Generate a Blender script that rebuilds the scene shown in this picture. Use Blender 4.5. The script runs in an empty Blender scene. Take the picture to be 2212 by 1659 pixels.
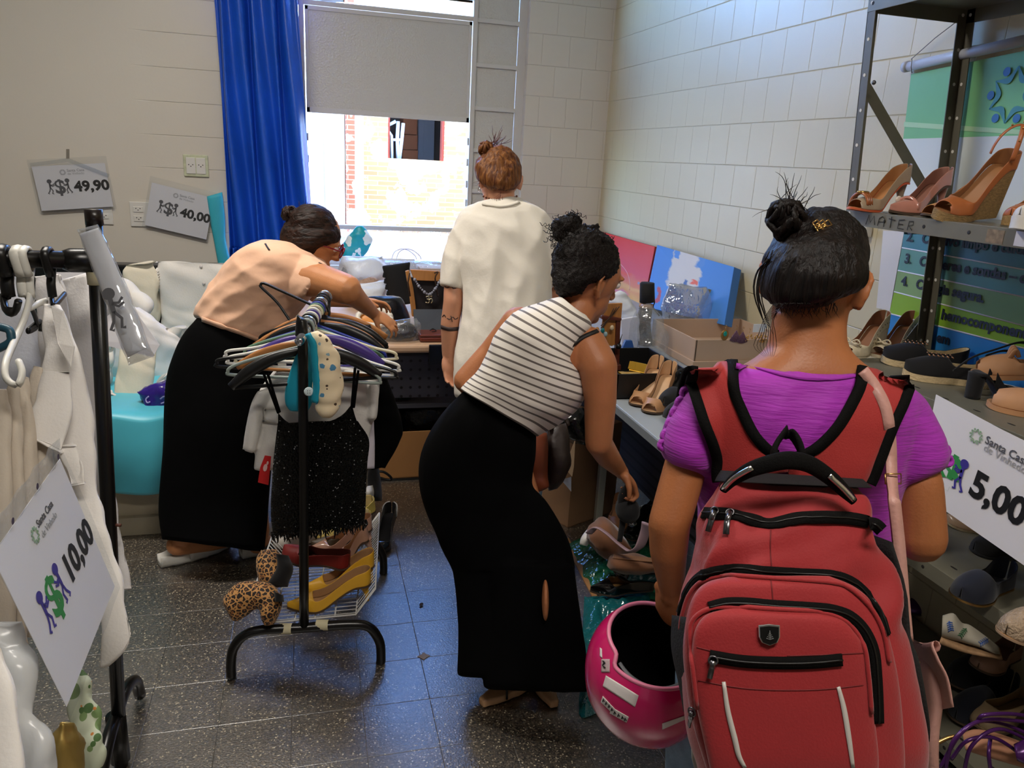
import bpy, bmesh, math, random
from mathutils import Vector, Matrix, noise
from mathutils.bvhtree import BVHTree
rnd = random.Random(7)
SC = bpy.context.scene
COL = SC.collection

# ------------------------------------------------------------------ camera
FPX, CX, CY = 1648.5, 1106.0, 829.5
CAM_H = 1.575
ROT = Matrix(((0.96680887, -0.25000765, 0.05269524),
              (-0.0219, -0.28657148, -0.95780853),
              (0.25456041, 0.92486375, -0.28253501)))      # rows: camera right, camera down, camera forward
cam_data = bpy.data.cameras.new('camera')
cam_data.sensor_width = 36.0
cam_data.lens = 36.0 * FPX / 2212.0
cam_data.clip_start = 0.02
cam = bpy.data.objects.new('camera', cam_data)
COL.objects.link(cam)
_r, _d, _f = (Vector(ROT[i]).normalized() for i in range(3))
cam.matrix_world = Matrix(((_r.x, -_d.x, -_f.x, 0), (_r.y, -_d.y, -_f.y, 0), (_r.z, -_d.z, -_f.z, CAM_H), (0, 0, 0, 1)))
SC.camera = cam
CAM = Vector((0, 0, CAM_H))
FWD = _f

# ------------------------------------------------------------------ exposure, sky, sun, room lamps
SC.view_settings.view_transform = 'Standard'
SC.view_settings.look = 'None'
SC.view_settings.gamma = 1.0
SC.view_settings.exposure = 0.0
SC.view_settings.use_curve_mapping = False
SC.cycles.use_denoising = True
SC.cycles.max_bounces = 8
SC.cycles.transparent_max_bounces = 16
SC.cycles.sample_clamp_indirect = 6.0

world = bpy.data.worlds.new('sky')
SC.world = world
world.use_nodes = True
wn = world.node_tree.nodes
wl = world.node_tree.links
wbg = wn['Background']
sky = wn.new('ShaderNodeTexSky')
sky.sky_type = 'NISHITA'
sky.sun_disc = False
sky.sun_elevation = math.radians(58)
sky.sun_rotation = math.radians(200)
stint = wn.new('ShaderNodeMix'); stint.data_type = 'RGBA'; stint.blend_type = 'MULTIPLY'; stint.inputs['Factor'].default_value = 1.0
stint.inputs[7].default_value = (0.70, 0.95, 1.30, 1)
wl.new(sky.outputs['Color'], stint.inputs[6])
wl.new(stint.outputs[2], wbg.inputs['Color'])
wbg.inputs['Strength'].default_value = 4.6

def light(kind, name, loc, energy, color, size=None, sizey=None, target=None, angle=None):
    d = bpy.data.lights.new(name, kind)
    d.energy = energy
    d.color = color
    if kind == 'AREA':
        d.shape = 'RECTANGLE'
        d.size = size
        d.size_y = sizey
    if kind == 'SUN':
        d.angle = angle
    o = bpy.data.objects.new(name, d)
    COL.objects.link(o)
    o.location = loc
    if target is not None:
        o.rotation_euler = (Vector(target) - Vector(loc)).to_track_quat('-Z', 'Y').to_euler()
    return o
light('SUN', 'sun', (0, -3, 9), 9.5, (1.0, 0.95, 0.85), target=(0.6, 1.2, 0.0), angle=0.01)
# the ceiling's fluorescent fittings
LAMPS = [((-0.7, 2.9, 3.28), 68.0), ((0.5, -0.1, 3.28), 58.0)]
for i, (lp, le) in enumerate(LAMPS):
    light('AREA', 'ceiling_tube_light', lp, le, (1.0, 0.93, 0.84), 1.3, 0.35, target=(lp[0], lp[1], 0))
# soft cool fill lamp added behind the camera, no real opening there
light('AREA', 'rear_fill_light', (-1.7, -2.3, 1.5), 1.5, (0.9, 0.95, 1.0), 1.2, 2.0, target=(0.3, 2.5, 1.0))

# ------------------------------------------------------------------ geometry helpers
def ray(px, py):
    return (_r * ((px - CX) / FPX) + _d * ((py - CY) / FPX) + _f)
def P(px, py, d):                      # point at distance d along the optical axis
    return CAM + ray(px, py) * d
def PZ(px, py, z):
    r = ray(px, py)
    return CAM + r * ((z - CAM_H) / r.z)
def PX(px, py, x):
    r = ray(px, py)
    return CAM + r * (x / r.x)
def PY(px, py, y):
    r = ray(px, py)
    return CAM + r * (y / r.y)
def DEP(p):
    return (Vector(p) - CAM).dot(_f)
def lerp(a, b, t):
    return a + (b - a) * t
def cr(pts, t):                        # Catmull-Rom through a list of tuples / vectors
    n = len(pts) - 1
    f = min(max(t, 0.0), 1.0) * n
    i = min(int(f), n - 1)
    u = f - i
    p1, p2 = pts[i], pts[i + 1]
    p0 = pts[i - 1] if i > 0 else [2 * a - b for a, b in zip(p1, p2)]
    p3 = pts[i + 2] if i + 2 <= n else [2 * b - a for a, b in zip(p1, p2)]
    return [0.5 * (2 * b + (c - a) * u + (2 * a - 5 * b + 4 * c - d) * u * u + (3 * b - a - 3 * c + d) * u ** 3)
            for a, b, c, d in zip(p0, p1, p2, p3)]
def smooth_path(pts, n):
    return [Vector(cr([tuple(p) for p in pts], i / (n - 1))) for i in range(n)]

def add_rings(bm, rings, cap=True, closed=True, uv=None):
    """skin consecutive rings of points (each a list of vectors) into faces; uv = (u scale, list of v per ring)"""
    vs = [[bm.verts.new(p) for p in r] for r in rings]
    m = len(rings[0])
    lay = bm.loops.layers.uv.verify() if uv else None
    rng = range(m) if closed else range(m - 1)
    for i in range(len(vs) - 1):
        for j in rng:
            k = (j + 1) % m
            f = bm.faces.new((vs[i][j], vs[i][k], vs[i + 1][k], vs[i + 1][j]))
            if uv:
                uu = (j / m * uv[0], (j + 1) / m * uv[0])
                for lp, c in zip(f.loops, ((uu[0], uv[1][i]), (uu[1], uv[1][i]), (uu[1], uv[1][i + 1]), (uu[0], uv[1][i + 1]))):
                    lp[lay].uv = c
    if cap and closed:
        bm.faces.new(list(reversed(vs[0])))
        bm.faces.new(vs[-1])
    return vs

def tube(bm, pts, r, seg=8, cap=True, flat=1.0, up=None, smooth=0):
    """tube along pts; r a number or list; flat scales the second axis; smooth = resample count"""
    pts = [Vector(p) for p in pts]
    if smooth:
        rr = r if isinstance(r, (list, tuple)) else None
        if rr:
            rr = [cr([(x,) for x in rr], i / (smooth - 1))[0] for i in range(smooth)]
        pts = smooth_path(pts, smooth)
        r = rr if rr else r
    n = len(pts)
    rl = r if isinstance(r, (list, tuple)) else [r] * n
    rings = []
    prev = None
    for i, p in enumerate(pts):
        t = (pts[min(i + 1, n - 1)] - pts[max(i - 1, 0)])
        if t.length < 1e-9:
            t = Vector((0, 0, 1))
        t.normalize()
        if up is not None:
            a = Vector(up) - t * t.dot(Vector(up))
        elif prev is None:
            a = t.orthogonal()
        else:
            a = prev - t * t.dot(prev)
        if a.length < 1e-6:
            a = t.orthogonal()
        a.normalize()
        prev = a
        b = t.cross(a)
        rings.append([p + a * (rl[i] * flat * math.cos(2 * math.pi * k / seg)) + b * (rl[i] * math.sin(2 * math.pi * k / seg)) for k in range(seg)])
    add_rings(bm, rings, cap)

def capsule(bm, a, b, ra, rb, seg=12, n=3):
    """round-ended tapered limb"""
    a, b = Vector(a), Vector(b)
    t = (b - a).normalized()
    pts, rs = [], []
    for i in range(n):
        q = (i + 0.15) / n * math.pi / 2
        pts.append(a - t * ra * math.cos(q)); rs.append(ra * math.sin(q))
    pts += [a, a.lerp(b, 0.5), b]; rs += [ra, (ra + rb) / 2, rb]
    for i in range(n):
        q = (n - 1 - i + 0.15) / n * math.pi / 2
        pts.append(b + t * rb * math.cos(q)); rs.append(rb * math.sin(q))
    tube(bm, pts, rs, seg)

def chain(bm, pts, rs, seg=12):
    for i in range(len(pts) - 1):
        capsule(bm, pts[i], pts[i + 1], rs[i], rs[i + 1], seg)

def ellipsoid(bm, c, axes, seg=20, rings=12):
    """axes: three vectors (already scaled)"""
    c = Vector(c)
    ax = [Vector(a) for a in axes]
    rr = []
    for i in range(rings + 1):
        th = math.pi * min(max(i / rings, 0.02), 0.98)
        rr.append([c + ax[2] * math.cos(th) + (ax[0] * math.cos(2 * math.pi * k / seg) + ax[1] * math.sin(2 * math.pi * k / seg)) * math.sin(th) for k in range(seg)])
    add_rings(bm, rr)

def ball(bm, c, r, seg=14, rings=8):
    ellipsoid(bm, c, ((r, 0, 0), (0, r, 0), (0, 0, r)), seg, rings)

def box(bm, lo, hi, mat4=None):
    x0, y0, z0 = lo; x1, y1, z1 = hi
    co = [(x0, y0, z0), (x1, y0, z0), (x1, y1, z0), (x0, y1, z0), (x0, y0, z1), (x1, y0, z1), (x1, y1, z1), (x0, y1, z1)]
    vs = [bm.verts.new((mat4 @ Vector(c)) if mat4 else c) for c in co]
    for f in ((0, 3, 2, 1), (4, 5, 6, 7), (0, 1, 5, 4), (1, 2, 6, 5), (2, 3, 7, 6), (3, 0, 4, 7)):
        bm.faces.new([vs[i] for i in f])
    return vs

def prism(bm, poly, n, th):
    """extrude a planar list of points by th along n"""
    n = Vector(n) * th
    a = [bm.verts.new(Vector(p)) for p in poly]
    b = [bm.verts.new(Vector(p) + n) for p in poly]
    bm.faces.new(list(reversed(a)))
    bm.faces.new(b)
    m = len(a)
    for i in range(m):
        j = (i + 1) % m
        bm.faces.new((a[i], a[j], b[j], b[i]))

def station_rings(st, n, seg, pw=2.0):
    """st rows: ax, ay, bx, by, depth (number or (da, db)), half thickness - the two outline points of a section and its depth"""
    full = []
    for s in st:
        d = s[4]
        da, db = d if isinstance(d, tuple) else (d, d)
        a, b = P(s[0], s[1], da), P(s[2], s[3], db)
        full.append(tuple(a) + tuple(b) + (s[5],))
    rings, L, acc = [], [], 0.0
    pc = None
    for i in range(n):
        v = cr(full, i / (n - 1))
        a, b, t = Vector(v[:3]), Vector(v[3:6]), max(v[6], 0.001)
        c = (a + b) / 2
        u = (b - a) / 2
        un = u.normalized()
        sight = (c - CAM).normalized()
        w = sight - un * sight.dot(un)
        w = w.normalized() * t
        if pc is not None:
            acc += (c - pc).length
        pc = c
        L.append(acc)
        ring = []
        for k in range(seg):
            q = 2 * math.pi * k / seg
            cc, ss = math.cos(q), math.sin(q)
            e = 2.0 / pw
            ring.append(c + u * (math.copysign(abs(cc) ** e, cc)) + w * (math.copysign(abs(ss) ** e, ss)))
        rings.append(ring)
    return rings, L
def traced(bm, st, n=24, seg=28, pw=2.0, cap=True):
    rings, L = station_rings(st, n, seg, pw)
    add_rings(bm, rings, cap, True, (1.0, L))

def wrinkle(bm, amp, scale=(1, 1, 1), seed=0.0, octv=2):
    bm.normal_update()
    off = Vector((seed, seed * 1.7, seed * 0.3))
    mv = []
    for v in bm.verts:
        q = Vector((v.co.x * scale[0], v.co.y * scale[1], v.co.z * scale[2])) + off
        s = noise.noise(q)
        if octv > 1:
            s += 0.5 * noise.noise(q * 2.1)
        mv.append(v.co + v.normal * (amp * s))
    for v, c in zip(bm.verts, mv):
        v.co = c

def folds(bm, amp, direction, freq, seed=0.0, fade=None):
    """ridged creases running along `direction`"""
    bm.normal_update()
    dv = Vector(direction).normalized()
    a = dv.orthogonal().normalized()
    b = dv.cross(a)
    mv = []
    for v in bm.verts:
        q = Vector((v.co.dot(a) * freq, v.co.dot(b) * freq, v.co.dot(dv) * freq * 0.18 + seed))
        s = 1.0 - abs(noise.noise(q)) * 2.2
        k = 1.0 if fade is None else fade(v.co)
        mv.append(v.co + v.normal * (amp * s * k))
    for v, c in zip(bm.verts, mv):
        v.co = c
    bmesh.ops.smooth_vert(bm, verts=bm.verts, factor=0.5, use_axis_x=True, use_axis_y=True, use_axis_z=True)

# ------------------------------------------------------------------ objects
def make(name, bm, mat=None, parent=None, smooth=True, auto=None, bevel=0, solid=0, sub=0, recalc=True, local=False):
    if recalc:
        bmesh.ops.recalc_face_normals(bm, faces=bm.faces)
    me = bpy.data.meshes.new(name)
    bm.to_mesh(me)
    bm.free()
    o = bpy.data.objects.new(name, me)
    COL.objects.link(o)
    if mat is not None:
        for m in (mat if isinstance(mat, (list, tuple)) else [mat]):
            me.materials.append(m)
    if smooth:
        for p in me.polygons:
            p.use_smooth = True
        if auto is not None:
            me.set_sharp_from_angle(angle=math.radians(auto))
    if solid:
        md = o.modifiers.new('solid', 'SOLIDIFY'); md.thickness = solid; md.offset = 0
    if bevel:
        md = o.modifiers.new('bevel', 'BEVEL'); md.width = bevel; md.segments = 2; md.limit_method = 'ANGLE'
    if sub:
        md = o.modifiers.new('sub', 'SUBSURF'); md.levels = sub; md.render_levels = sub
    if parent is not None:
        o.parent = parent
        if parent.type == 'EMPTY' and not local:
            o.matrix_parent_inverse = Matrix.Translation(-parent.location)
    return o

def remesh(bm, voxel, smooth_iter=4, factor=0.5):
    """fuse closed overlapping pieces into one continuous surface; returns a new bmesh"""
    bmesh.ops.recalc_face_normals(bm, faces=bm.faces)
    me = bpy.data.meshes.new('fuse')
    bm.to_mesh(me); bm.free()
    o = bpy.data.objects.new('fuse', me)
    COL.objects.link(o)
    md = o.modifiers.new('r', 'REMESH'); md.mode = 'VOXEL'; md.voxel_size = voxel
    if smooth_iter:
        s = o.modifiers.new('s', 'SMOOTH'); s.factor = factor; s.iterations = smooth_iter
    dg = bpy.context.evaluated_depsgraph_get()
    ev = o.evaluated_get(dg)
    me2 = bpy.data.meshes.new_from_object(ev)
    out = bmesh.new()
    out.from_mesh(me2)
    bpy.data.objects.remove(o)
    bpy.data.meshes.remove(me2)
    return out

def tag(o, label=None, cat=None, group=None, kind=None):
    if label: o['label'] = label
    if cat: o['category'] = cat
    if group: o['group'] = group
    if kind: o['kind'] = kind
    return o
def thing(name, label, cat, loc=(0, 0, 0), group=None):
    o = bpy.data.objects.new(name, None)
    o.empty_display_size = 0.05
    COL.objects.link(o)
    o.location = loc
    return tag(o, label, cat, group)
def struct(name, bm, mat, smooth=False, **k):
    return tag(make(name, bm, mat, smooth=smooth, **k), kind='structure')
def NB():
    return bmesh.new()

def bvh_of(*objs):
    vs, fs = [], []
    for o in objs:
        n = len(vs)
        mw = o.matrix_world if o.parent is None else Matrix.Identity(4)
        vs += [v.co.copy() for v in o.data.vertices]
        fs += [[n + i for i in p.vertices] for p in o.data.polygons]
    return BVHTree.FromPolygons(vs, fs)
def drape(tree, pts, lift=0.0, fallback=1.5):
    """where the sight lines through these photo points meet a surface, lifted off along the normal"""
    out = []
    for px, py in pts:
        r = ray(px, py).normalized()
        h = tree.ray_cast(CAM, r)
        if h[0] is None:
            out.append((P(px, py, fallback), -r))
        else:
            nn = h[1] if h[1].dot(r) < 0 else -h[1]
            out.append((h[0] + nn * lift, nn))
    return out
def strip(bm, pn, w, th=0.0015):
    """a flat band of half width w laid along (point, normal) pairs"""
    rings = []
    n = len(pn)
    for i, (p, nn) in enumerate(pn):
        t = (pn[min(i + 1, n - 1)][0] - pn[max(i - 1, 0)][0]).normalized()
        s = t.cross(nn).normalized()
        ww = w[i] if isinstance(w, (list, tuple)) else w
        rings.append([p - s * ww - nn * th, p + s * ww - nn * th, p + s * ww + nn * th, p - s * ww + nn * th])
    add_rings(bm, rings)
def px_path(pts, n):
    return [tuple(cr(pts, i / (n - 1))) for i in range(n)]

def text_mesh(bm, s, o, ux, uy, size, bold=0.0, align='LEFT', lift=0.0008, shear=0.0, sx=1.0):
    """flat lettering; o origin of the baseline, ux/uy unit axes of the page"""
    cu = bpy.data.curves.new('lettering', 'FONT')
    cu.body = s
    cu.size = size
    cu.align_x = align
    cu.offset = bold
    cu.extrude = 0.0002
    cu.resolution_u = 3
    cu.shear = shear
    ob = bpy.data.objects.new('lettering', cu)
    COL.objects.link(ob)
    me = bpy.data.meshes.new_from_object(ob.evaluated_get(bpy.context.evaluated_depsgraph_get()))
    ux, uy = Vector(ux), Vector(uy)
    nn = ux.cross(uy).normalized()
    vs = [bm.verts.new(Vector(o) + ux * (v.co.x * sx) + uy * v.co.y + nn * (v.co.z + lift)) for v in me.vertices]
    for p in me.polygons:
        try:
            bm.faces.new([vs[i] for i in p.vertices])
        except ValueError:
            pass
    bpy.data.objects.remove(ob)
    bpy.data.meshes.remove(me)
def disc(bm, c, ux, uy, rx, ry=None, n=16, lift=0.0008):
    ry = ry or rx
    ux, uy = Vector(ux), Vector(uy)
    nn = ux.cross(uy).normalized()
    prism(bm, [Vector(c) + ux * (rx * math.cos(2 * math.pi * i / n)) + uy * (ry * math.sin(2 * math.pi * i / n)) + nn * lift for i in range(n)], nn, 0.0003)
def line2(bm, pts, o, ux, uy, w, lift=0.0008):
    """flat stroke on a page; pts in page metres"""
    ux, uy = Vector(ux), Vector(uy)
    nn = ux.cross(uy).normalized()
    strip(bm, [(Vector(o) + ux * x + uy * y + nn * (lift + 0.0002), nn) for x, y in pts], w, 0.0002)

# ------------------------------------------------------------------ materials
def lin(c):
    if isinstance(c, str):
        c = c.lstrip('#')
        c = tuple(int(c[i:i + 2], 16) / 255 for i in (0, 2, 4))
    return tuple((x / 12.92 if x <= 0.04045 else ((x + 0.055) / 1.055) ** 2.4) for x in c[:3]) + (1.0,)
MATS = {}
def mat(name, col, rough=0.6, var=None, bump=None, metal=0.0, spec=0.5, sheen=0.0, coat=0.0, sss=0.0, stretch=None, uv=False):
    """var = (scale, amount): mottling; bump = (scale, strength); stretch = coordinate scaling"""
    if name in MATS:
        return MATS[name]
    m = bpy.data.materials.new(name)
    m.use_nodes = True
    nt = m.node_tree
    N, L = nt.nodes, nt.links
    b = N['Principled BSDF']
    c = lin(col)
    b.inputs['Base Color'].default_value = c
    b.inputs['Roughness'].default_value = rough
    b.inputs['Metallic'].default_value = metal
    b.inputs['Specular IOR Level'].default_value = spec
    b.inputs['Sheen Weight'].default_value = sheen
    b.inputs['Coat Weight'].default_value = coat
    if sss:
        b.inputs['Subsurface Weight'].default_value = sss
        b.inputs['Subsurface Radius'].default_value = (0.012, 0.005, 0.003)
        b.inputs['Subsurface Scale'].default_value = 0.5
    if var or bump:
        tc = N.new('ShaderNodeTexCoord')
        src = tc.outputs['UV' if uv else 'Object']
        if stretch:
            mp = N.new('ShaderNodeMapping')
            mp.inputs['Scale'].default_value = stretch
            L.new(src, mp.inputs['Vector']); src = mp.outputs['Vector']
    if var:
        nz = N.new('ShaderNodeTexNoise')
        nz.inputs['Scale'].default_value = var[0]
        nz.inputs['Detail'].default_value = 4
        L.new(src, nz.inputs['Vector'])
        rp = N.new('ShaderNodeValToRGB')
        k = var[1]
        rp.color_ramp.elements[0].position = 0.3
        rp.color_ramp.elements[1].position = 0.7
        rp.color_ramp.elements[0].color = tuple(x * (1 - k) for x in c[:3]) + (1,)
        rp.color_ramp.elements[1].color = tuple(min(1, x * (1 + k)) for x in c[:3]) + (1,)
        L.new(nz.outputs['Fac'], rp.inputs['Fac'])
        L.new(rp.outputs['Color'], b.inputs['Base Color'])
    if bump:
        nb = N.new('ShaderNodeTexNoise')
        nb.inputs['Scale'].default_value = bump[0]
        nb.inputs['Detail'].default_value = 3
        L.new(src, nb.inputs['Vector'])
        bp = N.new('ShaderNodeBump')
        bp.inputs['Strength'].default_value = bump[1]
        bp.inputs['Distance'].default_value = 0.01
        L.new(nb.outputs['Fac'], bp.inputs['Height'])
        L.new(bp.outputs['Normal'], b.inputs['Normal'])
    MATS[name] = m
    return m
def film(name, tint, gloss=0.15, rough=0.12, scale=25.0, haze=0.0, hazecol='#ffffff'):
    """thin clear plastic: see-through with glossy crinkles; haze adds a little milky white"""
    if name in MATS:
        return MATS[name]
    m = bpy.data.materials.new(name); m.use_nodes = True
    N, L = m.node_tree.nodes, m.node_tree.links
    N.remove(N['Principled BSDF'])
    out = N['Material Output']
    tr = N.new('ShaderNodeBsdfTransparent'); tr.inputs['Color'].default_value = lin(tint)
    gl = N.new('ShaderNodeBsdfGlossy'); gl.inputs['Roughness'].default_value = rough
    tc = N.new('ShaderNodeTexCoord')
    nz = N.new('ShaderNodeTexNoise'); nz.inputs['Scale'].default_value = scale; nz.inputs['Detail'].default_value = 2
    L.new(tc.outputs['Object'], nz.inputs['Vector'])
    bp = N.new('ShaderNodeBump'); bp.inputs['Strength'].default_value = 0.6; bp.inputs['Distance'].default_value = 0.02
    L.new(nz.outputs['Fac'], bp.inputs['Height'])
    L.new(bp.outputs['Normal'], gl.inputs['Normal'])
    mx = N.new('ShaderNodeMixShader'); mx.inputs['Fac'].default_value = gloss
    L.new(tr.outputs[0], mx.inputs[1]); L.new(gl.outputs[0], mx.inputs[2])
    if haze:
        df = N.new('ShaderNodeBsdfDiffuse'); df.inputs['Color'].default_value = lin(hazecol)
        m2 = N.new('ShaderNodeMixShader'); m2.inputs['Fac'].default_value = haze
        L.new(mx.outputs[0], m2.inputs[1]); L.new(df.outputs[0], m2.inputs[2])
        L.new(m2.outputs[0], out.inputs['Surface'])
    else:
        L.new(mx.outputs[0], out.inputs['Surface'])
    MATS[name] = m
    return m
def nodes_of(m):
    return m.node_tree.nodes, m.node_tree.links, m.node_tree.nodes['Principled BSDF']
def mathn(N, L, op, a, b=None, clamp=False):
    n = N.new('ShaderNodeMath'); n.operation = op; n.use_clamp = clamp
    for i, x in enumerate((a, b)):
        if x is None:
            continue
        if isinstance(x, (int, float)):
            n.inputs[i].default_value = x
        else:
            L.new(x, n.inputs[i])
    return n.outputs[0]
def mixc(N, L, fac, a, b):
    n = N.new('ShaderNodeMix'); n.data_type = 'RGBA'
    if isinstance(fac, (int, float)):
        n.inputs['Factor'].default_value = fac
    else:
        L.new(fac, n.inputs['Factor'])
    for key, x in (('A', a), ('B', b)):
        s = [i for i in n.inputs if i.name == key and i.type == 'RGBA'][0]
        if isinstance(x, tuple):
            s.default_value = x
        else:
            L.new(x, s)
    return [o for o in n.outputs if o.type == 'RGBA'][0]
# ================================================================== the room
YB, XR, XL, YN, ZC = 5.45, 2.10, -2.9, -2.8, 3.4

def block_paint(name, col, axis, vphase, line_from=None, joint_from=None):
    """painted block wall: 20 cm courses, staggered joints; axis = horizontal coordinate used for the joints"""
    m = bpy.data.materials.new(name); m.use_nodes = True
    N, L, b = nodes_of(m)
    g = N.new('ShaderNodeNewGeometry')
    sp = N.new('ShaderNodeSeparateXYZ'); L.new(g.outputs['Position'], sp.inputs[0])
    h, z = sp.outputs[axis], sp.outputs['Z']
    zr = mathn(N, L, 'DIVIDE', mathn(N, L, 'SUBTRACT', z, 0.003), 0.2)
    fz = mathn(N, L, 'FRACT', zr)
    dz = mathn(N, L, 'MINIMUM', fz, mathn(N, L, 'SUBTRACT', 1.0, fz))
    hl = mathn(N, L, 'SUBTRACT', 1.0, mathn(N, L, 'DIVIDE', dz, 0.017), clamp=True)
    par = mathn(N, L, 'MODULO', mathn(N, L, 'FLOOR', zr), 2.0)
    hr = mathn(N, L, 'ADD', mathn(N, L, 'DIVIDE', mathn(N, L, 'SUBTRACT', h, vphase), 0.2), mathn(N, L, 'MULTIPLY', par, 0.5))
    hr = mathn(N, L, 'ADD', hr, 50.0)
    fh = mathn(N, L, 'FRACT', hr)
    dh = mathn(N, L, 'MINIMUM', fh, mathn(N, L, 'SUBTRACT', 1.0, fh))
    vl = mathn(N, L, 'SUBTRACT', 1.0, mathn(N, L, 'DIVIDE', dh, 0.014), clamp=True)
    if joint_from is not None:
        vl = mathn(N, L, 'MULTIPLY', vl, mathn(N, L, 'GREATER_THAN', h, joint_from))
    ln = mathn(N, L, 'MAXIMUM', hl, mathn(N, L, 'MULTIPLY', vl, 0.75))
    if line_from is not None:
        ln = mathn(N, L, 'MULTIPLY', ln, mathn(N, L, 'MULTIPLY', mathn(N, L, 'SUBTRACT', h, line_from), 7.0, clamp=True))
    c = lin(col)
    nz = N.new('ShaderNodeTexNoise'); nz.inputs['Scale'].default_value = 2.2; nz.inputs['Detail'].default_value = 3
    L.new(g.outputs['Position'], nz.inputs['Vector'])
    base = mixc(N, L, nz.outputs['Fac'], tuple(x * 0.96 for x in c[:3]) + (1,), tuple(min(1, x * 1.03) for x in c[:3]) + (1,))
    cc = mixc(N, L, mathn(N, L, 'MULTIPLY', ln, 0.10), base, tuple(x * 0.45 for x in c[:3]) + (1,))
    L.new(cc, b.inputs['Base Color'])
    b.inputs['Roughness'].default_value = 0.42
    n2 = N.new('ShaderNodeTexNoise'); n2.inputs['Scale'].default_value = 60
    L.new(g.outputs['Position'], n2.inputs['Vector'])
    hh = mathn(N, L, 'SUBTRACT', mathn(N, L, 'MULTIPLY', n2.outputs['Fac'], 0.12), ln)
    bp = N.new('ShaderNodeBump'); bp.inputs['Strength'].default_value = 0.7; bp.inputs['Distance'].default_value = 0.004
    L.new(hh, bp.inputs['Height']); L.new(bp.outputs['Normal'], b.inputs['Normal'])
    return m
M_WB = block_paint('painted_block_back', '#d9d2c6', 'X', 1.484, line_from=-1.03, joint_from=1.5)
M_WR = block_paint('painted_block_side', '#cfc3a2', 'Y', 0.108)
M_PL = mat('wall_plaster', '#d8d2c8', 0.6, bump=(60, 0.05))
M_PL2 = mat('grey_plaster', '#7d766c', 0.8)
M_CEIL = mat('ceiling_paint', '#e6e2da', 0.8)

def floor_mat():
    m = bpy.data.materials.new('terrazzo_tile'); m.use_nodes = True
    N, L, b = nodes_of(m)
    g = N.new('ShaderNodeNewGeometry')
    sp = N.new('ShaderNodeSeparateXYZ'); L.new(g.outputs['Position'], sp.inputs[0])
    ds = []
    for ax, ph in (('X', -0.074), ('Y', 0.122)):
        q = mathn(N, L, 'ADD', mathn(N, L, 'DIVIDE', mathn(N, L, 'SUBTRACT', sp.outputs[ax], ph), 0.2), 40.0)
        f = mathn(N, L, 'FRACT', q)
        ds.append(mathn(N, L, 'MINIMUM', f, mathn(N, L, 'SUBTRACT', 1.0, f)))
    ln = mathn(N, L, 'SUBTRACT', 1.0, mathn(N, L, 'DIVIDE', mathn(N, L, 'MINIMUM', ds[0], ds[1]), 0.008), clamp=True)
    vo = N.new('ShaderNodeTexVoronoi'); vo.inputs['Scale'].default_value = 260
    L.new(g.outputs['Position'], vo.inputs['Vector'])
    sep = N.new('ShaderNodeSeparateColor'); L.new(vo.outputs['Color'], sep.inputs[0])
    rp = N.new('ShaderNodeValToRGB'); rp.color_ramp.interpolation = 'CONSTANT'
    els = rp.color_ramp.elements
    els[0].color = lin('#15110e'); els[0].position = 0
    for p, c in ((0.28, '#352d24'), (0.62, '#4a4136'), (0.85, '#64594b'), (0.95, '#948772')):
        e = els.new(p); e.color = lin(c)
    els[-1].position = 0.97; els[-1].color = lin('#bdb197')
    L.new(sep.outputs[0], rp.inputs['Fac'])
    nz = N.new('ShaderNodeTexNoise'); nz.inputs['Scale'].default_value = 6; nz.inputs['Detail'].default_value = 6
    L.new(g.outputs['Position'], nz.inputs['Vector'])
    wear = mathn(N, L, 'MULTIPLY', mathn(N, L, 'SUBTRACT', nz.outputs['Fac'], 0.52), 2.2, clamp=True)
    c1 = mixc(N, L, wear, rp.outputs['Color'], lin('#5a5145'))
    c2 = mixc(N, L, mathn(N, L, 'MULTIPLY', ln, 0.6), c1, lin('#2b241f'))
    L.new(c2, b.inputs['Base Color'])
    b.inputs['Roughness'].default_value = 0.4
    b.inputs['IOR'].default_value = 1.75; b.inputs['Coat Weight'].default_value = 0.8; b.inputs['Coat Roughness'].default_value = 0.34; b.inputs['Coat IOR'].default_value = 2.2
    n2 = N.new('ShaderNodeTexNoise'); n2.inputs['Scale'].default_value = 170; n2.inputs['Detail'].default_value = 2
    L.new(g.outputs['Position'], n2.inputs['Vector'])
    hh = mathn(N, L, 'SUBTRACT', mathn(N, L, 'MULTIPLY', n2.outputs['Fac'], 0.6), mathn(N, L, 'MULTIPLY', ln, 0.4))
    bp = N.new('ShaderNodeBump'); bp.inputs['Strength'].default_value = 0.45; bp.inputs['Distance'].default_value = 0.003
    L.new(hh, bp.inputs['Height']); L.new(bp.outputs['Normal'], b.inputs['Normal']); L.new(bp.outputs['Normal'], b.inputs['Coat Normal'])
    return m
bm = NB(); box(bm, (XL - 0.2, YN - 0.2, -0.1), (XR + 0.2, YB + 0.2, 0)); struct('floor', bm, floor_mat())
bm = NB(); box(bm, (XL - 0.2, YN - 0.2, ZC), (XR + 0.2, YB + 0.25, ZC + 0.15)); struct('ceiling', bm, M_CEIL)
bm = NB(); box(bm, (XR, YN - 0.2, 0), (XR + 0.2, YB + 0.2, ZC)); struct('wall_right', bm, M_WR)
bm = NB(); box(bm, (XL - 0.2, YN - 0.2, 0), (XL, YB + 0.2, ZC)); struct('wall_left', bm, M_PL2)
bm = NB(); box(bm, (XL, YN - 0.2, 0), (XR, YN, ZC)); struct('wall_near', bm, M_PL2)
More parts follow.
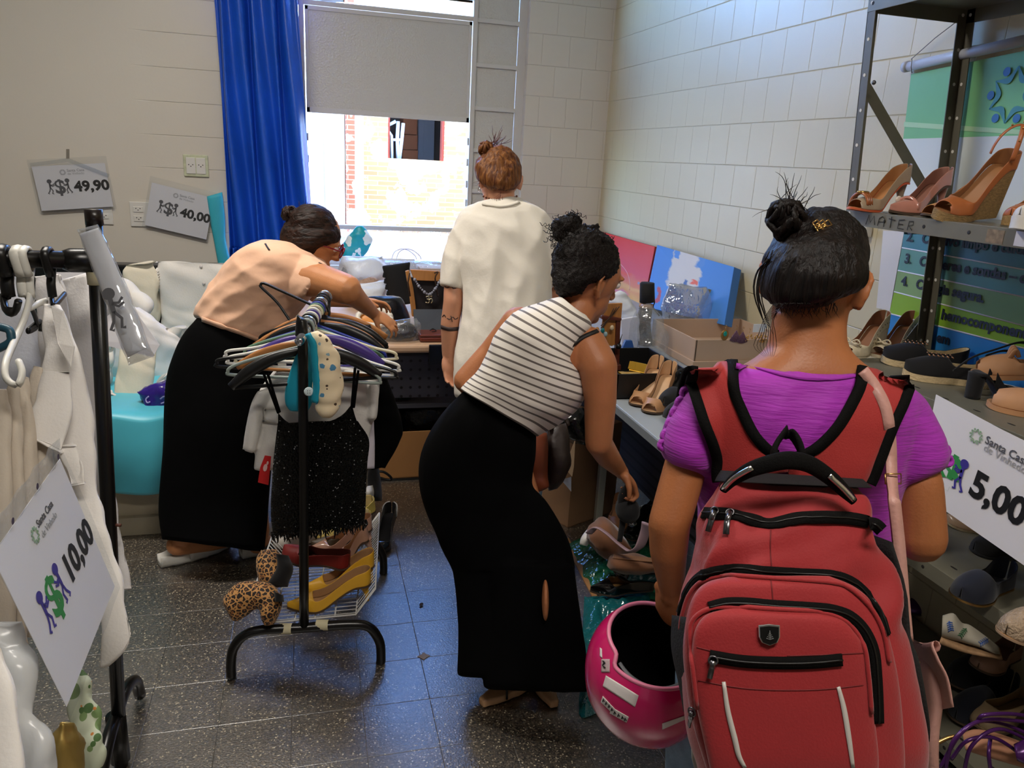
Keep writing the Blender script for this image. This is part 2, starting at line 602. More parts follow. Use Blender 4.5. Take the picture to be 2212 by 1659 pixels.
# back wall around the window opening
WX0, WX1, WZ0, WZ1 = -0.50, 1.485, 0.80, 3.33
bm = NB()
box(bm, (XL, YB, 0), (WX0, YB + 0.2, ZC)); box(bm, (WX1, YB, 0), (XR, YB + 0.2, ZC))
box(bm, (WX0, YB, 0), (WX1, YB + 0.2, WZ0)); box(bm, (WX0, YB, WZ1), (WX1, YB + 0.2, ZC))
struct('wall_back', bm, M_WB)

# ------------------------------------------------------------------ the window
YW = 5.53
M_FRAME = mat('window_paint', '#cfccc6', 0.45, bump=(40, 0.1))
def pebble(name, col, transl, bright=0.0):
    m = bpy.data.materials.new(name); m.use_nodes = True
    N, L, b = nodes_of(m)
    out = N['Material Output']
    b.inputs['Base Color'].default_value = lin(col); b.inputs['Roughness'].default_value = 0.35
    g = N.new('ShaderNodeNewGeometry')
    vo = N.new('ShaderNodeTexVoronoi'); vo.inputs['Scale'].default_value = 85
    L.new(g.outputs['Position'], vo.inputs['Vector'])
    bp = N.new('ShaderNodeBump'); bp.inputs['Strength'].default_value = 0.55; bp.inputs['Distance'].default_value = 0.004
    L.new(vo.outputs['Distance'], bp.inputs['Height']); L.new(bp.outputs['Normal'], b.inputs['Normal'])
    t = N.new('ShaderNodeBsdfTranslucent'); t.inputs['Color'].default_value = lin(col)
    L.new(bp.outputs['Normal'], t.inputs['Normal'])
    mx = N.new('ShaderNodeMixShader'); mx.inputs['Fac'].default_value = transl
    L.new(b.outputs[0], mx.inputs[1]); L.new(t.outputs[0], mx.inputs[2])
    sh = mx.outputs[0]
    if bright:
        tr = N.new('ShaderNodeBsdfTransparent')
        m2 = N.new('ShaderNodeMixShader')
        dots = mathn(N, L, 'MULTIPLY', mathn(N, L, 'LESS_THAN', vo.outputs['Distance'], 0.30), -0.55)
        L.new(mathn(N, L, 'ADD', dots, bright), m2.inputs['Fac'])
        L.new(sh, m2.inputs[1]); L.new(tr.outputs[0], m2.inputs[2]); sh = m2.outputs[0]
    L.new(sh, out.inputs['Surface'])
    return m
M_PANE = pebble('pebbled_pane', '#cdcac2', 0.03)
M_PANE2 = pebble('bright_pebbled_pane', '#f4f4ee', 0.5, 0.75)
M_CLEAR = film('clear_glass', '#f6fbff', 0.04, 0.0, 2.0)
ZR = [1.06 + 0.28 * k for k in range(9)]
win = thing('window_1', None, None, (0.5, YW, WZ0)); win['kind'] = 'structure'
bm = NB()
t = 0.014
for x, e in ((-0.475, .025), (-0.01, .016), (1.125, .016), (1.458, .028)):
    box(bm, (x - e, YW - 0.02, WZ0), (x + e, YW + 0.03, WZ1))
box(bm, (WX0, YW - 0.02, WZ0), (WX1, YW + 0.03, WZ0 + 0.03)); box(bm, (WX0, YW - 0.02, WZ1 - 0.03), (WX1, YW + 0.03, WZ1))
for z in ZR:
    box(bm, (WX0, YW - 0.016, z - 0.014), (-0.01, YW + 0.02, z + 0.014))
    box(bm, (1.125, YW - 0.016, z - 0.014), (WX1, YW + 0.02, z + 0.014))
box(bm, (-0.01, YW - 0.022, 1.045), (1.125, YW + 0.03, 1.075))
box(bm, (-0.01, YW - 0.016, 2.45), (1.125, YW + 0.02, 2.478))
box(bm, (-0.01, YW - 0.016, 2.58), (1.125, YW + 0.02, 2.602))
# hinge stubs along the opening
for z in (1.2, 1.33, 1.48, 1.62):
    box(bm, (0.004, YW - 0.012, z), (0.02, YW + 0.01, z + 0.05)); box(bm, (1.096, YW - 0.012, z + 0.03), (1.11, YW + 0.01, z + 0.08))
make('window_frame', bm, M_FRAME, win, smooth=False, bevel=0.003)
bm = NB()
box(bm, (0.012, YW - 0.014, 1.80), (1.105, YW - 0.002, 1.835)); box(bm, (0.012, YW - 0.014, 2.42), (1.105, YW - 0.002, 2.446))
box(bm, (0.012, YW - 0.014, 1.80), (0.034, YW - 0.002, 2.446)); box(bm, (1.083, YW - 0.014, 1.80), (1.105, YW - 0.002, 2.446))
sash = make('raised_sash', bm, M_FRAME, win, smooth=False, bevel=0.003)
bm = NB(); box(bm, (0.034, YW - 0.008, 1.835), (1.083, YW - 0.003, 2.42)); make('pane', bm, M_PANE, sash, smooth=False)
for i in range(len(ZR) - 1):
    for x0, x1 in ((-0.45, -0.028), (1.142, 1.428)):
        bm = NB(); box(bm, (x0, YW, ZR[i] + 0.014), (x1, YW + 0.005, ZR[i + 1] - 0.014)); make('pane', bm, M_CLEAR if i > 5 else M_PANE, win, smooth=False)
bm = NB(); box(bm, (0.008, YW, 2.478), (1.108, YW + 0.005, 2.58)); make('pane', bm, M_CLEAR if i > 5 else M_PANE, win, smooth=False)
bm = NB(); box(bm, (0.008, YW, 2.602), (1.108, YW + 0.005, WZ1 - 0.03)); make('pane', bm, M_CLEAR, win, smooth=False)
bm = NB(); box(bm, (0.008, YW, WZ0 + 0.03), (1.108, YW + 0.005, 1.045)); make('pane', bm, M_PANE2, win, smooth=False)
for x0, x1 in ((-0.45, -0.028), (1.142, 1.428)):
    bm = NB(); box(bm, (x0, YW, WZ0 + 0.03), (x1, YW + 0.005, 1.045)); make('pane', bm, M_PANE2, win, smooth=False)

# ------------------------------------------------------------------ outside: the neighbour's rendered and brick wall
YO = 7.7
def X_at(px, py, y): return PY(px, py, y).x
def Z_at(px, py, y): return PY(px, py, y).z
def out_brick(name, c1, c2, mortar):
    m = bpy.data.materials.new(name); m.use_nodes = True
    N, L, b = nodes_of(m)
    g = N.new('ShaderNodeNewGeometry')
    mp = N.new('ShaderNodeVectorRotate'); mp.rotation_type = 'X_AXIS'; mp.inputs['Angle'].default_value = math.radians(-90)
    L.new(g.outputs['Position'], mp.inputs['Vector'])
    br = N.new('ShaderNodeTexBrick')
    br.inputs['Scale'].default_value = 1.0; br.inputs['Brick Width'].default_value = 0.19; br.inputs['Row Height'].default_value = 0.045
    br.inputs['Mortar Size'].default_value = 0.004; br.inputs['Color1'].default_value = lin(c1); br.inputs['Color2'].default_value = lin(c2); br.inputs['Mortar'].default_value = lin(mortar)
    L.new(mp.outputs[0], br.inputs['Vector'])
    nz = N.new('ShaderNodeTexNoise'); nz.inputs['Scale'].default_value = 5; nz.inputs['Detail'].default_value = 5
    L.new(g.outputs['Position'], nz.inputs['Vector'])
    k = mathn(N, L, 'GREATER_THAN', nz.outputs['Fac'], 0.55)
    L.new(mixc(N, L, k, br.outputs['Color'], lin(mortar)), b.inputs['Base Color'])
    b.inputs['Roughness'].default_value = 0.9
    return m
M_OB = out_brick('sunlit_hollow_brick', '#a1754a', '#8f623d', '#bba27c')
M_OR = out_brick('red_brick_pillar', '#a14a2e', '#94432a', '#b98f72')
M_OW = mat('white_render', '#f2f0ea', 0.9, var=(4, 0.04))
hx0, hx1 = X_at(838, 300, YO), X_at(960, 300, YO)
hz0, hz1 = Z_at(900, 345, YO), Z_at(900, 255, YO)
px0, px1 = X_at(748, 380, YO), X_at(766, 380, YO)
bx0 = X_at(786, 400, YO)
bm = NB()
box(bm, (bx0, YO, -0.5), (hx0, YO + 0.14, 3.0)); box(bm, (hx1, YO, -0.5), (4.5, YO + 0.14, 3.0))
box(bm, (hx0, YO, -0.5), (hx1, YO + 0.14, hz0)); box(bm, (hx0, YO, hz1 + 0.25), (hx1, YO + 0.14, 3.0))
nb = thing('neighbour_wall', None, None, (bx0, YO, 0)); nb['kind'] = 'structure'
make('brick_wall', bm, M_OB, nb, smooth=False)
bm = NB(); box(bm, (px0, YO - 0.06, -0.5), (px1, YO + 0.14, 3.0)); make('brick_pillar', bm, M_OR, nb, smooth=False)
bm = NB(); box(bm, (px1, YO + 0.01, -0.5), (bx0, YO + 0.14, 3.0)); box(bm, (-4.5, YO + 0.3, -0.5), (px0, YO + 0.44, 3.0)); make('rendered_wall', bm, M_OW, nb, smooth=False)
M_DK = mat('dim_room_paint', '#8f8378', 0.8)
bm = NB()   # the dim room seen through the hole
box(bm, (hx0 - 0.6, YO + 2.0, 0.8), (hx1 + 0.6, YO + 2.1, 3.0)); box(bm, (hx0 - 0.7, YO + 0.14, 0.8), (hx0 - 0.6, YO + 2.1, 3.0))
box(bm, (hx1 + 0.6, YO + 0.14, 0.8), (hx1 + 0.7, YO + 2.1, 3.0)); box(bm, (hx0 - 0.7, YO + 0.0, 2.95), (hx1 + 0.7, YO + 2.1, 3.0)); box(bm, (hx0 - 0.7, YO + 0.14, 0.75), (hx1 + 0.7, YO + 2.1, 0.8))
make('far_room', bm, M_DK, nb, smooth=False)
bm = NB(); box(bm, (hx0, YO + 0.02, hz0), (hx0 + 0.02, YO + 0.13, hz1 + 0.25)); box(bm, (hx1 - 0.02, YO + 0.02, hz0), (hx1, YO + 0.13, hz1 + 0.25)); make('opening_edge', bm, mat('raw_red_brick', '#7a2f20', 0.9), nb, smooth=False)
ydoor = YO + 1.9
dx0, dx1 = X_at(904, 300, ydoor), X_at(938, 300, ydoor)
bm = NB(); box(bm, (dx0, ydoor, 0.8), (dx1, ydoor + 0.05, Z_at(920, 262, ydoor) + 0.05)); box(bm, (dx0 + 0.06, ydoor - 0.01, 1.0), (dx1 - 0.06, ydoor, 2.1))
struct('door_1', bm, mat('door_white', '#d8d8dc', 0.5))
ybx = YO + 0.9
for k, (zz, h) in enumerate(((Z_at(885, 345, ybx) - 0.12, 0.22), (Z_at(885, 345, ybx) + 0.105, 0.15), (Z_at(885, 345, ybx) + 0.26, 0.17))):
    bm = NB(); x0 = X_at(870, 320, ybx); x1 = X_at(903, 320, ybx)
    box(bm, (x0, ybx, zz), (x1 - 0.006 * k, ybx + 0.3, zz + h))
    b_ = make('cardboard_carton', bm, mat('far_carton', '#9a5c38', 0.8), None, smooth=False, bevel=0.004)
    tag(b_, 'brown carton %s inside the room beyond the brick opening' % ('lowest in the stack', 'in the middle of the stack', 'topmost in the stack')[k], 'box', 'cartons seen through the brick opening')
    if k == 0:
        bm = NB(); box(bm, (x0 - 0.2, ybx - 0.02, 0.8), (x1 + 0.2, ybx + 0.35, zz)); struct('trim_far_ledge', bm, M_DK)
# white tubular frame standing in the opening
M_TUBE = mat('white_blue_tube', '#e8eefc', 0.35)
yt = YO + 0.3
fr = thing('tubular_frame', 'white metal tube frame standing in the opening of the brick wall', 'frame', PY(860, 345, yt))
def tp(px, py): return PY(px, py, yt)
bm = NB(); tube(bm, [tp(860, 262), tp(858, 300), tp(860, 352)], 0.018, 8); make('post', bm, M_TUBE, fr)
bm = NB(); tube(bm, [tp(871, 266), tp(868, 300), tp(862, 352)], 0.018, 8); make('post', bm, M_TUBE, fr)
bm = NB(); tube(bm, [tp(838, 271), tp(855, 262)], 0.016, 8); tube(bm, [tp(838, 282), tp(846, 293), tp(847, 352)], 0.014, 8); make('bent_arm', bm, M_TUBE, fr)
bm = NB(); tube(bm, [tp(846, 302), tp(866, 302)], 0.014, 8); make('cross_bar', bm, M_TUBE, fr)

# ------------------------------------------------------------------ curtain
def sheet(fn, nu, nv):
    bm = NB()
    g = [[bm.verts.new(fn(i / nu, j / nv)) for i in range(nu + 1)] for j in range(nv + 1)]
    lay = bm.loops.layers.uv.verify()
    for j in range(nv):
        for i in range(nu):
            f = bm.faces.new((g[j][i], g[j][i + 1], g[j + 1][i + 1], g[j + 1][i]))
            for lp, (a, b) in zip(f.loops, ((i, j), (i + 1, j), (i + 1, j + 1), (i, j + 1))):
                lp[lay].uv = (a / nu, b / nv)
    return bm
M_CUR = mat('blue_curtain_cloth', '#1a55c8', 0.34, var=(3, 0.1), bump=(90, 0.12), sheen=0.0, spec=0.5)
def cur(u, v):
    z = 3.25 - v * (3.25 - 0.90)
    xl = lerp(-0.545, -0.49, v); xr = lerp(-0.07, 0.035, v ** 1.3)
    w = u + 0.03 * math.sin(3 * u * 6.28 + v * 3)
    x = lerp(xl, xr, w)
    a = 0.022 + 0.022 * v
    y = 5.32 + a * math.sin(u * 6.28 * 5.2 + 0.9 * math.sin(v * 4)) + 0.016 * math.sin(u * 6.28 * 2.3 + v * 5) + 0.012 * noise.noise(Vector((u * 9, v * 5, 3)))
    return Vector((x, y, z))
cu = thing('window_curtain', 'bright blue cloth curtain hanging in folds at the left of the window', 'curtain', (-0.27, 5.32, 0.85))
make('drape', sheet(cur, 110, 60), M_CUR, cu, solid=0.003)
def fri(u, v):
    z = 0.925 - v * 0.12
    x = lerp(-0.495, 0.03, u)
    y = 5.31 + (0.03 + 0.012 * v) * math.sin(u * 6.28 * 13 + 0.8 * math.sin(u * 20)) + 0.012 * math.sin(u * 30 + v)
    return Vector((x, y, z))
make('gathered_hem', sheet(fri, 160, 8), M_CUR, cu, solid=0.003)
bm = NB(); tube(bm, [(-0.62, 5.33, 3.27), (0.1, 5.33, 3.27)], 0.012, 10); make('curtain_rod', bm, mat('rod_white', '#d8d8d8', 0.4), cu)
bm = NB()
M_TEAL = mat('turquoise_cloth', '#3db9cf', 0.6, var=(5, 0.08), bump=(60, 0.1))
traced(bm, [(a, b, c, e, (DEP(PY(a, b, 5.425)), DEP(PY(c, e, 5.425))), .022) for a, b, c, e in ((445, 425, 480, 415), (452, 470, 486, 470), (462, 520, 488, 520), (472, 575, 500, 575))], 20, 16)
tag(make('turquoise_cloth', bm, M_TEAL), 'turquoise cloth hanging behind the edge of the blue curtain', 'cloth')

# ------------------------------------------------------------------ sockets on the back wall
M_SOCK = mat('white_plastic', '#dedbd5', 0.4)
M_SOCK2 = mat('aged_green_plastic', '#c3c7a9', 0.5, var=(40, 0.15))
M_HOLE = mat('dark_slot', '#1a1614', 0.7)
def socket_plate(x0, z0, x1, z1, modules, name, label, bare=False):
    t_ = thing(name, label, 'socket', ((x0 + x1) / 2, YB, (z0 + z1) / 2))
    bm = NB(); box(bm, (x0, YB - 0.012, z0), (x1, YB, z1)); make('plate', bm, M_SOCK2 if bare else M_SOCK, t_, smooth=False, bevel=0.004)
    for mx, mz, mw, mh in modules:
        bm = NB(); box(bm, (mx - mw / 2, YB - 0.017, mz - mh / 2), (mx + mw / 2, YB - 0.010, mz + mh / 2))
        mo = make('socket_module', bm, M_SOCK, t_, smooth=False, bevel=0.002)
        bm = NB()
        for dx, dz in ((-0.012, 0.006), (0.012, 0.006), (0, -0.004)):
            ellipsoid(bm, (mx + dx, YB - 0.0172, mz + dz), ((0.004, 0, 0), (0, 0, 0.003), (0, 0.001, 0)), 8, 4)
        make('pin_holes', bm, M_HOLE, mo)
a, b_ = PY(395, 333, YB), PY(452, 383, YB)
cx_, cz_ = (a.x + b_.x) / 2, (a.z + b_.z) / 2
socket_plate(a.x, b_.z, b_.x, a.z, [(cx_ - 0.03, cz_, 0.055, 0.1), (cx_ + 0.03, cz_, 0.055, 0.1)], 'wall_socket', 'bare double socket frame of greenish plastic beside the blue curtain', True)
a, b_ = PY(279, 435, YB), PY(332, 490, YB)
cx_ = PY(300, 460, YB).x
socket_plate(a.x, b_.z, b_.x, a.z, [(cx_, PY(300, 452, YB).z, 0.06, 0.035), (cx_, PY(300, 472, YB).z, 0.06, 0.035)], 'wall_socket', 'white socket plate partly behind the 40,00 price sign', False)
a, b_ = PY(196, 430, YB), PY(246, 485, YB)
socket_plate(a.x, b_.z, b_.x, a.z, [(PY(226, 467, YB).x, PY(226, 467, YB).z, 0.05, 0.03)], 'wall_socket', 'white socket plate below the 49,90 price sign behind the rack post', False)
a, b_ = PX(1822, 485, XR), PX(1884, 508, XR)
bm = NB(); box(bm, (XR - 0.035, b_.y, b_.z - 0.01), (XR, a.y, a.z + 0.012))
tag(make('junction_box', bm, M_SOCK, None, smooth=False, bevel=0.006), 'white plastic junction box on the right wall under the upper shelf', 'box')
# ================================================================== people
UP = Vector((0, 0, 1))
def clampz(bm, z=0.004):
    for v in bm.verts:
        if v.co.z < z:
            v.co.z = z + 0.0005 * (v.co.z + 1)
def skin(name, col):
    return mat(name, col, 0.48, var=(18, 0.06), bump=(220, 0.08), sss=0.12, spec=0.4)
def hair_mat(name, c1, c2, stretch=(60, 60, 6)):
    if name in MATS:
        return MATS[name]
    m = mat(name, c1, 0.5, spec=0.22)
    N, L, b = nodes_of(m)
    tc = N.new('ShaderNodeTexCoord')
    mp = N.new('ShaderNodeMapping'); mp.inputs['Scale'].default_value = stretch
    L.new(tc.outputs['Object'], mp.inputs['Vector'])
    nz = N.new('ShaderNodeTexNoise'); nz.inputs['Scale'].default_value = 2.2; nz.inputs['Detail'].default_value = 4; nz.inputs['Distortion'].default_value = 0.5
    L.new(mp.outputs[0], nz.inputs['Vector'])
    L.new(mixc(N, L, mathn(N, L, 'MULTIPLY', mathn(N, L, 'SUBTRACT', nz.outputs['Fac'], 0.35), 2.2, clamp=True), lin(c1), lin(c2)), b.inputs['Base Color'])
    bp = N.new('ShaderNodeBump'); bp.inputs['Strength'].default_value = 0.9; bp.inputs['Distance'].default_value = 0.006
    L.new(nz.outputs['Fac'], bp.inputs['Height']); L.new(bp.outputs['Normal'], b.inputs['Normal'])
    return m
def head(bm, c, fwd, up, s=1.0):
    f = Vector(fwd).normalized()
    u = (Vector(up) - f * f.dot(Vector(up))).normalized()
    r = f.cross(u)
    c = Vector(c)
    ellipsoid(bm, c + u * 0.012 * s, (r * 0.076 * s, f * 0.096 * s, u * 0.102 * s), 28, 16)
    ellipsoid(bm, c + f * 0.034 * s - u * 0.05 * s, (r * 0.06 * s, f * 0.058 * s, u * 0.07 * s), 24, 12)     # jaw and cheeks
    ellipsoid(bm, c + f * 0.076 * s - u * 0.098 * s, (r * 0.022 * s, f * 0.018 * s, u * 0.018 * s), 12, 8)   # chin
    capsule(bm, c + f * 0.094 * s + u * 0.012 * s, c + f * 0.112 * s - u * 0.026 * s, 0.008 * s, 0.012 * s, 10)
    for sg in (-1, 1):
        capsule(bm, c + f * 0.107 * s - u * 0.03 * s, c + f * 0.098 * s - u * 0.03 * s + r * sg * 0.012 * s, 0.009 * s, 0.008 * s, 8)   # nostrils
        capsule(bm, c + f * 0.094 * s + u * 0.026 * s + r * sg * 0.012 * s, c + f * 0.082 * s + u * 0.028 * s + r * sg * 0.05 * s, 0.008 * s, 0.007 * s, 8)  # brow
        e = c + r * sg * 0.078 * s - u * 0.012 * s - f * 0.008 * s
        tube(bm, [e + u * 0.026 * s + f * 0.010 * s, e + u * 0.034 * s - f * 0.008 * s + r * sg * 0.01 * s, e + u * 0.012 * s - f * 0.019 * s + r * sg * 0.014 * s,
                  e - u * 0.014 * s - f * 0.010 * s + r * sg * 0.01 * s, e - u * 0.032 * s + f * 0.008 * s], [0.006 * s, 0.006 * s, 0.006 * s, 0.006 * s, 0.009 * s], 8)
        ellipsoid(bm, e, (f * 0.016 * s, r * 0.006 * s, u * 0.026 * s), 10, 8)
    capsule(bm, c + f * 0.092 * s - u * 0.060 * s - r * 0.018 * s, c + f * 0.092 * s - u * 0.060 * s + r * 0.018 * s, 0.0075 * s, 0.0075 * s, 8)
    capsule(bm, c + f * 0.090 * s - u * 0.074 * s - r * 0.015 * s, c + f * 0.090 * s - u * 0.074 * s + r * 0.015 * s, 0.008 * s, 0.008 * s, 8)
    return f, u, r
def scalp(bm, c, f, u, r, s=1.0, k=1.0):
    ellipsoid(bm, c - f * 0.018 * s + u * 0.040 * s, (r * 0.083 * s * k, f * 0.092 * s * k, u * 0.084 * s * k), 28, 16)
def eyes(parent, c, f, u, r, s=1.0):
    for sg in (-1, 1):
        bm = NB(); ball(bm, c + f * 0.083 * s + u * 0.010 * s + r * sg * 0.032 * s, 0.0125 * s)
        e = make('eye', bm, mat('eye_white', '#e8e2dc', 0.2), parent)
        bm = NB(); ellipsoid(bm, c + f * 0.0935 * s + u * 0.008 * s + r * sg * 0.032 * s, (r * 0.006 * s, u * 0.006 * s, f * 0.0025 * s), 10, 6)
        make('iris', bm, mat('eye_brown', '#2a160c', 0.2), e)
def hand(bm, wrist, dirv, palm, thumb, s=1.0, curl=(0.35, 0.4, 0.45, 0.5), spread=0.1, thumb_in=0.3):
    """palm, four unequal fingers bent at three joints and a thumb from the side of the palm"""
    w = Vector(wrist)
    d = Vector(dirv).normalized()
    n = (Vector(palm) - d * d.dot(Vector(palm))).normalized()
    l = d.cross(n)
    if l.dot(Vector(thumb)) < 0:
        l = -l
    ellipsoid(bm, w + d * 0.048 * s, (d * 0.056 * s, l * 0.040 * s, n * 0.0155 * s), 18, 10)
    ellipsoid(bm, w + d * 0.030 * s + l * 0.022 * s + n * 0.006 * s, (d * 0.034 * s, l * 0.018 * s, n * 0.014 * s), 12, 8)
    capsule(bm, w - d * 0.015 * s, w + d * 0.02 * s, 0.024 * s, 0.024 * s, 12)
    for off, ln, cu, rr in ((0.029, 0.070, curl[0], 0.0088), (0.0098, 0.079, curl[1], 0.0092), (-0.0095, 0.073, curl[2], 0.0088), (-0.027, 0.057, curl[3], 0.0078)):
        p = w + d * (0.092 - abs(off) * 0.25) * s + l * off * s
        a = cu * 0.6
        pts, rs = [p - d * 0.012 * s], [rr * 1.05 * s]
        for k, fr_ in enumerate((0.45, 0.31, 0.24)):
            dd = d * math.cos(a) + n * math.sin(a) + l * (spread * off / 0.03)
            p = p + dd.normalized() * (ln * fr_ * s)
            pts.append(p); rs.append(rr * (1.0 - 0.1 * (k + 1)) * s)
            a += cu * 1.25
        chain(bm, pts, rs, 10)
    tb = w + d * 0.022 * s + l * 0.030 * s
    td = (d * 0.72 + l * 0.62 + n * thumb_in).normalized()
    t1 = tb + td * 0.040 * s
    td2 = (d * 0.92 + l * 0.2 + n * (thumb_in + 0.25)).normalized()
    chain(bm, [tb, t1, t1 + td2 * 0.030 * s], [0.0125 * s, 0.0105 * s, 0.0085 * s], 10)
def strands(bm, roots, n, length, r=0.0006, seed=1, bias=(0, 0, 0.4), wob=0.02):
    rr = random.Random(seed)
    for k in range(n):
        p = Vector(rr.choice(roots)) + Vector([rr.uniform(-1, 1) * 0.01 for _ in range(3)])
        d = (Vector([rr.uniform(-1, 1) for _ in range(3)]) + Vector(bias)).normalized()
        pts = [p]
        ln = length * rr.uniform(0.5, 1.1)
        for i in range(5):
            d = (d + Vector([rr.uniform(-1, 1) for _ in range(3)]) * 0.3).normalized()
            pts.append(pts[-1] + d * ln / 5)
        tube(bm, pts, [r, r, r, r * 0.9, r * 0.7, r * 0.3], 4, smooth=9)
def leg(bm, hip, knee, ankle, toe, r=(0.075, 0.05, 0.036)):
    chain(bm, [hip, knee, Vector(knee).lerp(Vector(ankle), 0.35), ankle], [r[0], r[1], r[1] * 1.02, r[2]], 14)
    a, t_ = Vector(ankle), Vector(toe)
    capsule(bm, a + Vector((0, 0, -0.03)), t_, 0.035, 0.026, 12)
    ball(bm, a.lerp(t_, -0.2) + Vector((0, 0, -0.03)), 0.034)

# ------------------------------------------------------------------ the woman in the purple blouse
SK4 = skin('tan_skin', '#a2643c')
D4 = 1.36
w4 = thing('person', 'woman in purple blouse and jeans seen from behind, red backpack on her back', 'person', (P(1700, 1000, D4).x, P(1700, 1000, D4).y + 0.05, 0), 'shoppers')
bm = NB()
hc4 = P(1757, 605, D4 + 0.012)
f4, u4, r4 = head(bm, hc4, _f * 0.93 + _r * 0.28 - UP * 0.42, UP + _r * 0.06)
traced(bm, [(1674, 672, 1828, 668, D4 + 0.0, .056), (1668, 712, 1822, 712, D4, .056), (1655, 755, 1832, 758, D4, .06), (1600, 792, 1890, 806, D4, .068), (1530, 820, 1955, 838, D4 + .01, .08),
            (1508, 880, 1955, 900, D4 + .02, .10), (1512, 1000, 1930, 1010, D4 + .03, .10), (1540, 1100, 1900, 1100, D4 + .05, .10), (1525, 1200, 1910, 1200, D4 + .07, .11), (1515, 1280, 1915, 1280, D4 + .08, .11)], 34, 30, 2.3)
sh = P(1516, 892, D4 + .02); el = P(1446, 1130, D4 - .01); wr = P(1450, 1268, D4 + .045)
chain(bm, [sh, P(1480, 1010, D4), el], [.040, .038, .037], 16)
chain(bm, [el, P(1444, 1190, D4 + .01), wr], [.037, .034, .0235], 16)
HG4 = P(1444, 1338, D4 + .085)           # where she grips the helmet
hand(bm, wr, HG4 - wr, _r * 0.75 + _f * 0.6, _f * 0.8 + _r * 0.2, 0.92, (0.95, 1.0, 1.0, 1.05), 0.05, 0.6)
shr = P(1950, 915, D4 + .03); elr = P(1990, 1163, D4 + .01)
chain(bm, [shr, P(1988, 1050, D4), elr], [.040, .038, .0435], 16)
wrr = P(1985, 1150, D4 + .26)
chain(bm, [elr, elr.lerp(wrr, .5), wrr], [.042, .035, .025], 16)
hand(bm, wrr, _f * 0.9 + UP * 0.2 - _r * 0.1, -UP, -_r, 0.92, (0.5, 0.5, 0.55, 0.6))
hipL = P(1610, 1240, D4 + .07); hipR = P(1830, 1240, D4 + .07)
for hp in (hipL, hipR):
    kn = Vector((hp.x, hp.y + 0.02, 0.45)); an = Vector((hp.x, hp.y - 0.0, 0.08))
    leg(bm, hp, kn, an, (hp.x, hp.y + 0.14, 0.03))
bm = remesh(bm, 0.0048, 4)
clampz(bm)
make('body', bm, SK4, w4)
eyes(w4, hc4, f4, u4, r4)
M_PUR = mat('purple_slub_jersey', '#9c1fa6', 0.7, var=(14, 0.10), bump=(26, 0.28), stretch=(1, 1, 9), sheen=0.15)
bm = NB()
traced(bm, [(1598, 796, 1866, 812, D4 + .002, .072), (1552, 806, 1915, 828, D4 + .005, .086), (1492, 838, 1978, 858, D4 + .012, .098), (1484, 900, 1978, 918, D4 + .02, .112), (1498, 1000, 1955, 1010, D4 + .03, .115),
            (1515, 1100, 1925, 1110, D4 + .05, .12), (1505, 1250, 1930, 1250, D4 + .07, .125)], 30, 36, 2.3)
traced(bm, [(1508, 806, 1590, 900, D4 + .01, .062), (1474, 850, 1560, 950, D4 + .005, .068), (1440, 915, 1540, 1000, D4, .066), (1429, 960, 1532, 1022, D4, .06), (1440, 992, 1524, 1030, D4, .05)], 18, 26)
traced(bm, [(1950, 826, 1880, 920, D4 + .02, .062), (1995, 870, 1900, 970, D4 + .012, .068), (2030, 930, 1915, 1020, D4 + .008, .066), (2046, 985, 1930, 1052, D4 + .005, .06), (2036, 1012, 1942, 1057, D4 + .005, .05)], 18, 26)
bm = remesh(bm, 0.006, 4)
folds(bm, 0.0035, (0.5, 0, 1), 14, 2.0)
wrinkle(bm, 0.0022, (9, 9, 22), 3.1)
BL4 = make('blouse', bm, M_PUR, w4)
t4 = bvh_of(BL4)
for side in (0, 1):   # gathered ruffle edges on both sleeves
    bm = NB()
    pts = [(1497, 822), (1484, 845), (1473, 868), (1462, 890), (1452, 914), (1442, 938), (1436, 958)] if side == 0 else [(1975, 868), (1990, 886), (2003, 905), (2015, 926), (2026, 948), (2036, 970), (2042, 992)]
    for k, (x, y) in enumerate(pts):
        c = P(x, y, D4 - .01)
        sg = -1 if side == 0 else 1
        tube(bm, [c - _r * sg * 0.02 + _d * 0.004, c - _d * 0.006, c + _r * sg * 0.009, c + _r * sg * 0.007 + _d * 0.009, c - _r * sg * 0.012 + _d * 0.012], [0.006, 0.006, 0.0045, 0.005, 0.005], 8, flat=1.9, up=_f, smooth=11)
    make('ruffle_trim', bm, M_PUR, BL4)
bm = NB()
path = px_path([(1590, 790), (1635, 797), (1690, 810), (1745, 817), (1800, 818), (1866, 811)], 24)
strip(bm, drape(t4, path, 0.002, D4 - .06), 0.005, 0.0018)
make('neck_binding', bm, M_PUR, BL4)
HR4 = hair_mat('black_brown_hair', '#070404', '#1a0f0b')
bm = NB()
scalp(bm, hc4, f4, u4, r4)
traced(bm, [(1712, 494, 1786, 492, D4 - .015, .05), (1680, 520, 1832, 516, D4 - .015, .088), (1657, 556, 1855, 552, D4 - .015, .102), (1650, 598, 1861, 594, D4 - .02, .104), (1652, 632, 1852, 622, D4 - .025, .093), (1668, 652, 1815, 640, D4 - .035, .078), (1694, 668, 1775, 662, D4 - .045, .05)], 26, 30)
bm = remesh(bm, 0.006, 3)
wrinkle(bm, 0.004, (60, 60, 12), 1.0)
H4 = make('hair', bm, HR4, w4)
bm = NB()
bc = P(1700, 470, D4 - .03)
ellipsoid(bm, bc, (_r * 0.027, _d * 0.026, _f * 0.026))
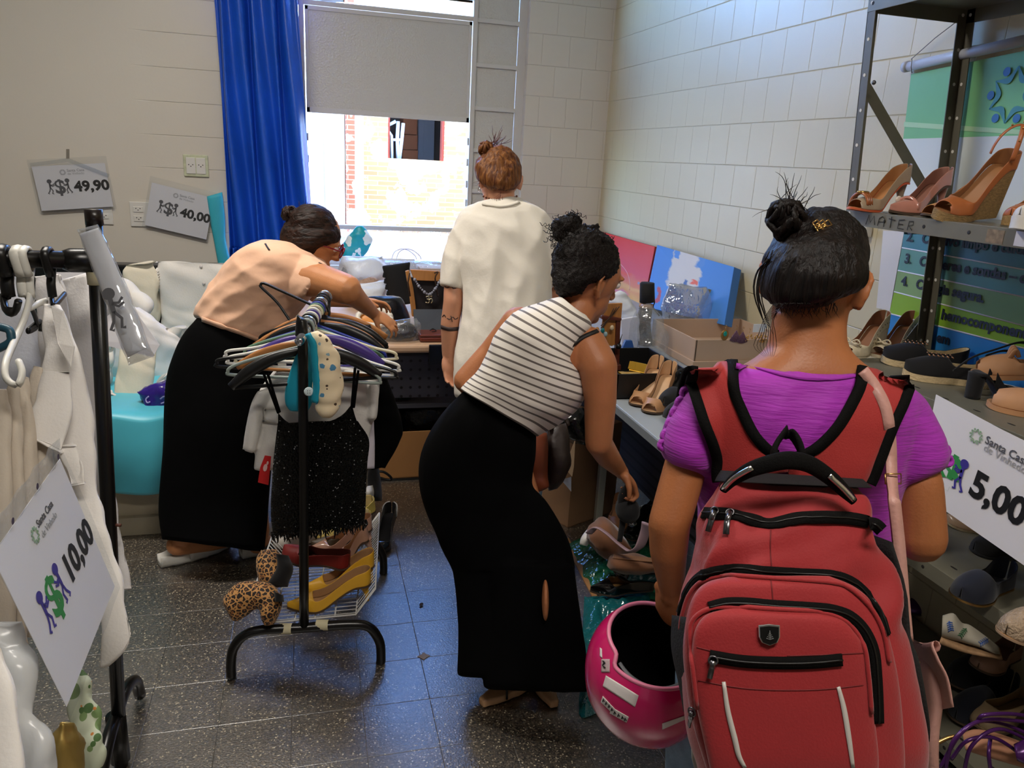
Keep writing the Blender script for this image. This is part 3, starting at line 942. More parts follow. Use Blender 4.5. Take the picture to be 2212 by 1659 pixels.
for k in range(26):
    a = rnd.uniform(0, 6.28); b = rnd.uniform(0, 6.28)
    ax = (Vector((rnd.uniform(-1, 1), rnd.uniform(-1, 1), rnd.uniform(-1, 1)))).normalized()
    o1 = ax.orthogonal().normalized(); o2 = ax.cross(o1)
    R_ = rnd.uniform(0.022, 0.032)
    tube(bm, [bc + ax * rnd.uniform(-.01, .01) + (o1 * math.cos(a + t * 0.5) + o2 * math.sin(a + t * 0.5)) * R_ for t in range(7)], [0.003, .006, .007, .007, .007, .006, .003], 7)
chain(bm, [P(1694, 500, D4 - .02), P(1735, 505, D4 - .03), P(1775, 500, D4 - .03)], [.02, .02, .012], 10)
chain(bm, [P(1690, 440, D4 - .03), P(1715, 452, D4 - .03), P(1728, 480, D4 - .03)], [.008, .012, .012], 10)
make('bun', bm, HR4, H4)
bm = NB()
strands(bm, [P(1690, 445, D4 - .02), P(1705, 440, D4 - .02), P(1720, 455, D4 - .02)], 26, 0.06, 0.0007, 3, (0, 0, 0.6))
for k in range(9):
    x = 1664 + rnd.uniform(-6, 8)
    tube(bm, [P(x, 540 + k * 3, D4 - .06), P(x - 18 - k, 590, D4 - .05), P(x - 24 - k * 0.8, 640, D4 - .05), P(x - 14 + k * 2, 690 + 4 * k, D4 - .05)], [0.0012, 0.0012, 0.0009, 0.0003], 4, smooth=12)
for k in range(8):
    tube(bm, [P(1672 + 3 * k, 655, D4 - .085), P(1650 + 3 * k, 690, D4 - .06), P(1640 + 5 * k, 720, D4 - .07), P(1628 + 7 * k, 748, D4 - .04), P(1650 + 3 * k, 770, D4 - .04)], [0.0006, 0.0006, 0.0005, 0.0004, 0.0002], 4, smooth=12)
tube(bm, [P(1843, 640, D4 - .03), P(1852, 655, D4 - .03), P(1850, 668, D4 - .03), P(1842, 664, D4 - .03)], 0.0006, 4, smooth=9)
for k in range(46):
    x = rnd.uniform(1682, 1806)
    tube(bm, [P(x, 655, D4 - .10), P(x + rnd.uniform(-8, 8), 668, D4 - .085), P(x + rnd.uniform(-14, 14), rnd.uniform(676, 692), D4 - .07)], [0.0009, 0.0007, 0.0002], 4, smooth=6)
make('loose_strands', bm, HR4, H4)
bm = NB()
for k in range(7):
    c = P(1755 + k * 4, 482 + (k % 3) * 6, D4 - .075)
    tube(bm, [c, c + _r * 0.008 - _d * 0.006, c + _r * 0.014 + _d * 0.003, c + _r * 0.004 + _d * 0.006, c], 0.0013, 6)
make('hair_clip', bm, mat('gold_metal', '#c9a063', 0.28, metal=1.0), H4)
M_JEAN = mat('pale_blue_denim', '#7f9ab4', 0.8, var=(30, 0.15), bump=(140, 0.2))
bm = NB()
traced(bm, [(1505, 1195, 1930, 1195, D4 + .06, .118), (1492, 1300, 1938, 1300, D4 + .07, .125), (1482, 1400, 1940, 1400, D4 + .075, .12)], 12, 28)
for hp, x0 in ((hipL, -1), (hipR, 1)):
    chain(bm, [hp + Vector((0, 0, -0.02)), Vector((hp.x + 0.01 * x0, hp.y + .02, 0.45)), Vector((hp.x, hp.y + .01, 0.1))], [.098, .085, .07], 18)
bm = remesh(bm, 0.007, 4)
folds(bm, 0.003, (1, 0, 0.3), 16, 4.0)
clampz(bm)
make('jeans', bm, M_JEAN, w4)

# ------------------------------------------------------------------ the woman bending in the striped top
SK3 = skin('warm_skin', '#b0714a')
w3 = thing('person', 'woman in striped sleeveless top and wide black trousers bending over the shoes', 'person', tuple(PZ(1100, 1500, 0)), 'shoppers')
bm = NB()
hc3 = P(1266, 597, 2.06)
f3, u3, r3 = head(bm, hc3, _r * 0.80 + _f * 0.55 - UP * 0.22, UP + _r * 0.12, 1.0)
chain(bm, [P(1262, 640, 2.07), P(1235, 690, 2.06), P(1215, 720, 2.07)], [.052, .052, .065], 16)
traced(bm, [(1012, 850, 1150, 928, 2.17, .11), (1055, 795, 1236, 880, 2.13, .125), (1075, 745, 1250, 830, 2.09, .12), (1100, 705, 1258, 790, 2.06, .11), (1140, 680, 1270, 745, 2.05, .09), (1190, 665, 1275, 710, 2.04, .06)], 24, 26, 2.2)
chain(bm, [P(1268, 745, 2.02), P(1292, 790, 2.0), P(1297, 860, 2.02), P(1293, 955, 2.06)], [.052, .051, .0435, .037], 18)
wr3 = P(1336, 1012, 2.24)
chain(bm, [P(1293, 955, 2.06), P(1312, 985, 2.14), wr3], [.037, .034, .024], 16)
hand(bm, wr3, _r * 0.5 + _d * 0.55 + _f * 0.4, _d * 0.7 - _r * 0.6, -_f, 0.9, (0.85, 0.9, 0.95, 1.0), 0.04, 0.6)
HD3 = wr3 + (_r * 0.5 + _d * 0.55 + _f * 0.4).normalized() * 0.075
chain(bm, [P(1120, 700, 2.14), P(1062, 762, 2.17), P(1006, 822, 2.17)], [.05, .038, .035], 16)
wl3 = P(1075, 905, 2.36)
chain(bm, [P(1006, 822, 2.17), wl3], [.034, .025], 14)
hand(bm, wl3, _d * 0.8 + _r * 0.3, -_f, _r, 0.9, (0.3, 0.3, 0.35, 0.4))
an1 = PZ(1095, 1440, 0.08); an2 = PZ(1165, 1440, 0.08)
hp1 = P(1010, 985, 2.27); hp2 = P(1085, 1010, 2.25)
chain(bm, [hp1, P(1055, 1230, 2.33), Vector(an1)], [.085, .052, .036], 14)
chain(bm, [hp2, P(1178, 1240, 2.22), P(1180, 1330, 2.23), Vector(an2)], [.085, .05, .049, .036], 14)
for an, tx in ((an1, 0.08), (an2, 0.0)):
    capsule(bm, (an.x, an.y, 0.05), (an.x + tx, an.y + .10, 0.035), .032, .025)
ellipsoid(bm, P(1178, 1296, 2.135), (_r * 0.010, _d * 0.060, _f * 0.045), 14, 10)
bm = remesh(bm, 0.0048, 4)
clampz(bm)
make('body', bm, SK3, w3)
eyes(w3, hc3, f3, u3, r3)
m = mat('striped_cotton', '#ece5da', 0.75, sheen=0.1)
N, L, b = nodes_of(m)
uvn = N.new('ShaderNodeTexCoord'); sp = N.new('ShaderNodeSeparateXYZ'); L.new(uvn.outputs['UV'], sp.inputs[0])
st_ = mathn(N, L, 'LESS_THAN', mathn(N, L, 'FRACT', mathn(N, L, 'MULTIPLY', sp.outputs['Y'], 46.0)), 0.27)
L.new(mixc(N, L, st_, lin('#ece5da'), lin('#6a615b')), b.inputs['Base Color'])
nb_ = N.new('ShaderNodeTexNoise'); nb_.inputs['Scale'].default_value = 40; L.new(uvn.outputs['Object'], nb_.inputs['Vector'])
bp = N.new('ShaderNodeBump'); bp.inputs['Strength'].default_value = 0.2; L.new(nb_.outputs['Fac'], bp.inputs['Height']); L.new(bp.outputs['Normal'], b.inputs['Normal'])
bm = NB()
traced(bm, [(999, 844, 1157, 938, 2.155, .142), (1014, 828, 1203, 912, 2.14, .148), (1036, 806, 1240, 884, 2.125, .150), (1054, 774, 1258, 852, 2.10, .146), (1072, 734, 1252, 812, 2.075, .140),
            (1092, 699, 1236, 778, 2.055, .130), (1132, 669, 1252, 738, 2.045, .105), (1182, 654, 1272, 706, 2.035, .080), (1212, 650, 1262, 688, 2.04, .066)], 60, 48, 2.25, cap=False)
def fd(co): return 1.0
folds(bm, 0.008, (_r * 0.8 + _d * 0.5), 8, 1.0)
wrinkle(bm, 0.004, (7, 7, 7), 5.0)
T3 = make('striped_top', bm, m, w3, solid=0.004)
bm = NB()
t3 = bvh_of(w3.children[0])
strip(bm, drape(t3, px_path([(1213, 760), (1240, 742), (1262, 728), (1290, 716)], 12), 0.003, 2.0), 0.0055, 0.0015)
make('bra_strap', bm, mat('black_elastic', '#141212', 0.6), w3)
M_BLK = mat('black_viscose', '#050506', 0.9, var=(10, 0.25), bump=(30, 0.1), spec=0.08)
bm = NB()
traced(bm, [(1001, 848, 1155, 934, 2.17, .128), (962, 890, 1154, 985, 2.20, .150), (926, 945, 1151, 1022, 2.23, .160), (909, 1000, 1153, 1052, 2.25, .158), (911, 1060, 1178, 1080, 2.26, .15), (929, 1120, 1206, 1122, 2.27, .14), (955, 1180, 1228, 1172, 2.27, .135), (980, 1235, 1240, 1225, 2.27, .12)], 30, 36, 2.2)
traced(bm, [(978, 1215, 1150, 1200, 2.28, .11), (991, 1320, 1150, 1320, 2.29, .10), (993, 1400, 1155, 1400, 2.28, .095), (990, 1452, 1150, 1462, 2.27, .09), (992, 1458, 1146, 1468, 2.27, .07)], 18, 30, 2.4)
traced(bm, [(1040, 1215, 1241, 1222, 2.24, .11), (1055, 1320, 1252, 1320, 2.245, .105), (1050, 1420, 1264, 1420, 2.235, .09), (1046, 1478, 1274, 1486, 2.21, .07), (1056, 1486, 1266, 1494, 2.21, .06)], 18, 30, 2.4)
bm = remesh(bm, 0.007, 3)
folds(bm, 0.005, (0.1, 0, 1), 12, 7.0)
clampz(bm, 0.012)
make('wide_trousers', bm, M_BLK, w3)
HR3 = hair_mat('dark_curly_hair', '#070404', '#1d110b', (110, 110, 110))
bm = NB()
scalp(bm, hc3, f3, u3, r3)
traced(bm, [(1222, 506, 1298, 508, 2.05, .055), (1199, 535, 1322, 540, 2.05, .085), (1192, 570, 1333, 573, 2.045, .092), (1193, 602, 1322, 598, 2.035, .086), (1199, 626, 1280, 612, 2.03, .07), (1213, 643, 1258, 634, 2.03, .045)], 24, 30)
bm = remesh(bm, 0.0055, 2)
wrinkle(bm, 0.006, (110, 110, 110), 2.0)
H3 = make('hair', bm, HR3, w3)
bm = NB()
bc = P(1230, 503, 2.05)
for k in range(60):
    c = bc + Vector((rnd.gauss(0, 1), rnd.gauss(0, 1), rnd.gauss(0, 1))).normalized() * rnd.uniform(0.01, 0.046)
    ball(bm, c, rnd.uniform(0.014, 0.02), 10, 7)
for k in range(12):
    ball(bm, P(rnd.uniform(1262, 1290), rnd.uniform(490, 512), 2.04), rnd.uniform(0.008, 0.013), 10, 7)
bm = remesh(bm, 0.005, 2)
wrinkle(bm, 0.006, (120, 120, 120), 2.5)
make('bun', bm, HR3, H3)
bm = NB()
for k in range(150):
    a = rnd.uniform(0, 6.28)
    c = bc + (_r * math.cos(a) + _d * math.sin(a) * 0.9) * rnd.uniform(.02, .066) - _f * rnd.uniform(0, .03) if k < 90 else P(rnd.uniform(1195, 1320), rnd.uniform(500, 540), 1.985)
    pts = [c]
    d = Vector([rnd.uniform(-1, 1) for _ in range(3)]).normalized()
    o = d.orthogonal().normalized(); o2 = d.cross(o)
    for i in range(1, 8):
        pts.append(c + d * 0.003 * i + (o * math.cos(i * 1.3) + o2 * math.sin(i * 1.3) - o) * 0.0045)
    tube(bm, pts, 0.0009, 4)
make('loose_strands', bm, HR3, H3)
# cork-coloured sandals
M_NUDE = mat('nude_leather', '#c79b73', 0.42, var=(25, 0.08))
for an, dr in ((PZ(1078, 1508, 0), Vector((-0.85, -0.4, 0))), (PZ(1178, 1500, 0), Vector((0.1, -0.95, 0)))):
    bm = NB()
    dr = dr.normalized(); sd = Vector((-dr.y, dr.x, 0))
    rg = []
    for i in range(12):
        s = i / 11
        w = 0.036 * math.sqrt(max(0.02, math.sin(math.pi * min(max(s, .06), .97)))) * (1.0 if s > .5 else .88)
        c = an + dr * (0.07 - 0.22 * s)
        rg.append([c - sd * w + UP * 0.004, c + sd * w + UP * 0.004, c + sd * w + UP * (0.03), c - sd * w + UP * 0.03])
    add_rings(bm, rg)
    so = make('sandal', bm, M_NUDE, w3, bevel=0.006)
    bm = NB(); c = an + dr * 0.0
    tube(bm, [c - sd * 0.036 + UP * 0.02, c - sd * 0.03 + UP * 0.06, c + UP * 0.08, c + sd * 0.03 + UP * 0.06, c + sd * 0.036 + UP * 0.02], 0.004, 6, smooth=12)
    make('ankle_strap', bm, mat('black_elastic', '#141212', 0.6), so)

# ------------------------------------------------------------------ the standing woman in the white T-shirt
SK2 = skin('fair_skin', '#c98f70')
D2 = 2.95
w2 = thing('person', 'standing woman in loose white T-shirt seen from behind, hair in a topknot', 'person', (P(1085, 700, D2).x, P(1085, 700, D2).y, 0), 'shoppers')
bm = NB()
hc2 = P(1077, 388, D2 + .01)
f2, u2, r2 = head(bm, hc2, _f * 0.86 - _r * 0.36 - UP * 0.42, UP, 0.98)
chain(bm, [P(1080, 415, D2), P(1084, 450, D2), P(1085, 475, D2)], [.056, .056, .075], 16)
traced(bm, [(1045, 440, 1120, 436, D2, .055), (1000, 470, 1165, 466, D2, .075), (990, 520, 1178, 516, D2, .1), (1008, 620, 1172, 620, D2, .105), (1010, 740, 1172, 740, D2, .11), (1005, 840, 1178, 840, D2, .12)], 20, 26, 2.3)
chain(bm, [P(1006, 512, D2), P(984, 580, D2 - .02), P(979, 652, D2 - .03)], [.042, .042, .0385], 16)
wr2 = P(969, 765, D2 + .03)
chain(bm, [P(979, 652, D2 - .03), P(972, 700, D2 - .01), wr2], [.038, .0365, .0265], 16)
hand(bm, wr2, _d * 0.95 + _r * 0.08 + _f * 0.05, _r * 0.55 - _f * 0.8, _r * 0.5 + _f * 0.6, 0.92, (0.35, 0.42, 0.48, 0.55), 0.05, 0.25)
chain(bm, [P(1166, 512, D2), P(1192, 600, D2 + .02), P(1192, 660, D2 + .1)], [.042, .044, .038], 16)
wq2 = P(1150, 640, D2 + .33)
chain(bm, [P(1192, 660, D2 + .1), wq2], [.037, .026], 14)
hand(bm, wq2, _f * 0.8 - _r * 0.4, -UP, -_r, 0.92, (0.5, 0.5, 0.5, 0.55))
for x in (1045, 1140):
    hp = P(x, 860, D2 + .02)
    leg(bm, hp, (hp.x, hp.y + .02, .47), (hp.x, hp.y, .08), (hp.x, hp.y + .13, .03))
bm = remesh(bm, 0.0048, 4)
clampz(bm)
B2 = make('body', bm, SK2, w2)
eyes(w2, hc2, f2, u2, r2, 0.98)
M_TEE = mat('white_cotton_tee', '#e4ddd0', 0.85, var=(6, 0.03), bump=(120, 0.08), sheen=0.1)
bm = NB()
traced(bm, [(1044, 437, 1121, 433, D2 - .002, .068), (1008, 455, 1162, 450, D2, .088), (983, 495, 1190, 490, D2, .118), (985, 560, 1190, 555, D2, .132), (1000, 625, 1187, 620, D2, .136), (998, 700, 1187, 700, D2, .14), (984, 790, 1192, 790, D2, .145), (988, 855, 1192, 855, D2, .145)], 30, 34, 2.35)
traced(bm, [(1000, 462, 1030, 540, D2, .075), (974, 520, 1012, 560, D2 - .01, .07), (960, 575, 1006, 596, D2 - .02, .064), (954, 613, 1003, 620, D2 - .025, .056), (956, 616, 1002, 622, D2 - .025, .052)], 16, 24)
traced(bm, [(1172, 458, 1150, 540, D2, .075), (1200, 515, 1165, 560, D2, .07), (1214, 580, 1172, 596, D2 + .01, .064), (1220, 612, 1176, 618, D2 + .02, .056)], 16, 24)
bm = remesh(bm, 0.0065, 3)
folds(bm, 0.009, (0.2, 0, 1), 9, 3.0)
folds(bm, 0.005, (0.6, 0, -0.9), 13, 9.0)
folds(bm, 0.004, (-0.7, 0, 1), 15, 5.0)
make('t_shirt', bm, M_TEE, w2)
t2 = bvh_of(w2.children[-1])
bm = NB(); strip(bm, drape(t2, px_path([(1043, 440), (1062, 444), (1083, 446), (1104, 443), (1121, 437)], 14), 0.003, D2 - .06), 0.006, 0.002)
make('collar_rib', bm, M_TEE, w2.children[-1])
bm = NB(); b2t = bvh_of(B2)
for x in range(13):
    u_ = x / 12
    q = drape(b2t, [(lerp(1046, 1116, u_), 428 - 10 * abs(u_ - .5) ** 2 * 4 + 6)], 0.003, D2 - .06)[0][0]
    ball(bm, q, 0.0045, 8, 6)
make('necklace', bm, mat('brown_beads', '#5b2f1a', 0.35), w2)
bm = NB(); tube(bm, [hc2 + f2 * 0 - r2 * 0.09 - u2 * 0.05 + (u2 * math.cos(a * .5) + f2 * math.sin(a * .5)) * 0.009 for a in range(14)], 0.0015, 6)
make('earring', bm, mat('silver_metal', '#d8d8d8', 0.2, metal=1.0), w2)
bm = NB()
inkm = mat('tattoo_ink', '#3c2f30', 0.6)
strip(bm, drape(b2t, px_path([(953, 706), (970, 711), (990, 710)], 10), 0.0012, D2 - .04), 0.0075, 0.0008)
for pts in ([(956, 684), (960, 680), (963, 685)], [(966, 687), (972, 690), (978, 684), (983, 690), (989, 686)], [(974, 682), (977, 695)], [(960, 617), (966, 622), (974, 618), (980, 624), (990, 619)]):
    strip(bm, drape(b2t, px_path(pts, 8), 0.0012, D2 - .04), 0.0016, 0.0006)
make('tattoo', bm, inkm, w2)
HR2 = hair_mat('auburn_hair', '#4a2413', '#9a6534', (40, 40, 8))
bm = NB()
scalp(bm, hc2, f2, u2, r2, 0.98)
traced(bm, [(1052, 326, 1096, 326, D2 - .01, .045), (1033, 342, 1114, 340, D2 - .01, .078), (1025, 364, 1126, 362, D2 - .015, .088), (1030, 386, 1126, 386, D2 - .02, .085), (1042, 400, 1121, 398, D2 - .03, .07), (1060, 411, 1110, 411, D2 - .04, .04)], 24, 28)
bm = remesh(bm, 0.0055, 2)
wrinkle(bm, 0.006, (45, 45, 14), 6.0)
H2 = make('hair', bm, HR2, w2)
bm = NB()
bc = P(1050, 322, D2 - .02)
for k in range(16):
    ax = Vector((rnd.uniform(-1, 1), rnd.uniform(-1, 1), rnd.uniform(-1, 1))).normalized(); o1 = ax.orthogonal().normalized(); o2 = ax.cross(o1)
    tube(bm, [bc + (o1 * math.cos(t * .7) + o2 * math.sin(t * .7)) * 0.026 + ax * 0.008 for t in range(8)], [.002, .005, .006, .007, .007, .006, .005, .002], 6)
ellipsoid(bm, bc, (_r * .024, _d * .022, _f * .02))
make('topknot', bm, HR2, H2)
bm = NB()
strands(bm, [P(1066, 312, D2 - .02), P(1072, 314, D2 - .02)], 26, 0.075, 0.0013, 9, tuple(_r * 0.7 - _d * 0.5))
strands(bm, [P(1118, 400, D2 - .05), P(1036, 395, D2 - .05), P(1080, 420, D2 - .08)], 14, 0.05, 0.0008, 10, (0, 0, -1))
make('loose_strands', bm, mat('red_hair_tips', '#5a2012', 0.4), H2)
bm = NB()
traced(bm, [(1000, 842, 1182, 842, D2 + .01, .128), (992, 900, 1190, 900, D2 + .02, .13), (990, 950, 1190, 950, D2 + .02, .12)], 10, 26)
for x in (1042, 1142):
    hp = P(x, 900, D2 + .02)
    chain(bm, [hp, (hp.x, hp.y + .01, 0.36), (hp.x, hp.y + .01, 0.12)], [.095, .08, .07], 16)
bm = remesh(bm, 0.008, 3); clampz(bm)
make('jeans', bm, M_JEAN, w2)

# ------------------------------------------------------------------ the woman leaning in the peach shirt
SK1 = skin('golden_skin', '#c58557')
D1 = 2.97
w1 = thing('person', 'woman in peach T-shirt and long black trousers leaning over the far table', 'person', tuple(PZ(440, 1200, 0)), 'shoppers')
bm = NB()
hc1 = P(676, 516, 3.0)
f1, u1, r1 = head(bm, hc1, _r * 0.86 + _f * 0.30 - UP * 0.42, UP + _r * 0.35, 1.05)
chain(bm, [P(660, 545, 2.99), P(625, 565, 2.97)], [.058, .07], 16)
traced(bm, [(445, 690, 580, 735, D1, .13), (470, 630, 612, 690, D1 - .02, .145), (505, 580, 650, 645, D1 - .05, .14), (545, 548, 680, 610, D1 - .05, .13), (590, 538, 690, 585, D1 - .03, .1)], 22, 26, 2.2)
e1 = P(748, 625, 2.76)
chain(bm, [P(650, 600, 2.86), P(690, 606, 2.82), e1], [.068, .064, .056], 18)
wr1 = P(806, 676, 3.22)
chain(bm, [e1, e1.lerp(wr1, .4), wr1], [.050, .038, .026], 16)
hand(bm, wr1, _r * 0.8 + _d * 0.45 + _f * 0.1, _d * 0.7 + _f * 0.5, _d * 0.9 - _r * 0.2, 0.9, (0.5, 0.45, 0.5, 0.55), 0.25, 0.3)
chain(bm, [P(610, 580, 3.08), P(700, 640, 3.2), P(770, 650, 3.3)], [.06, .045, .03], 14)
hand(bm, P(770, 650, 3.3), _r * 0.8 + _f * 0.4, _d, -_f, 1.0)
foot = PZ(392, 1196, 0.045); toe1 = foot + Vector((0.17, 0.09, -0.01))
chain(bm, [P(455, 800, D1), P(440, 1000, D1 + .0), foot + Vector((0.01, 0.0, 0.07))], [.1, .065, .042], 16)
capsule(bm, foot + Vector((-0.012, -0.005, 0.04)), toe1, .040, .03, 14)
foot2 = PZ(560, 1180, 0.045)
chain(bm, [P(520, 800, D1 + .05), P(535, 1000, D1 + .02), foot2 + Vector((0, 0, .06))], [.1, .065, .042], 16)
capsule(bm, foot2, foot2 + Vector((.15, .08, 0)), .038, .03, 14)
bm = remesh(bm, 0.0048, 4)
clampz(bm, 0.03)
B1 = make('body', bm, SK1, w1)
eyes(w1, hc1, f1, u1, r1, 1.05)
M_PEACH = mat('peach_jersey', '#eebd9c', 0.72, var=(6, 0.04), bump=(60, 0.08), sheen=0.15)
bm = NB()
traced(bm, [(432, 684, 586, 740, D1, .150), (446, 655, 606, 714, D1 - .01, .158), (462, 628, 622, 684, D1 - .02, .16), (486, 590, 648, 652, D1 - .04, .156), (512, 562, 668, 628, D1 - .05, .15), (546, 537, 688, 600, D1 - .05, .14), (582, 525, 700, 578, D1 - .03, .115), (625, 528, 690, 562, D1 - .01, .08)], 34, 34, 2.25)
traced(bm, [(640, 548, 606, 640, 2.88, .075), (674, 560, 632, 645, 2.85, .073), (703, 576, 648, 643, 2.83, .070)], 12, 26)
bm = remesh(bm, 0.0062, 3)
folds(bm, 0.010, (_r * 0.9 + _d * 0.45), 8, 12.0)
folds(bm, 0.006, (_r * 0.9 - _d * 0.5), 15, 2.0)
wrinkle(bm, 0.004, (8, 8, 20), 2.2)
T1 = make('t_shirt', bm, M_PEACH, w1)
bm = NB(); tt1 = bvh_of(T1)
strip(bm, drape(tt1, px_path([(437, 689), (480, 705), (530, 722), (585, 745)], 16), 0.002, D1 - .1), 0.010, 0.002)
make('hem_band', bm, M_PEACH, T1)
bm = NB(); strip(bm, drape(tt1, px_path([(573, 527), (577, 534), (582, 541)], 6), 0.002, D1 - .1), 0.003, 0.001)
strip(bm, drape(tt1, px_path([(688, 568), (695, 571), (702, 575)], 6), 0.002, D1 - .1), 0.002, 0.001)
make('collar_label', bm, mat('dark_label', '#20222e', 0.7), T1)
bm = NB()
traced(bm, [(436, 686, 584, 738, D1, .150), (402, 722, 592, 762, D1, .165), (380, 772, 594, 792, D1, .168), (364, 830, 592, 840, D1, .165), (359, 930, 588, 930, D1 - .01, .155), (353, 1030, 582, 1030, D1 - .01, .145), (349, 1110, 578, 1110, D1 - .01, .14), (353, 1168, 572, 1196, D1 - .03, .13)], 34, 34, 2.3)
folds(bm, 0.007, (0.05, 0, 1), 9, 17.0)
clampz(bm, 0.03)
make('wide_trousers', bm, M_BLK, w1)
HR1 = hair_mat('brown_black_hair', '#120a07', '#3a2217', (14, 50, 50))
bm = NB()
scalp(bm, hc1, f1, u1, r1, 1.05)
traced(bm, [(652, 458, 692, 464, 2.99, .05), (621, 477, 722, 482, 2.99, .082), (607, 500, 735, 502, 2.985, .092), (607, 524, 728, 522, 2.98, .088), (614, 545, 690, 538, 2.97, .07), (628, 556, 672, 553, 2.965, .045)], 24, 28)
bm = remesh(bm, 0.0055, 3); wrinkle(bm, 0.005, (14, 50, 50), 4.0)
H1 = make('hair', bm, HR1, w1)
bm = NB(); bc = P(627, 463, 2.97)
ellipsoid(bm, bc, (_r * .032, _d * .027, _f * .03))
for k in range(12):
    ax = Vector((rnd.uniform(-1, 1), rnd.uniform(-1, 1), rnd.uniform(-1, 1))).normalized(); o1 = ax.orthogonal().normalized(); o2 = ax.cross(o1)
    tube(bm, [bc + (o1 * math.cos(t * .7) + o2 * math.sin(t * .7)) * 0.031 for t in range(7)], [.002, .006, .007, .007, .007, .006, .002], 6)
make('bun', bm, HR1, H1)
bm = NB(); strands(bm, [P(650, 458, 2.97), P(662, 452, 2.97)], 16, 0.05, 0.001, 21, tuple(_r * 0.6 - _d * 0.6))
strands(bm, [P(615, 530, 2.95), P(625, 548, 2.95)], 10, 0.05, 0.0008, 22, (0, 0, -1))
make('loose_strands', bm, HR1, H1)
# red-framed glasses
gl = NB()
gm = mat('red_acetate', '#8a1022', 0.25)
for sg in (-1, 1):
    c = hc1 + f1 * 0.118 * 1.0 + u1 * 0.008 + r1 * sg * 0.034
    tube(gl, [c + (r1 * math.cos(a * .4488) * 0.027 + u1 * math.sin(a * .4488) * 0.022) + f1 * 0.0 for a in range(15)], 0.0032, 8)
    tube(gl, [c + r1 * sg * 0.026 + u1 * 0.008, c + r1 * sg * 0.046 - f1 * 0.03 + u1 * 0.008, hc1 + r1 * sg * 0.088 + f1 * 0.01 + u1 * 0.006], 0.003, 6)
tube(gl, [hc1 + f1 * 0.12 + u1 * 0.012 - r1 * 0.009, hc1 + f1 * 0.123 + u1 * 0.014, hc1 + f1 * 0.12 + u1 * 0.012 + r1 * 0.009], 0.003, 6)
g_ = make('eyeglasses', gl, gm, w1)
bm = NB()
for sg in (-1, 1):
    c = hc1 + f1 * 0.118 + u1 * 0.008 + r1 * sg * 0.034
    ellipsoid(bm, c, (r1 * 0.025, u1 * 0.020, f1 * 0.001), 16, 6)
make('lens', bm, film('spectacle_glass', '#f4f4ff', 0.1, 0.02), g_)
# chunky white slides
M_EVA = mat('white_foam_slide', '#cfccc4', 0.6)
for ft, dr in ((PZ(405, 1206, 0), Vector((.88, .46, 0))), (PZ(575, 1188, 0), Vector((.88, .46, 0)))):
    dr = dr.normalized(); sd = Vector((-dr.y, dr.x, 0))
    bm = NB(); rg = []
    for i in range(16):
        s = i / 15
        w = 0.047 * (max(0.03, math.sin(math.pi * min(max(s, .05), .95)))) ** 0.4
        c = ft + dr * (-0.105 + 0.27 * s)
        hgt = 0.034 + 0.010 * (1 - s) ** 2
        rip = 0.003 * math.sin(s * 60)
        rg.append([c - sd * (w * .9) + UP * (0.003 + rip * .5), c + sd * (w * .9) + UP * (0.003 + rip * .5), c + sd * w + UP * 0.016, c + sd * w + UP * hgt, c + sd * (w - .009) + UP * (hgt + .004), c + sd * (w - .014) + UP * (hgt - .01),
                   c - sd * (w - .014) + UP * (hgt - .01), c - sd * (w - .009) + UP * (hgt + .004), c - sd * w + UP * hgt, c - sd * w + UP * 0.016])
    add_rings(bm, rg)
    sl = make('slide_sandal', bm, M_EVA, w1)
    bm = NB(); rg = []
    for i in range(10):
        s = i / 9
        c = ft + dr * (-0.005 + 0.12 * s)
        hh = 0.075 + 0.035 * math.sin(s * 2.2) - .05 * s * s
        rg.append([c + sd * (0.050 * math.cos(a)) + UP * (0.02 + hh * math.sin(a)) for a in [math.pi * q / 12 for q in range(13)]])
    add_rings(bm, rg, cap=False, closed=False)
    make('strap', bm, M_EVA, sl, solid=0.01)
# ================================================================== red backpack, pink shoulder bag, helmet
M_RED = mat('red_nylon', '#94161c', 0.75, var=(9, 0.08), bump=(300, 0.12), sheen=0.2)
M_RED2 = mat('red_strap_nylon', '#a0201e', 0.7, bump=(420, 0.15), sheen=0.2)
M_BKN = mat('black_webbing', '#070606', 0.85, bump=(350, 0.2), spec=.15)
M_GREYN = mat('charcoal_nylon', '#1c1a1c', 0.8, bump=(300, 0.15), spec=.2)
M_SIL = mat('silver_metal', '#d8d8d8', 0.2, metal=1.0)
M_GUN = mat('gunmetal', '#77767a', 0.3, metal=1.0)
bp_ = thing('backpack', 'red backpack with black zips and shield badge on the woman in the purple blouse', 'backpack', tuple(P(1700, 1400, 1.18)))
bm = NB()
traced(bm, [(1556, 1020, 1862, 1036, 1.218, .040), (1538, 1056, 1884, 1068, 1.205, .062), (1516, 1108, 1902, 1124, 1.195, .078), (1497, 1170, 1915, 1185, 1.185, .09), (1478, 1240, 1932, 1258, 1.18, .098), (1467, 1330, 1948, 1345, 1.175, .104),
            (1470, 1430, 1958, 1440, 1.17, .107), (1484, 1530, 1968, 1540, 1.166, .107), (1508, 1630, 1974, 1640, 1.162, .105), (1520, 1690, 1972, 1700, 1.162, .09), (1545, 1716, 1950, 1722, 1.162, .05)], 60, 64, 3.0)
wrinkle(bm, 0.006, (9, 9, 9), 21.0)
fdk = lambda co: max(0.0, min(1.0, (co.z - 0.86) * 8))
folds(bm, 0.016, (0.5, 0, 1), 13, 3.3, fade=fdk); folds(bm, 0.010, (1, 0, .2), 17, 8.3, fade=fdk)
body_ = make('main_compartment', bm, M_RED, bp_)
bm = NB()
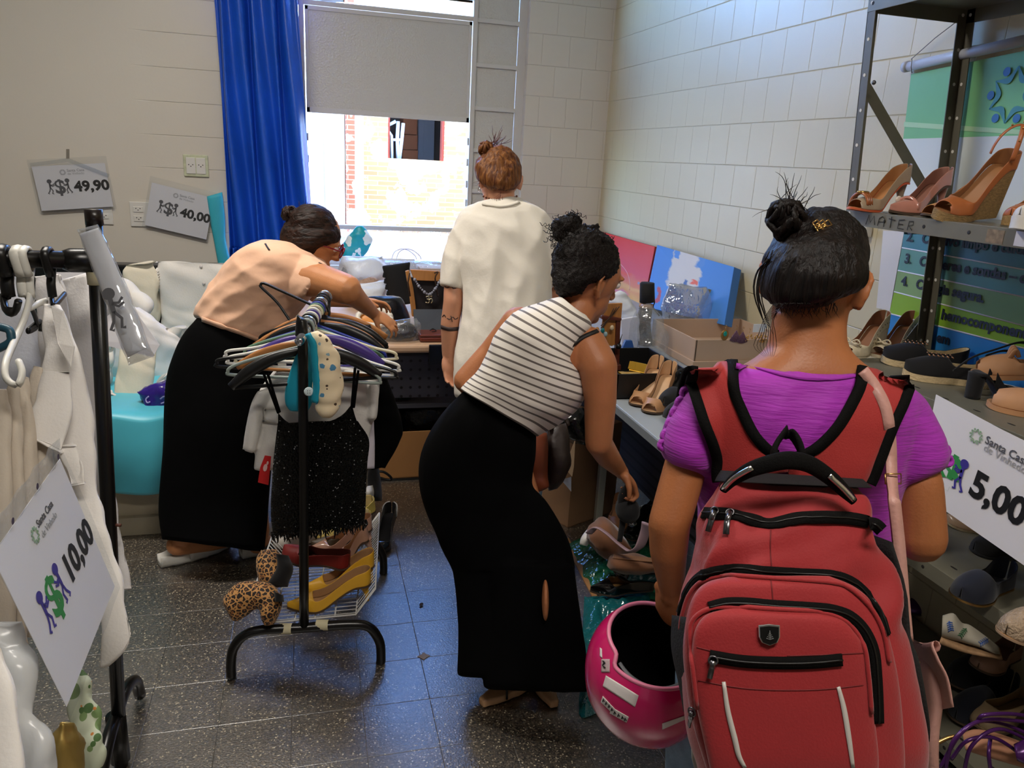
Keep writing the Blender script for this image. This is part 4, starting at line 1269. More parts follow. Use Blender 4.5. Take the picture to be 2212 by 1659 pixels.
traced(bm, [(1590, 1240, 1790, 1246, 1.082, .012), (1530, 1256, 1838, 1266, 1.08, .026), (1500, 1284, 1876, 1296, 1.078, .03), (1484, 1330, 1904, 1342, 1.076, .032), (1478, 1390, 1922, 1402, 1.074, .034), (1484, 1470, 1936, 1480, 1.072, .035), (1500, 1570, 1948, 1578, 1.07, .035), (1530, 1670, 1950, 1676, 1.07, .034), (1552, 1700, 1930, 1704, 1.07, .02)], 50, 60, 2.8)
wrinkle(bm, 0.003, (8, 8, 8), 5.0)
pk1 = make('front_pocket', bm, M_RED, bp_)
bm = NB()
traced(bm, [(1580, 1312, 1752, 1318, 1.052, .008), (1530, 1326, 1812, 1336, 1.05, .018), (1506, 1352, 1842, 1364, 1.048, .021), (1496, 1392, 1864, 1402, 1.047, .022), (1496, 1460, 1876, 1468, 1.046, .023), (1508, 1540, 1886, 1546, 1.045, .023), (1530, 1640, 1896, 1644, 1.045, .022), (1540, 1690, 1890, 1694, 1.045, .014)], 44, 56, 2.8)
pk2 = make('small_pocket', bm, M_RED, bp_)
tb_ = bvh_of(body_, pk1, pk2)
def zip_band(name, path, w, n=40, parent=None, m=M_BKN, lift=0.0022):
    bm = NB(); pn = drape(tb_, px_path(path, n), lift, 1.1)
    strip(bm, pn, w, 0.0018)
    z = make(name, bm, m, parent)
    bm = NB(); tube(bm, [p + q * 0.0022 for p, q in pn], 0.0016, 6)
    make('zip_teeth', bm, mat('zip_black', '#050505', 0.4), z)
    return z
z1 = zip_band('zip', [(1520, 1109), (1575, 1112), (1625, 1124), (1665, 1133), (1731, 1120), (1820, 1119), (1885, 1131), (1905, 1146)], 0.0095, 44, body_)
z2 = zip_band('zip', [(1468, 1322), (1489, 1272), (1513, 1246), (1547, 1233), (1590, 1231), (1661, 1235), (1737, 1240), (1799, 1244), (1839, 1258), (1872, 1287), (1899, 1325), (1914, 1372)], 0.0078, 60, pk1)
z3 = zip_band('zip', [(1532, 1312), (1569, 1303), (1615, 1303), (1670, 1308), (1753, 1313), (1799, 1318), (1836, 1332), (1866, 1362), (1885, 1405), (1891, 1457), (1894, 1518), (1895, 1561)], 0.0078, 60, pk2)
z4 = zip_band('zip', [(1533, 1416), (1600, 1427), (1675, 1431), (1750, 1430), (1817, 1424)], 0.0080, 30, pk2)
for path, par in (([(1472, 1360), (1476, 1330), (1492, 1284), (1523, 1253), (1560, 1245), (1664, 1251), (1793, 1260), (1836, 1274), (1879, 1314), (1906, 1366), (1918, 1430)], pk1),
                  ([(1508, 1530), (1496, 1420), (1492, 1360), (1504, 1332), (1532, 1315), (1572, 1311), (1670, 1318), (1768, 1323), (1808, 1332), (1839, 1354), (1863, 1395), (1873, 1457), (1880, 1540)], pk2)):
    bm = NB(); tube(bm, [p for p, q in drape(tb_, px_path(path, 60), 0.002, 1.06)], 0.0034, 8)
    make('piping', bm, M_RED, par)
def pull(parent, pts, w=0.0045):
    pn = drape(tb_, pts, 0.006, 1.1)
    bm = NB(); tube(bm, [p for p, q in pn][:2], 0.004, 8); c, q = pn[0]
    t1 = q.orthogonal().normalized(); t2 = q.cross(t1)
    tube(bm, [c + (t1 * math.cos(a * .6) + t2 * math.sin(a * .6)) * 0.006 for a in range(12)], 0.0013, 6)
    o = make('zip_slider', bm, M_GUN, parent)
    bm = NB(); strip(bm, [pn[0], pn[1], pn[2]], w, 0.0012)
    p2 = make('pull_tab', bm, M_GUN, o)
pull(z1, [(1546, 1106), (1540, 1126), (1534, 1150)]); pull(z1, [(1579, 1112), (1574, 1132), (1569, 1156)]); pull(z4, [(1540, 1424), (1537, 1440), (1533, 1462)], 0.0035)
pull(z2, [(1500, 1534), (1499, 1548), (1497, 1566)], 0.003)
bm = NB()   # shield badge
pn = drape(tb_, [(1659, 1369)], 0.003, 1.05)[0]
ux = (_r - pn[1] * _r.dot(pn[1])).normalized(); uy = pn[1].cross(ux).normalized()
sh_ = [(-.0145, .0125), (0, .0140), (.0145, .0125), (.0142, -.003), (.0105, -.0105), (0, -.0145), (-.0105, -.0105), (-.0142, -.003)]
prism(bm, [pn[0] + ux * x + uy * y for x, y in sh_], pn[1], 0.003)
bd = make('badge', bm, M_SIL, pk2, smooth=False, bevel=0.0008)
bm = NB(); prism(bm, [pn[0] + ux * x * .86 + uy * (y * .86 - .0008) + pn[1] * .0028 for x, y in sh_], pn[1], 0.0008)
make('badge_enamel', bm, mat('black_enamel', '#0a0a0a', 0.25), bd, smooth=False)
bm = NB()
for k in range(4):
    line2(bm, [(-.005 + .0012 * k, -.004 + .0022 * k), (0, -.0055 + .0026 * k), (.005 - .0012 * k, -.004 + .0022 * k)], pn[0] + pn[1] * .0038, ux, uy, 0.0005)
line2(bm, [(0, -.006), (0, .006)], pn[0] + pn[1] * .0038, ux, uy, 0.0005)
make('badge_emblem', bm, mat('grey_print', '#6b6b6b', 0.5), bd, smooth=False)
M_REFL = mat('grey_reflective', '#c3bdb8', 0.35)
for path in ([(1563, 1472), (1572, 1534), (1587, 1595), (1596, 1632), (1609, 1657)], [(1810, 1483), (1822, 1530), (1833, 1595), (1842, 1658)]):
    bm = NB(); strip(bm, drape(tb_, px_path(path, 16), 0.0012, 1.03), [0.0024 + 0.0012 * math.sin(i / 15 * 3.14) for i in range(16)], 0.0006)
    make('reflective_strip', bm, M_REFL, pk2)
for path in ([(1505, 1398), (1560, 1411), (1620, 1417)], [(1700, 1417), (1790, 1414), (1872, 1410)], [(1508, 1470), (1620, 1488), (1760, 1490), (1880, 1478)], [(1665, 1252), (1668, 1280), (1670, 1305)], [(1665, 1145), (1664, 1190), (1667, 1228)]):
    bm = NB(); tube(bm, [p for p, q in drape(tb_, px_path(path, 20), 0.0002, 1.05)], 0.0010, 5); make('seam', bm, mat('dark_red_thread', '#6d1016', 0.7), pk2)
bm = NB()   # black collar at the top
traced(bm, [(1560, 1016, 1858, 1034, 1.224, .036), (1552, 1030, 1866, 1044, 1.212, .048), (1548, 1040, 1874, 1054, 1.206, .053)], 8, 40, 3.0)
make('top_panel', bm, M_GREYN, bp_)
bm = NB()
hp_ = [(1562, 1060, 1.135), (1586, 1036, 1.115), (1625, 1013, 1.10), (1682, 997, 1.09), (1715, 995, 1.09), (1751, 1004, 1.095), (1791, 1030, 1.11), (1821, 1058, 1.12), (1845, 1084, 1.125)]
tube(bm, [P(*q) for q in hp_], [.006, .009, .0115, .013, .013, .0125, .0115, .010, .006], 12, smooth=40, flat=0.55, up=_f)
hd = make('carry_handle', bm, M_BKN, bp_)
for seg_ in (hp_[:3], hp_[-3:]):
    bm = NB(); tube(bm, [P(x, y - 3, d - .011) for x, y, d in seg_], .0042, 8, flat=0.5, up=_f, smooth=10)
    make('handle_end_strip', bm, M_SIL, hd)
bm = NB()
tube(bm, [P(1676, 1003, 1.215), P(1672, 972, 1.22), P(1690, 940, 1.235), P(1702, 934, 1.24), P(1716, 944, 1.235), P(1730, 972, 1.22), P(1728, 1003, 1.215)], .013, 10, flat=0.35, up=_r, smooth=30)
make('haul_loop', bm, M_BKN, bp_)
# shoulder straps laid over the blouse
rowsL = [((1496, 800), (1584, 797)), ((1501, 838), (1588, 842)), ((1509, 876), (1595, 870)), ((1519, 915), (1611, 906)), ((1530, 952), (1634, 943)), ((1541, 988), (1664, 973)), ((1549, 1014), (1700, 985)), ((1556, 1034), (1702, 1016))]
rowsR = [((1859, 810), (1962, 824)), ((1843, 850), (1944, 862)), ((1812, 905), (1926, 898)), ((1777, 944), (1909, 936)), ((1742, 972), (1897, 968)), ((1704, 985), (1884, 1002)), ((1702, 1010), (1874, 1028)), ((1702, 1022), (1868, 1040))]
for rows, nm in ((rowsL, 0), (rowsR, 1)):
    m_ = 9
    grid = []
    for i in range(26):
        t = i / 25
        a = cr([q[0] for q in rows], t); b2 = cr([q[1] for q in rows], t)
        row = []
        for j in range(m_):
            s = j / (m_ - 1)
            h = drape(t4, [(lerp(a[0], b2[0], s), lerp(a[1], b2[1], s))], 0.010, 1.27)[0][0]
            row.append(h)
        grid.append(row)
    for it in range(2):   # relax
        g2 = [[v.copy() for v in r_] for r_ in grid]
        for i in range(1, 25):
            for j in range(m_):
                g2[i][j] = (grid[i - 1][j] + grid[i + 1][j] + grid[i][j] * 2) / 4
        grid = g2
    fh = Vector((_f.x, _f.y, 0)).normalized(); inw = _r * (1 if nm == 0 else -1)
    front = []   # over the shoulder and down the chest
    for k, (dy, dz) in enumerate(((0.04, -0.012), (0.07, -0.04), (0.09, -0.09), (0.10, -0.15), (0.10, -0.22))):
        front.append([v + fh * dy + UP * dz + inw * (0.10 * dy) for v in grid[0]])
    rowsall = list(reversed(front)) + grid
    bm = NB(); add_rings(bm, rowsall, cap=False, closed=False)
    sp_ = make('shoulder_strap', bm, M_RED2, bp_, solid=0.010)
    for e in (0, m_ - 1):
        if e == (m_ - 1 if nm == 0 else 0):
            n_end = len(rowsall) - 6
        else:
            n_end = len(rowsall)
        pn = []
        for i in range(n_end):
            r_ = rowsall[i]
            side_ = (r_[-1] - r_[0]).normalized()
            tan_ = (rowsall[min(i + 1, len(rowsall) - 1)][e] - rowsall[max(i - 1, 0)][e]).normalized()
            nn = side_.cross(tan_).normalized()
            if nn.dot(_f) > 0 and i > 5: nn = -nn
            if i <= 5: nn = -nn if nn.dot(UP) < 0 else nn
            pn.append((r_[e], nn))
        bm = NB(); strip(bm, [(p + q * .0045, q) for p, q in pn], .0088, .003)
        make('strap_binding', bm, M_BKN, sp_)
bm = NB()
traced(bm, [(1898, 1160, 1914, 1166, 1.235, .03), (1906, 1260, 1932, 1266, 1.22, .05), (1914, 1366, 1942, 1370, 1.20, .05), (1914, 1420, 1958, 1424, 1.19, .06), (1928, 1500, 1968, 1504, 1.185, .065), (1944, 1560, 1976, 1564, 1.185, .06), (1954, 1594, 1980, 1598, 1.185, .05)], 16, 24)
make('mesh_side_pocket', bm, mat('black_mesh', '#0d0c0d', 0.9, bump=(200, 0.3)), bp_)
bm = NB(); traced(bm, [(1462, 1330, 1476, 1332, 1.19, .05), (1462, 1400, 1484, 1404, 1.185, .06), (1478, 1480, 1498, 1482, 1.18, .06), (1490, 1540, 1502, 1542, 1.18, .05)], 14, 20)
make('mesh_side_pocket', bm, MATS['black_mesh'], bp_)
bm = NB(); tube(bm, [P(1500, 1600, 1.20), P(1502, 1640, 1.21), P(1512, 1680, 1.22)], .006, 8, flat=.3); make('loose_webbing', bm, mat('grey_webbing', '#9a9894', 0.7), bp_)

# ---- pink shoulder bag
sb = thing('shoulder_bag', 'dusty pink shoulder bag with gold clasp hanging beside the red backpack', 'bag', tuple(P(1985, 1480, 1.28)))
M_PINK = mat('dusty_pink_leather', '#c09086', 0.5, var=(30, 0.05), bump=(160, 0.12))
bm = NB()
rt = bvh_of(*[o for o in bp_.children if o.name.startswith('shoulder_strap')], BL4)
pth = px_path([(1864, 800), (1892, 838), (1914, 886), (1923, 950), (1927, 1040), (1934, 1098), (1944, 1197), (1952, 1300), (1960, 1386)], 50)
pn = []
for i, (x, y) in enumerate(pth):
    d = lerp(1.215, 1.205, i / 49)
    h = drape(rt, [(x, y)], 0.008, d)[0] if i < 22 else (P(x, y, d), -_f)
    dd = min(DEP(h[0]), 1.27)
    pn.append((P(x, y, dd if i < 22 else lerp(DEP(pn[21][0]), 1.215, min(1, (i - 21) / 8))), -_f))
strip(bm, pn, [0.0092 + 0.0 * i for i in range(50)], 0.002)
front_ = []
make('strap', bm, M_PINK, sb)
bm = NB(); strip(bm, [(p + _f * .012 + _r * .004, n_) for p, n_ in pn[24:]], 0.0085, 0.0018); make('strap_tail', bm, M_PINK, sb)
bm = NB(); c = pn[24][0]
tube(bm, [c - _r * .013 - _d * .008 - _f * .004, c + _r * .013 - _d * .008 - _f * .004, c + _r * .013 + _d * .008 - _f * .004, c - _r * .013 + _d * .008 - _f * .004, c - _r * .013 - _d * .008 - _f * .004], 0.0014, 6)
make('buckle', bm, MATS['gold_metal'], sb)
bm = NB(); traced(bm, [(1962, 1400, 1972, 1404, 1.29, .06), (1962, 1470, 1992, 1462, 1.29, .085), (1966, 1540, 2002, 1532, 1.29, .09), (1972, 1620, 2010, 1604, 1.29, .085), (1978, 1700, 2006, 1696, 1.29, .06)], 20, 26, 3)
make('bag_body', bm, M_PINK, sb)
bm = NB(); traced(bm, [(1964, 1376, 1974, 1382, 1.27, .07), (1976, 1402, 1986, 1398, 1.265, .085), (1992, 1440, 2003, 1434, 1.26, .09), (2003, 1482, 2014, 1478, 1.26, .09), (2008, 1538, 2018, 1536, 1.26, .085)], 20, 22, 3.2)
make('flap', bm, M_PINK, sb)
bm = NB(); traced(bm, [(1964, 1470, 1980, 1472, 1.20, .012), (1964, 1540, 1980, 1540, 1.20, .012), (1962, 1620, 1974, 1620, 1.20, .012), (1960, 1690, 1972, 1690, 1.20, .012)], 10, 14, 3)
make('lining_edge', bm, mat('cream_suede', '#c9b58d', 0.8), sb)
bm = NB()
for k in range(7):
    c = P(1970 + (k % 3) * 4, 1400 + k * 11, 1.20)
    tube(bm, [c, c + _r * .006 + _d * .006, c + _d * .012, c - _r * .004 + _d * .005, c], 0.0016, 6)
make('clasp', bm, MATS['gold_metal'], sb)

# ---- pink motorcycle helmet held by its rim
hm = thing('helmet', 'pink motorcycle helmet with stickers held rim up in her left hand', 'helmet', tuple(P(1400, 1450, 1.50)))
HC = P(1398, 1452, 1.505)
hn = (UP * 0.93 - Vector((_f.x, _f.y, 0)).normalized() * 0.37 - _r * 0.0).normalized()
h1 = (_r - hn * _r.dot(hn)).normalized()
h2 = hn.cross(h1)
A1, A2, A3 = 0.122, 0.136, 0.128
def hp3(ph, th, k=1.0, dz=0):       # th 0 at the crown underneath
    return HC + (h1 * (A1 * math.cos(ph)) + h2 * (A2 * math.sin(ph))) * (math.sin(th) * k) - hn * (A3 * math.cos(th) * k) + hn * dz
def rimth(ph):
    a = (ph - math.radians(262)) % (2 * math.pi)
    a = a - 2 * math.pi if a > math.pi else a
    base = 2.36 + 0.22 * math.cos(a)
    n_ = 1 / (1 + math.exp(-(math.radians(62) - abs(a)) * 26))
    return base - 0.17 * n_
bm = NB(); NP = 96
rings = [[hp3(2 * math.pi * j / NP, rimth(2 * math.pi * j / NP) * max(i / 24, 0.01)) for j in range(NP)] for i in range(25)]
for i in range(25):           # moulded rib around the shell
    for j in range(NP):
        v = rings[i][j] - HC
        lat = v.dot(hn)
        rings[i][j] += v.normalized() * (0.003 * math.exp(-((lat + 0.045) / 0.012) ** 2))
add_rings(bm, rings, cap=False)
M_HPK = mat('hot_pink_gloss', '#c81a63', 0.25, coat=0.5)
shell = make('shell', bm, M_HPK, hm)
bm = NB(); add_rings(bm, [[hp3(2 * math.pi * j / NP, rimth(2 * math.pi * j / NP) * max(i / 16, 0.01), 0.90) for j in range(NP)] for i in range(17)], cap=False)
make('padding', bm, mat('black_lining', '#060607', 0.95, spec=.1), hm)
bm = NB(); tube(bm, [hp3(2 * math.pi * j / NP, rimth(2 * math.pi * j / NP), 0.985) for j in range(NP + 1)], 0.0042, 8, cap=False); make('rim_trim', bm, mat('pale_pink_trim', '#d77a98', 0.4), hm)
bm = NB(); add_rings(bm, [[hp3(math.radians(205 + 115 * j / 40), rimth(math.radians(262)) + o, k) for j in range(41)] for o, k in ((-0.03, .955), (0.012, .945), (0.012, .90), (-0.03, .90))], cap=False, closed=False)
make('visor_bracket', bm, mat('grey_bracket', '#5c5f63', 0.45), hm)
bm = NB()
for j in range(7):
    a = math.radians(215 + 16 * j)
    tube(bm, [hp3(a, rimth(a) - .02, .94), hp3(a + .05, rimth(a) - .2, .93)], 0.003, 6)
make('visor_ribs', bm, MATS['grey_bracket'], hm)
th_ = bvh_of(shell)
M_STK = mat('white_sticker', '#ddd6d4', 0.4)
def patch(name, quad, m, parent, n=8, lift=0.0012):
    bm = NB()
    g = []
    for j in range(n + 1):
        a = (lerp(quad[0][0], quad[3][0], j / n), lerp(quad[0][1], quad[3][1], j / n)); b2 = (lerp(quad[1][0], quad[2][0], j / n), lerp(quad[1][1], quad[2][1], j / n))
        g.append([drape(th_, [(lerp(a[0], b2[0], i / n), lerp(a[1], b2[1], i / n))], lift, 1.4)[0][0] for i in range(n + 1)])
    add_rings(bm, g, cap=False, closed=False)
    return make(name, bm, m, parent, solid=0.0006)
patch('sticker', [(1310, 1459), (1380, 1502), (1372, 1527), (1303, 1482)], M_STK, hm)
patch('sticker', [(1430, 1562), (1478, 1545), (1480, 1553), (1430, 1575)], M_STK, hm)
patch('sticker', [(1297, 1399), (1301, 1402), (1302, 1422), (1297, 1418)], M_STK, hm)
sk = patch('logo_sticker', [(1303, 1503), (1330, 1532), (1326, 1542), (1299, 1516)], M_STK, hm)
sk2 = patch('logo_sticker', [(1322, 1527), (1359, 1548), (1354, 1560), (1318, 1540)], M_STK, hm)
for k, (x, y) in enumerate(((1306, 1511), (1312, 1517), (1318, 1523), (1324, 1530), (1330, 1537), (1338, 1542), (1346, 1547), (1352, 1551))):
    bm = NB(); strip(bm, drape(th_, [(x - 2, y + 4), (x, y - 2), (x + 2, y + 4)], 0.003, 1.4), 0.0013, 0.0004)
    make('logo_mark', bm, mat('black_print', '#121212', 0.5), sk if k < 4 else sk2)
rd = patch('round_sticker', [(1300, 1424), (1318, 1424), (1318, 1452), (1300, 1452)], mat('grey_sticker', '#b9a3a6', 0.4), hm)
bm = NB(); strip(bm, drape(th_, px_path([(1304, 1428), (1309, 1432), (1304, 1437), (1310, 1443)], 10), 0.003, 1.4), 0.0012, 0.0004); make('sticker_mark', bm, MATS['black_print'], rd)
# ================================================================== shoe kit
def shoe_frame(toe, heel, up=UP, roll=0.0):
    x = (Vector(toe) - Vector(heel)).normalized()
    z = (Vector(up) - x * x.dot(Vector(up))).normalized()
    if roll:
        z = (Matrix.Rotation(roll, 3, x) @ z)
    y = z.cross(x)
    return Matrix(((x.x, y.x, z.x, heel[0]), (x.y, y.y, z.y, heel[1]), (x.z, y.z, z.z, heel[2]), (0, 0, 0, 1)))
def shoe(name, label, group, toe, heel, upper, lining, sole, hh=0.0, kind='pump', tip='round', W=0.078, back=0.055, up=UP, roll=0.0, open_to=0.66, heel_m=None, hstyle='stiletto', cat='shoe', vamp=0.042, plat=0.006, peep=False, sling=False):
    """one shoe from its heel point to its toe point (both at ground level): upper, insole, sole and heel as parts"""
    toe, heel = Vector(toe), Vector(heel)
    Lh = (toe - heel).length
    M4 = shoe_frame(toe, heel, up, roll)
    t_ = thing(name, label, cat, tuple((toe + heel) / 2), group)
    def zs(s):         # sole height along the shoe
        if hh <= 0: return plat + 0.004 * max(0, (s - .85) / .15) ** 2
        q = min(max((s - 0.16) / 0.50, 0), 1); q = q * q * (3 - 2 * q)
        return hh * (1 - q) + plat + 0.006 * max(0, (s - .8) / .2) ** 2
    def hw(s):         # half width
        a = W / 2
        if s < 0.12: w = 0.70 * math.sqrt(max(0.0, 1 - ((0.12 - s) / 0.12) ** 2))
        elif s < 0.40: w = lerp(0.70, 0.68, (s - .12) / .28)
        elif s < 0.70: w = lerp(0.68, 1.0, 0.5 - 0.5 * math.cos((s - .40) / .30 * math.pi))
        else:
            q = (s - .70) / .30
            if tip == 'point': w = 1.0 - 0.97 * q ** 1.35
            elif tip == 'square': w = (1 - q ** 6) ** .5
            else: w = math.sqrt(max(0.0, 1 - q ** 2.4))
        return max(a * w, 0.0008)
    def top(s):        # height of the topline above the sole
        if s < 0.25: return lerp(back, 0.038, s / .25)
        return lerp(0.038, 0.034, min(1, (s - .25) / .4))
    n, mu = 36, 10
    us = [1, .82, .64, .46, .30, .15, 0, -.15, -.30, -.46, -.64, -.82, -1]
    smax = 0.945 if peep else 1.0
    rows = []
    for i in range(n + 1):
        s = i / n * smax
        w, z0, T = hw(s), zs(s), top(s)
        H = vamp * (1 - max(0, (s - .62) / .38) ** 2 * (0.62 if tip != 'round' else .5))
        cl = min(max((s - open_to) / 0.10, 0), 1); cl = cl * cl * (3 - 2 * cl)
        row = []
        for u in us:
            au, sg = abs(u), (1 if u >= 0 else -1)
            a = (1 - au) * math.pi / 2
            arch = (w * math.cos(a) * sg, H * math.sin(a))
            k = min((1 - au) / 0.70, 1.0)
            wall = (w * (1.04 - 0.14 * k) * sg if au >= .30 else w * .9 * sg * au / .3, T * k)
            row.append(M4 @ Vector((s * Lh, lerp(wall[0], arch[0], cl), z0 + lerp(wall[1], arch[1], cl))))
        rows.append(row)
    bm = NB()
    vs = [[bm.verts.new(p) for p in r_] for r_ in rows]
    for i in range(n):
        s = (i + .5) / n * smax
        for j in range(len(us) - 1):
            mid = abs((us[j] + us[j + 1]) / 2)
            if mid < .30 and s < open_to + 0.03: continue
            if sling and s < .36: continue
            if peep and mid < .5 and s > smax - .035: continue
            bm.faces.new((vs[i][j], vs[i][j + 1], vs[i + 1][j + 1], vs[i + 1][j]))
    bmesh.ops.delete(bm, geom=[v for v in bm.verts if not v.link_faces], context='VERTS')
    bmesh.ops.remove_doubles(bm, verts=bm.verts, dist=0.0002)
    up_ = make('upper', bm, [upper, lining], t_, recalc=True)
    md = up_.modifiers.new('solid', 'SOLIDIFY'); md.thickness = 0.0022; md.offset = -1; md.material_offset = 1; md.use_rim = True
    md = up_.modifiers.new('sub', 'SUBSURF'); md.levels = 1; md.render_levels = 1
    def slab(z_lo, z_hi, inset, s0=0.0, s1=1.0):
        bm = NB(); rr = []
        for i in range(31):
            s = lerp(s0, s1, i / 30); w = max(hw(min(max(s, .004), .997)) - inset, .0006)
            rr.append([M4 @ Vector((s * Lh, -w, z_lo(s))), M4 @ Vector((s * Lh, w, z_lo(s))), M4 @ Vector((s * Lh, w, z_hi(s))), M4 @ Vector((s * Lh, -w, z_hi(s)))])
        add_rings(bm, rr); return bm
    make('insole', slab(lambda s: zs(s) - .001, lambda s: zs(s) + .002, .003, .01, .99), lining, t_, auto=40)
    if hstyle == 'wedge' and hh > 0:
        make('wedge_sole', slab(lambda s: 0.0, lambda s: zs(s), .001, 0.0, 1.0), sole, t_, auto=40)
    else:
        make('sole', slab(lambda s: zs(s) - plat, lambda s: zs(s), -.001), sole, t_, auto=40)
        if hh > 0.012:
            bm = NB(); hz = zs(.08) - .002
            if hstyle == 'stiletto':
                tube(bm, [M4 @ Vector((.10 * Lh, 0, hz)), M4 @ Vector((.07 * Lh, 0, hz * .62)), M4 @ Vector((.052 * Lh, 0, hz * .25)), M4 @ Vector((.048 * Lh, 0, 0))], [.021, .011, .007, .006], 12, smooth=12)
            else:
                tube(bm, [M4 @ Vector((.09 * Lh, 0, hz)), M4 @ Vector((.085 * Lh, 0, hz * .5)), M4 @ Vector((.085 * Lh, 0, 0))], [.025, .022, .021], 14, smooth=8)
            make('heel', bm, heel_m or upper, t_)
    t_['_m'] = 0
    del t_['_m']
    return t_, M4, Lh, zs, hw
LEA = {}
def leather(n, col, rough=0.35, **k):
    return mat(n, col, rough, var=(22, 0.06), **k)
# ================================================================== clothes racks
M_BLT = mat('black_tube_paint', '#0e0d0d', 0.28)
M_CHR = mat('chrome', '#cfd3dc', 0.12, metal=1.0)
M_WIRE = mat('white_wire', '#c9c7c4', 0.4)
M_TAPE = mat('masking_tape', '#cfc6a4', 0.7)
def sty(rows, Y):
    """station rows ax, ay, bx, by, half thickness on the upright plane at distance Y"""
    return [(r_[0], r_[1], r_[2], r_[3], (DEP(PY(r_[0], r_[1], Y)), DEP(PY(r_[2], r_[3], Y))), r_[4]) for r_ in rows]
YF, YR = 2.12, 2.67
RZ = 1.078
rk = thing('clothes_rack', 'black clothes rack on bent tube feet with a wire shoe basket, middle of the floor', 'clothes rack', (0, 2.4, 0))
rodA, rodB = Vector((-0.028, 2.06, RZ)), Vector((0.058, YR + .02, RZ))
bm = NB(); tube(bm, [rodA, rodB], 0.0125, 14); make('rod', bm, M_CHR, rk)
def rk_base(dy, name):
    bm = NB()
    tube(bm, [PY(x, y, YF) + Vector((0.0 + .06 * (dy > 0), dy, 0)) for x, y in ((500, 1462), (499, 1436), (504, 1402), (526, 1374), (566, 1361), (655, 1356), (750, 1349), (796, 1354), (819, 1384), (823, 1416), (822, 1436))], 0.0150, 12, smooth=50)
    clampz(bm, 0.001)
    return make(name, bm, M_BLT, rk)
b1 = rk_base(0, 'foot_bar'); b2_ = rk_base(YR - YF, 'foot_bar')
postf = PY(657, 1352, YF)
bm = NB(); tube(bm, [postf, PY(654, 742, YF), Vector((-.026, YF - .0, RZ))], 0.0145, 12, smooth=14); make('post', bm, M_BLT, rk)
bm = NB(); tube(bm, [postf + Vector((.06, YR - YF, 0)), Vector((.058, YR, RZ))], 0.0145, 12); make('post', bm, M_BLT, rk)
for x, y in ((618, 1358), (697, 1350)):
    c = PY(x, y, YF); bm = NB(); tube(bm, [c - _r * .019, c + _r * .019], 0.0168, 12, cap=False); make('tape_wrap', bm, M_TAPE, b1)
# wire basket on the feet
bz = postf.z + 0.016
bk = NB()
sec = [(-0.185, 0.085), (-0.125, 0.0), (0.125, 0.0), (0.185, 0.085)]
for k in range(26):
    y = YF + 0.02 + (YR - YF - .04) * k / 25
    ox = .06 * k / 25 - .005
    tube(bk, [(x + ox, y, bz + z) for x, z in sec], 0.0017, 5)
for x, z in ((-0.185, .085), (0.185, .085), (-.125, 0), (.125, 0), (0, 0), (-.06, 0), (.06, 0)):
    tube(bk, [(x - .005, YF + .01, bz + z - .002), (x + .055, YR - .01, bz + z - .002)], 0.0026, 6)
for y, ox in ((YF + .01, -.005), (YR - .01, .055)):
    tube(bk, [(x + ox, y, bz + z) for x, z in sec], 0.003, 6)
make('wire_basket', bk, M_WIRE, rk)

HCOL = {'black': mat('hanger_black', '#0f0f10', 0.35), 'white': mat('hanger_white', '#dcdad2', 0.4), 'wood': mat('hanger_wood', '#b0743f', 0.45, var=(14, .12), stretch=(1, 8, 8)), 'green': mat('hanger_green', '#5f8169', 0.4),
        'blue': mat('hanger_blue', '#27348f', 0.35), 'cream': mat('hanger_cream', '#d8cfae', 0.4), 'grey': mat('hanger_grey', '#8f9a94', 0.35), 'purple': mat('hanger_purple', '#43307e', 0.35), 'teal': mat('hanger_teal', '#1f4a5c', 0.4)}
def hanger(style, col, label, pos, rz, group, w=0.205, tilt=0.0, name='clothes_hanger'):
    t_ = thing(name, label, 'hanger', tuple(pos), group)
    t_.rotation_euler = (0, tilt, rz)
    m = HCOL[col]
    bm = NB()
    hk = [(0.02, 0, -0.008)] + [(0.0215 * math.cos(a), 0, -0.004 + 0.0215 * math.sin(a)) for a in [math.radians(-10 + 30 * k) for k in range(8)]] + [(-0.012, 0, -0.024), (0, 0, -0.042), (0, 0, -0.062)]
    tube(bm, hk, 0.0032 if style != 'tube' else 0.0042, 7, smooth=34)
    make('hook', bm, M_CHR if style == 'wood' else m, t_, local=True)
    bm = NB()
    if style == 'tube':
        tube(bm, [(0, 0, -.058), (-.09, 0, -.088), (-.17, 0, -.118), (-w, 0, -.136), (-w - .008, 0, -.15), (-w + .01, 0, -.158), (0, 0, -.156), (w - .01, 0, -.158), (w + .008, 0, -.15), (w, 0, -.136), (.17, 0, -.118), (.09, 0, -.088), (0, 0, -.058)], 0.0048, 8, smooth=80)
    elif style == 'wood':
        for sg in (-1, 1):
            tube(bm, [(0, 0, -.064), (sg * .07, 0, -.076), (sg * .14, 0, -.104), (sg * w, 0, -.146)], [.011, .012, .0125, .011], 10, flat=.55, up=(0, 1, 0), smooth=16)
        make('arms', bm, m, t_, local=True)
        bm = NB(); tube(bm, [(-w + .012, 0, -.147), (w - .012, 0, -.147)], .005, 8)
    else:     # broad moulded hanger
        for sg in (-1, 1):
            tube(bm, [(0, 0, -.062), (sg * .08, 0, -.078), (sg * .15, 0, -.112), (sg * w, 0, -.155)], [.009, .016, .018, .012], 10, flat=.7, up=(0, 1, 0), smooth=16)
        tube(bm, [(-w + .01, 0, -.158), (w - .01, 0, -.158)], .0055, 8)
    make('bar' if style == 'wood' else 'arms', bm, m, t_, local=True)
    return t_
def rodp(y):
    t = (y - rodA.y) / (rodB.y - rodA.y)
    p = rodA.lerp(rodB, t); p.z += .016
    return p
G1 = 'hangers on the middle rack'
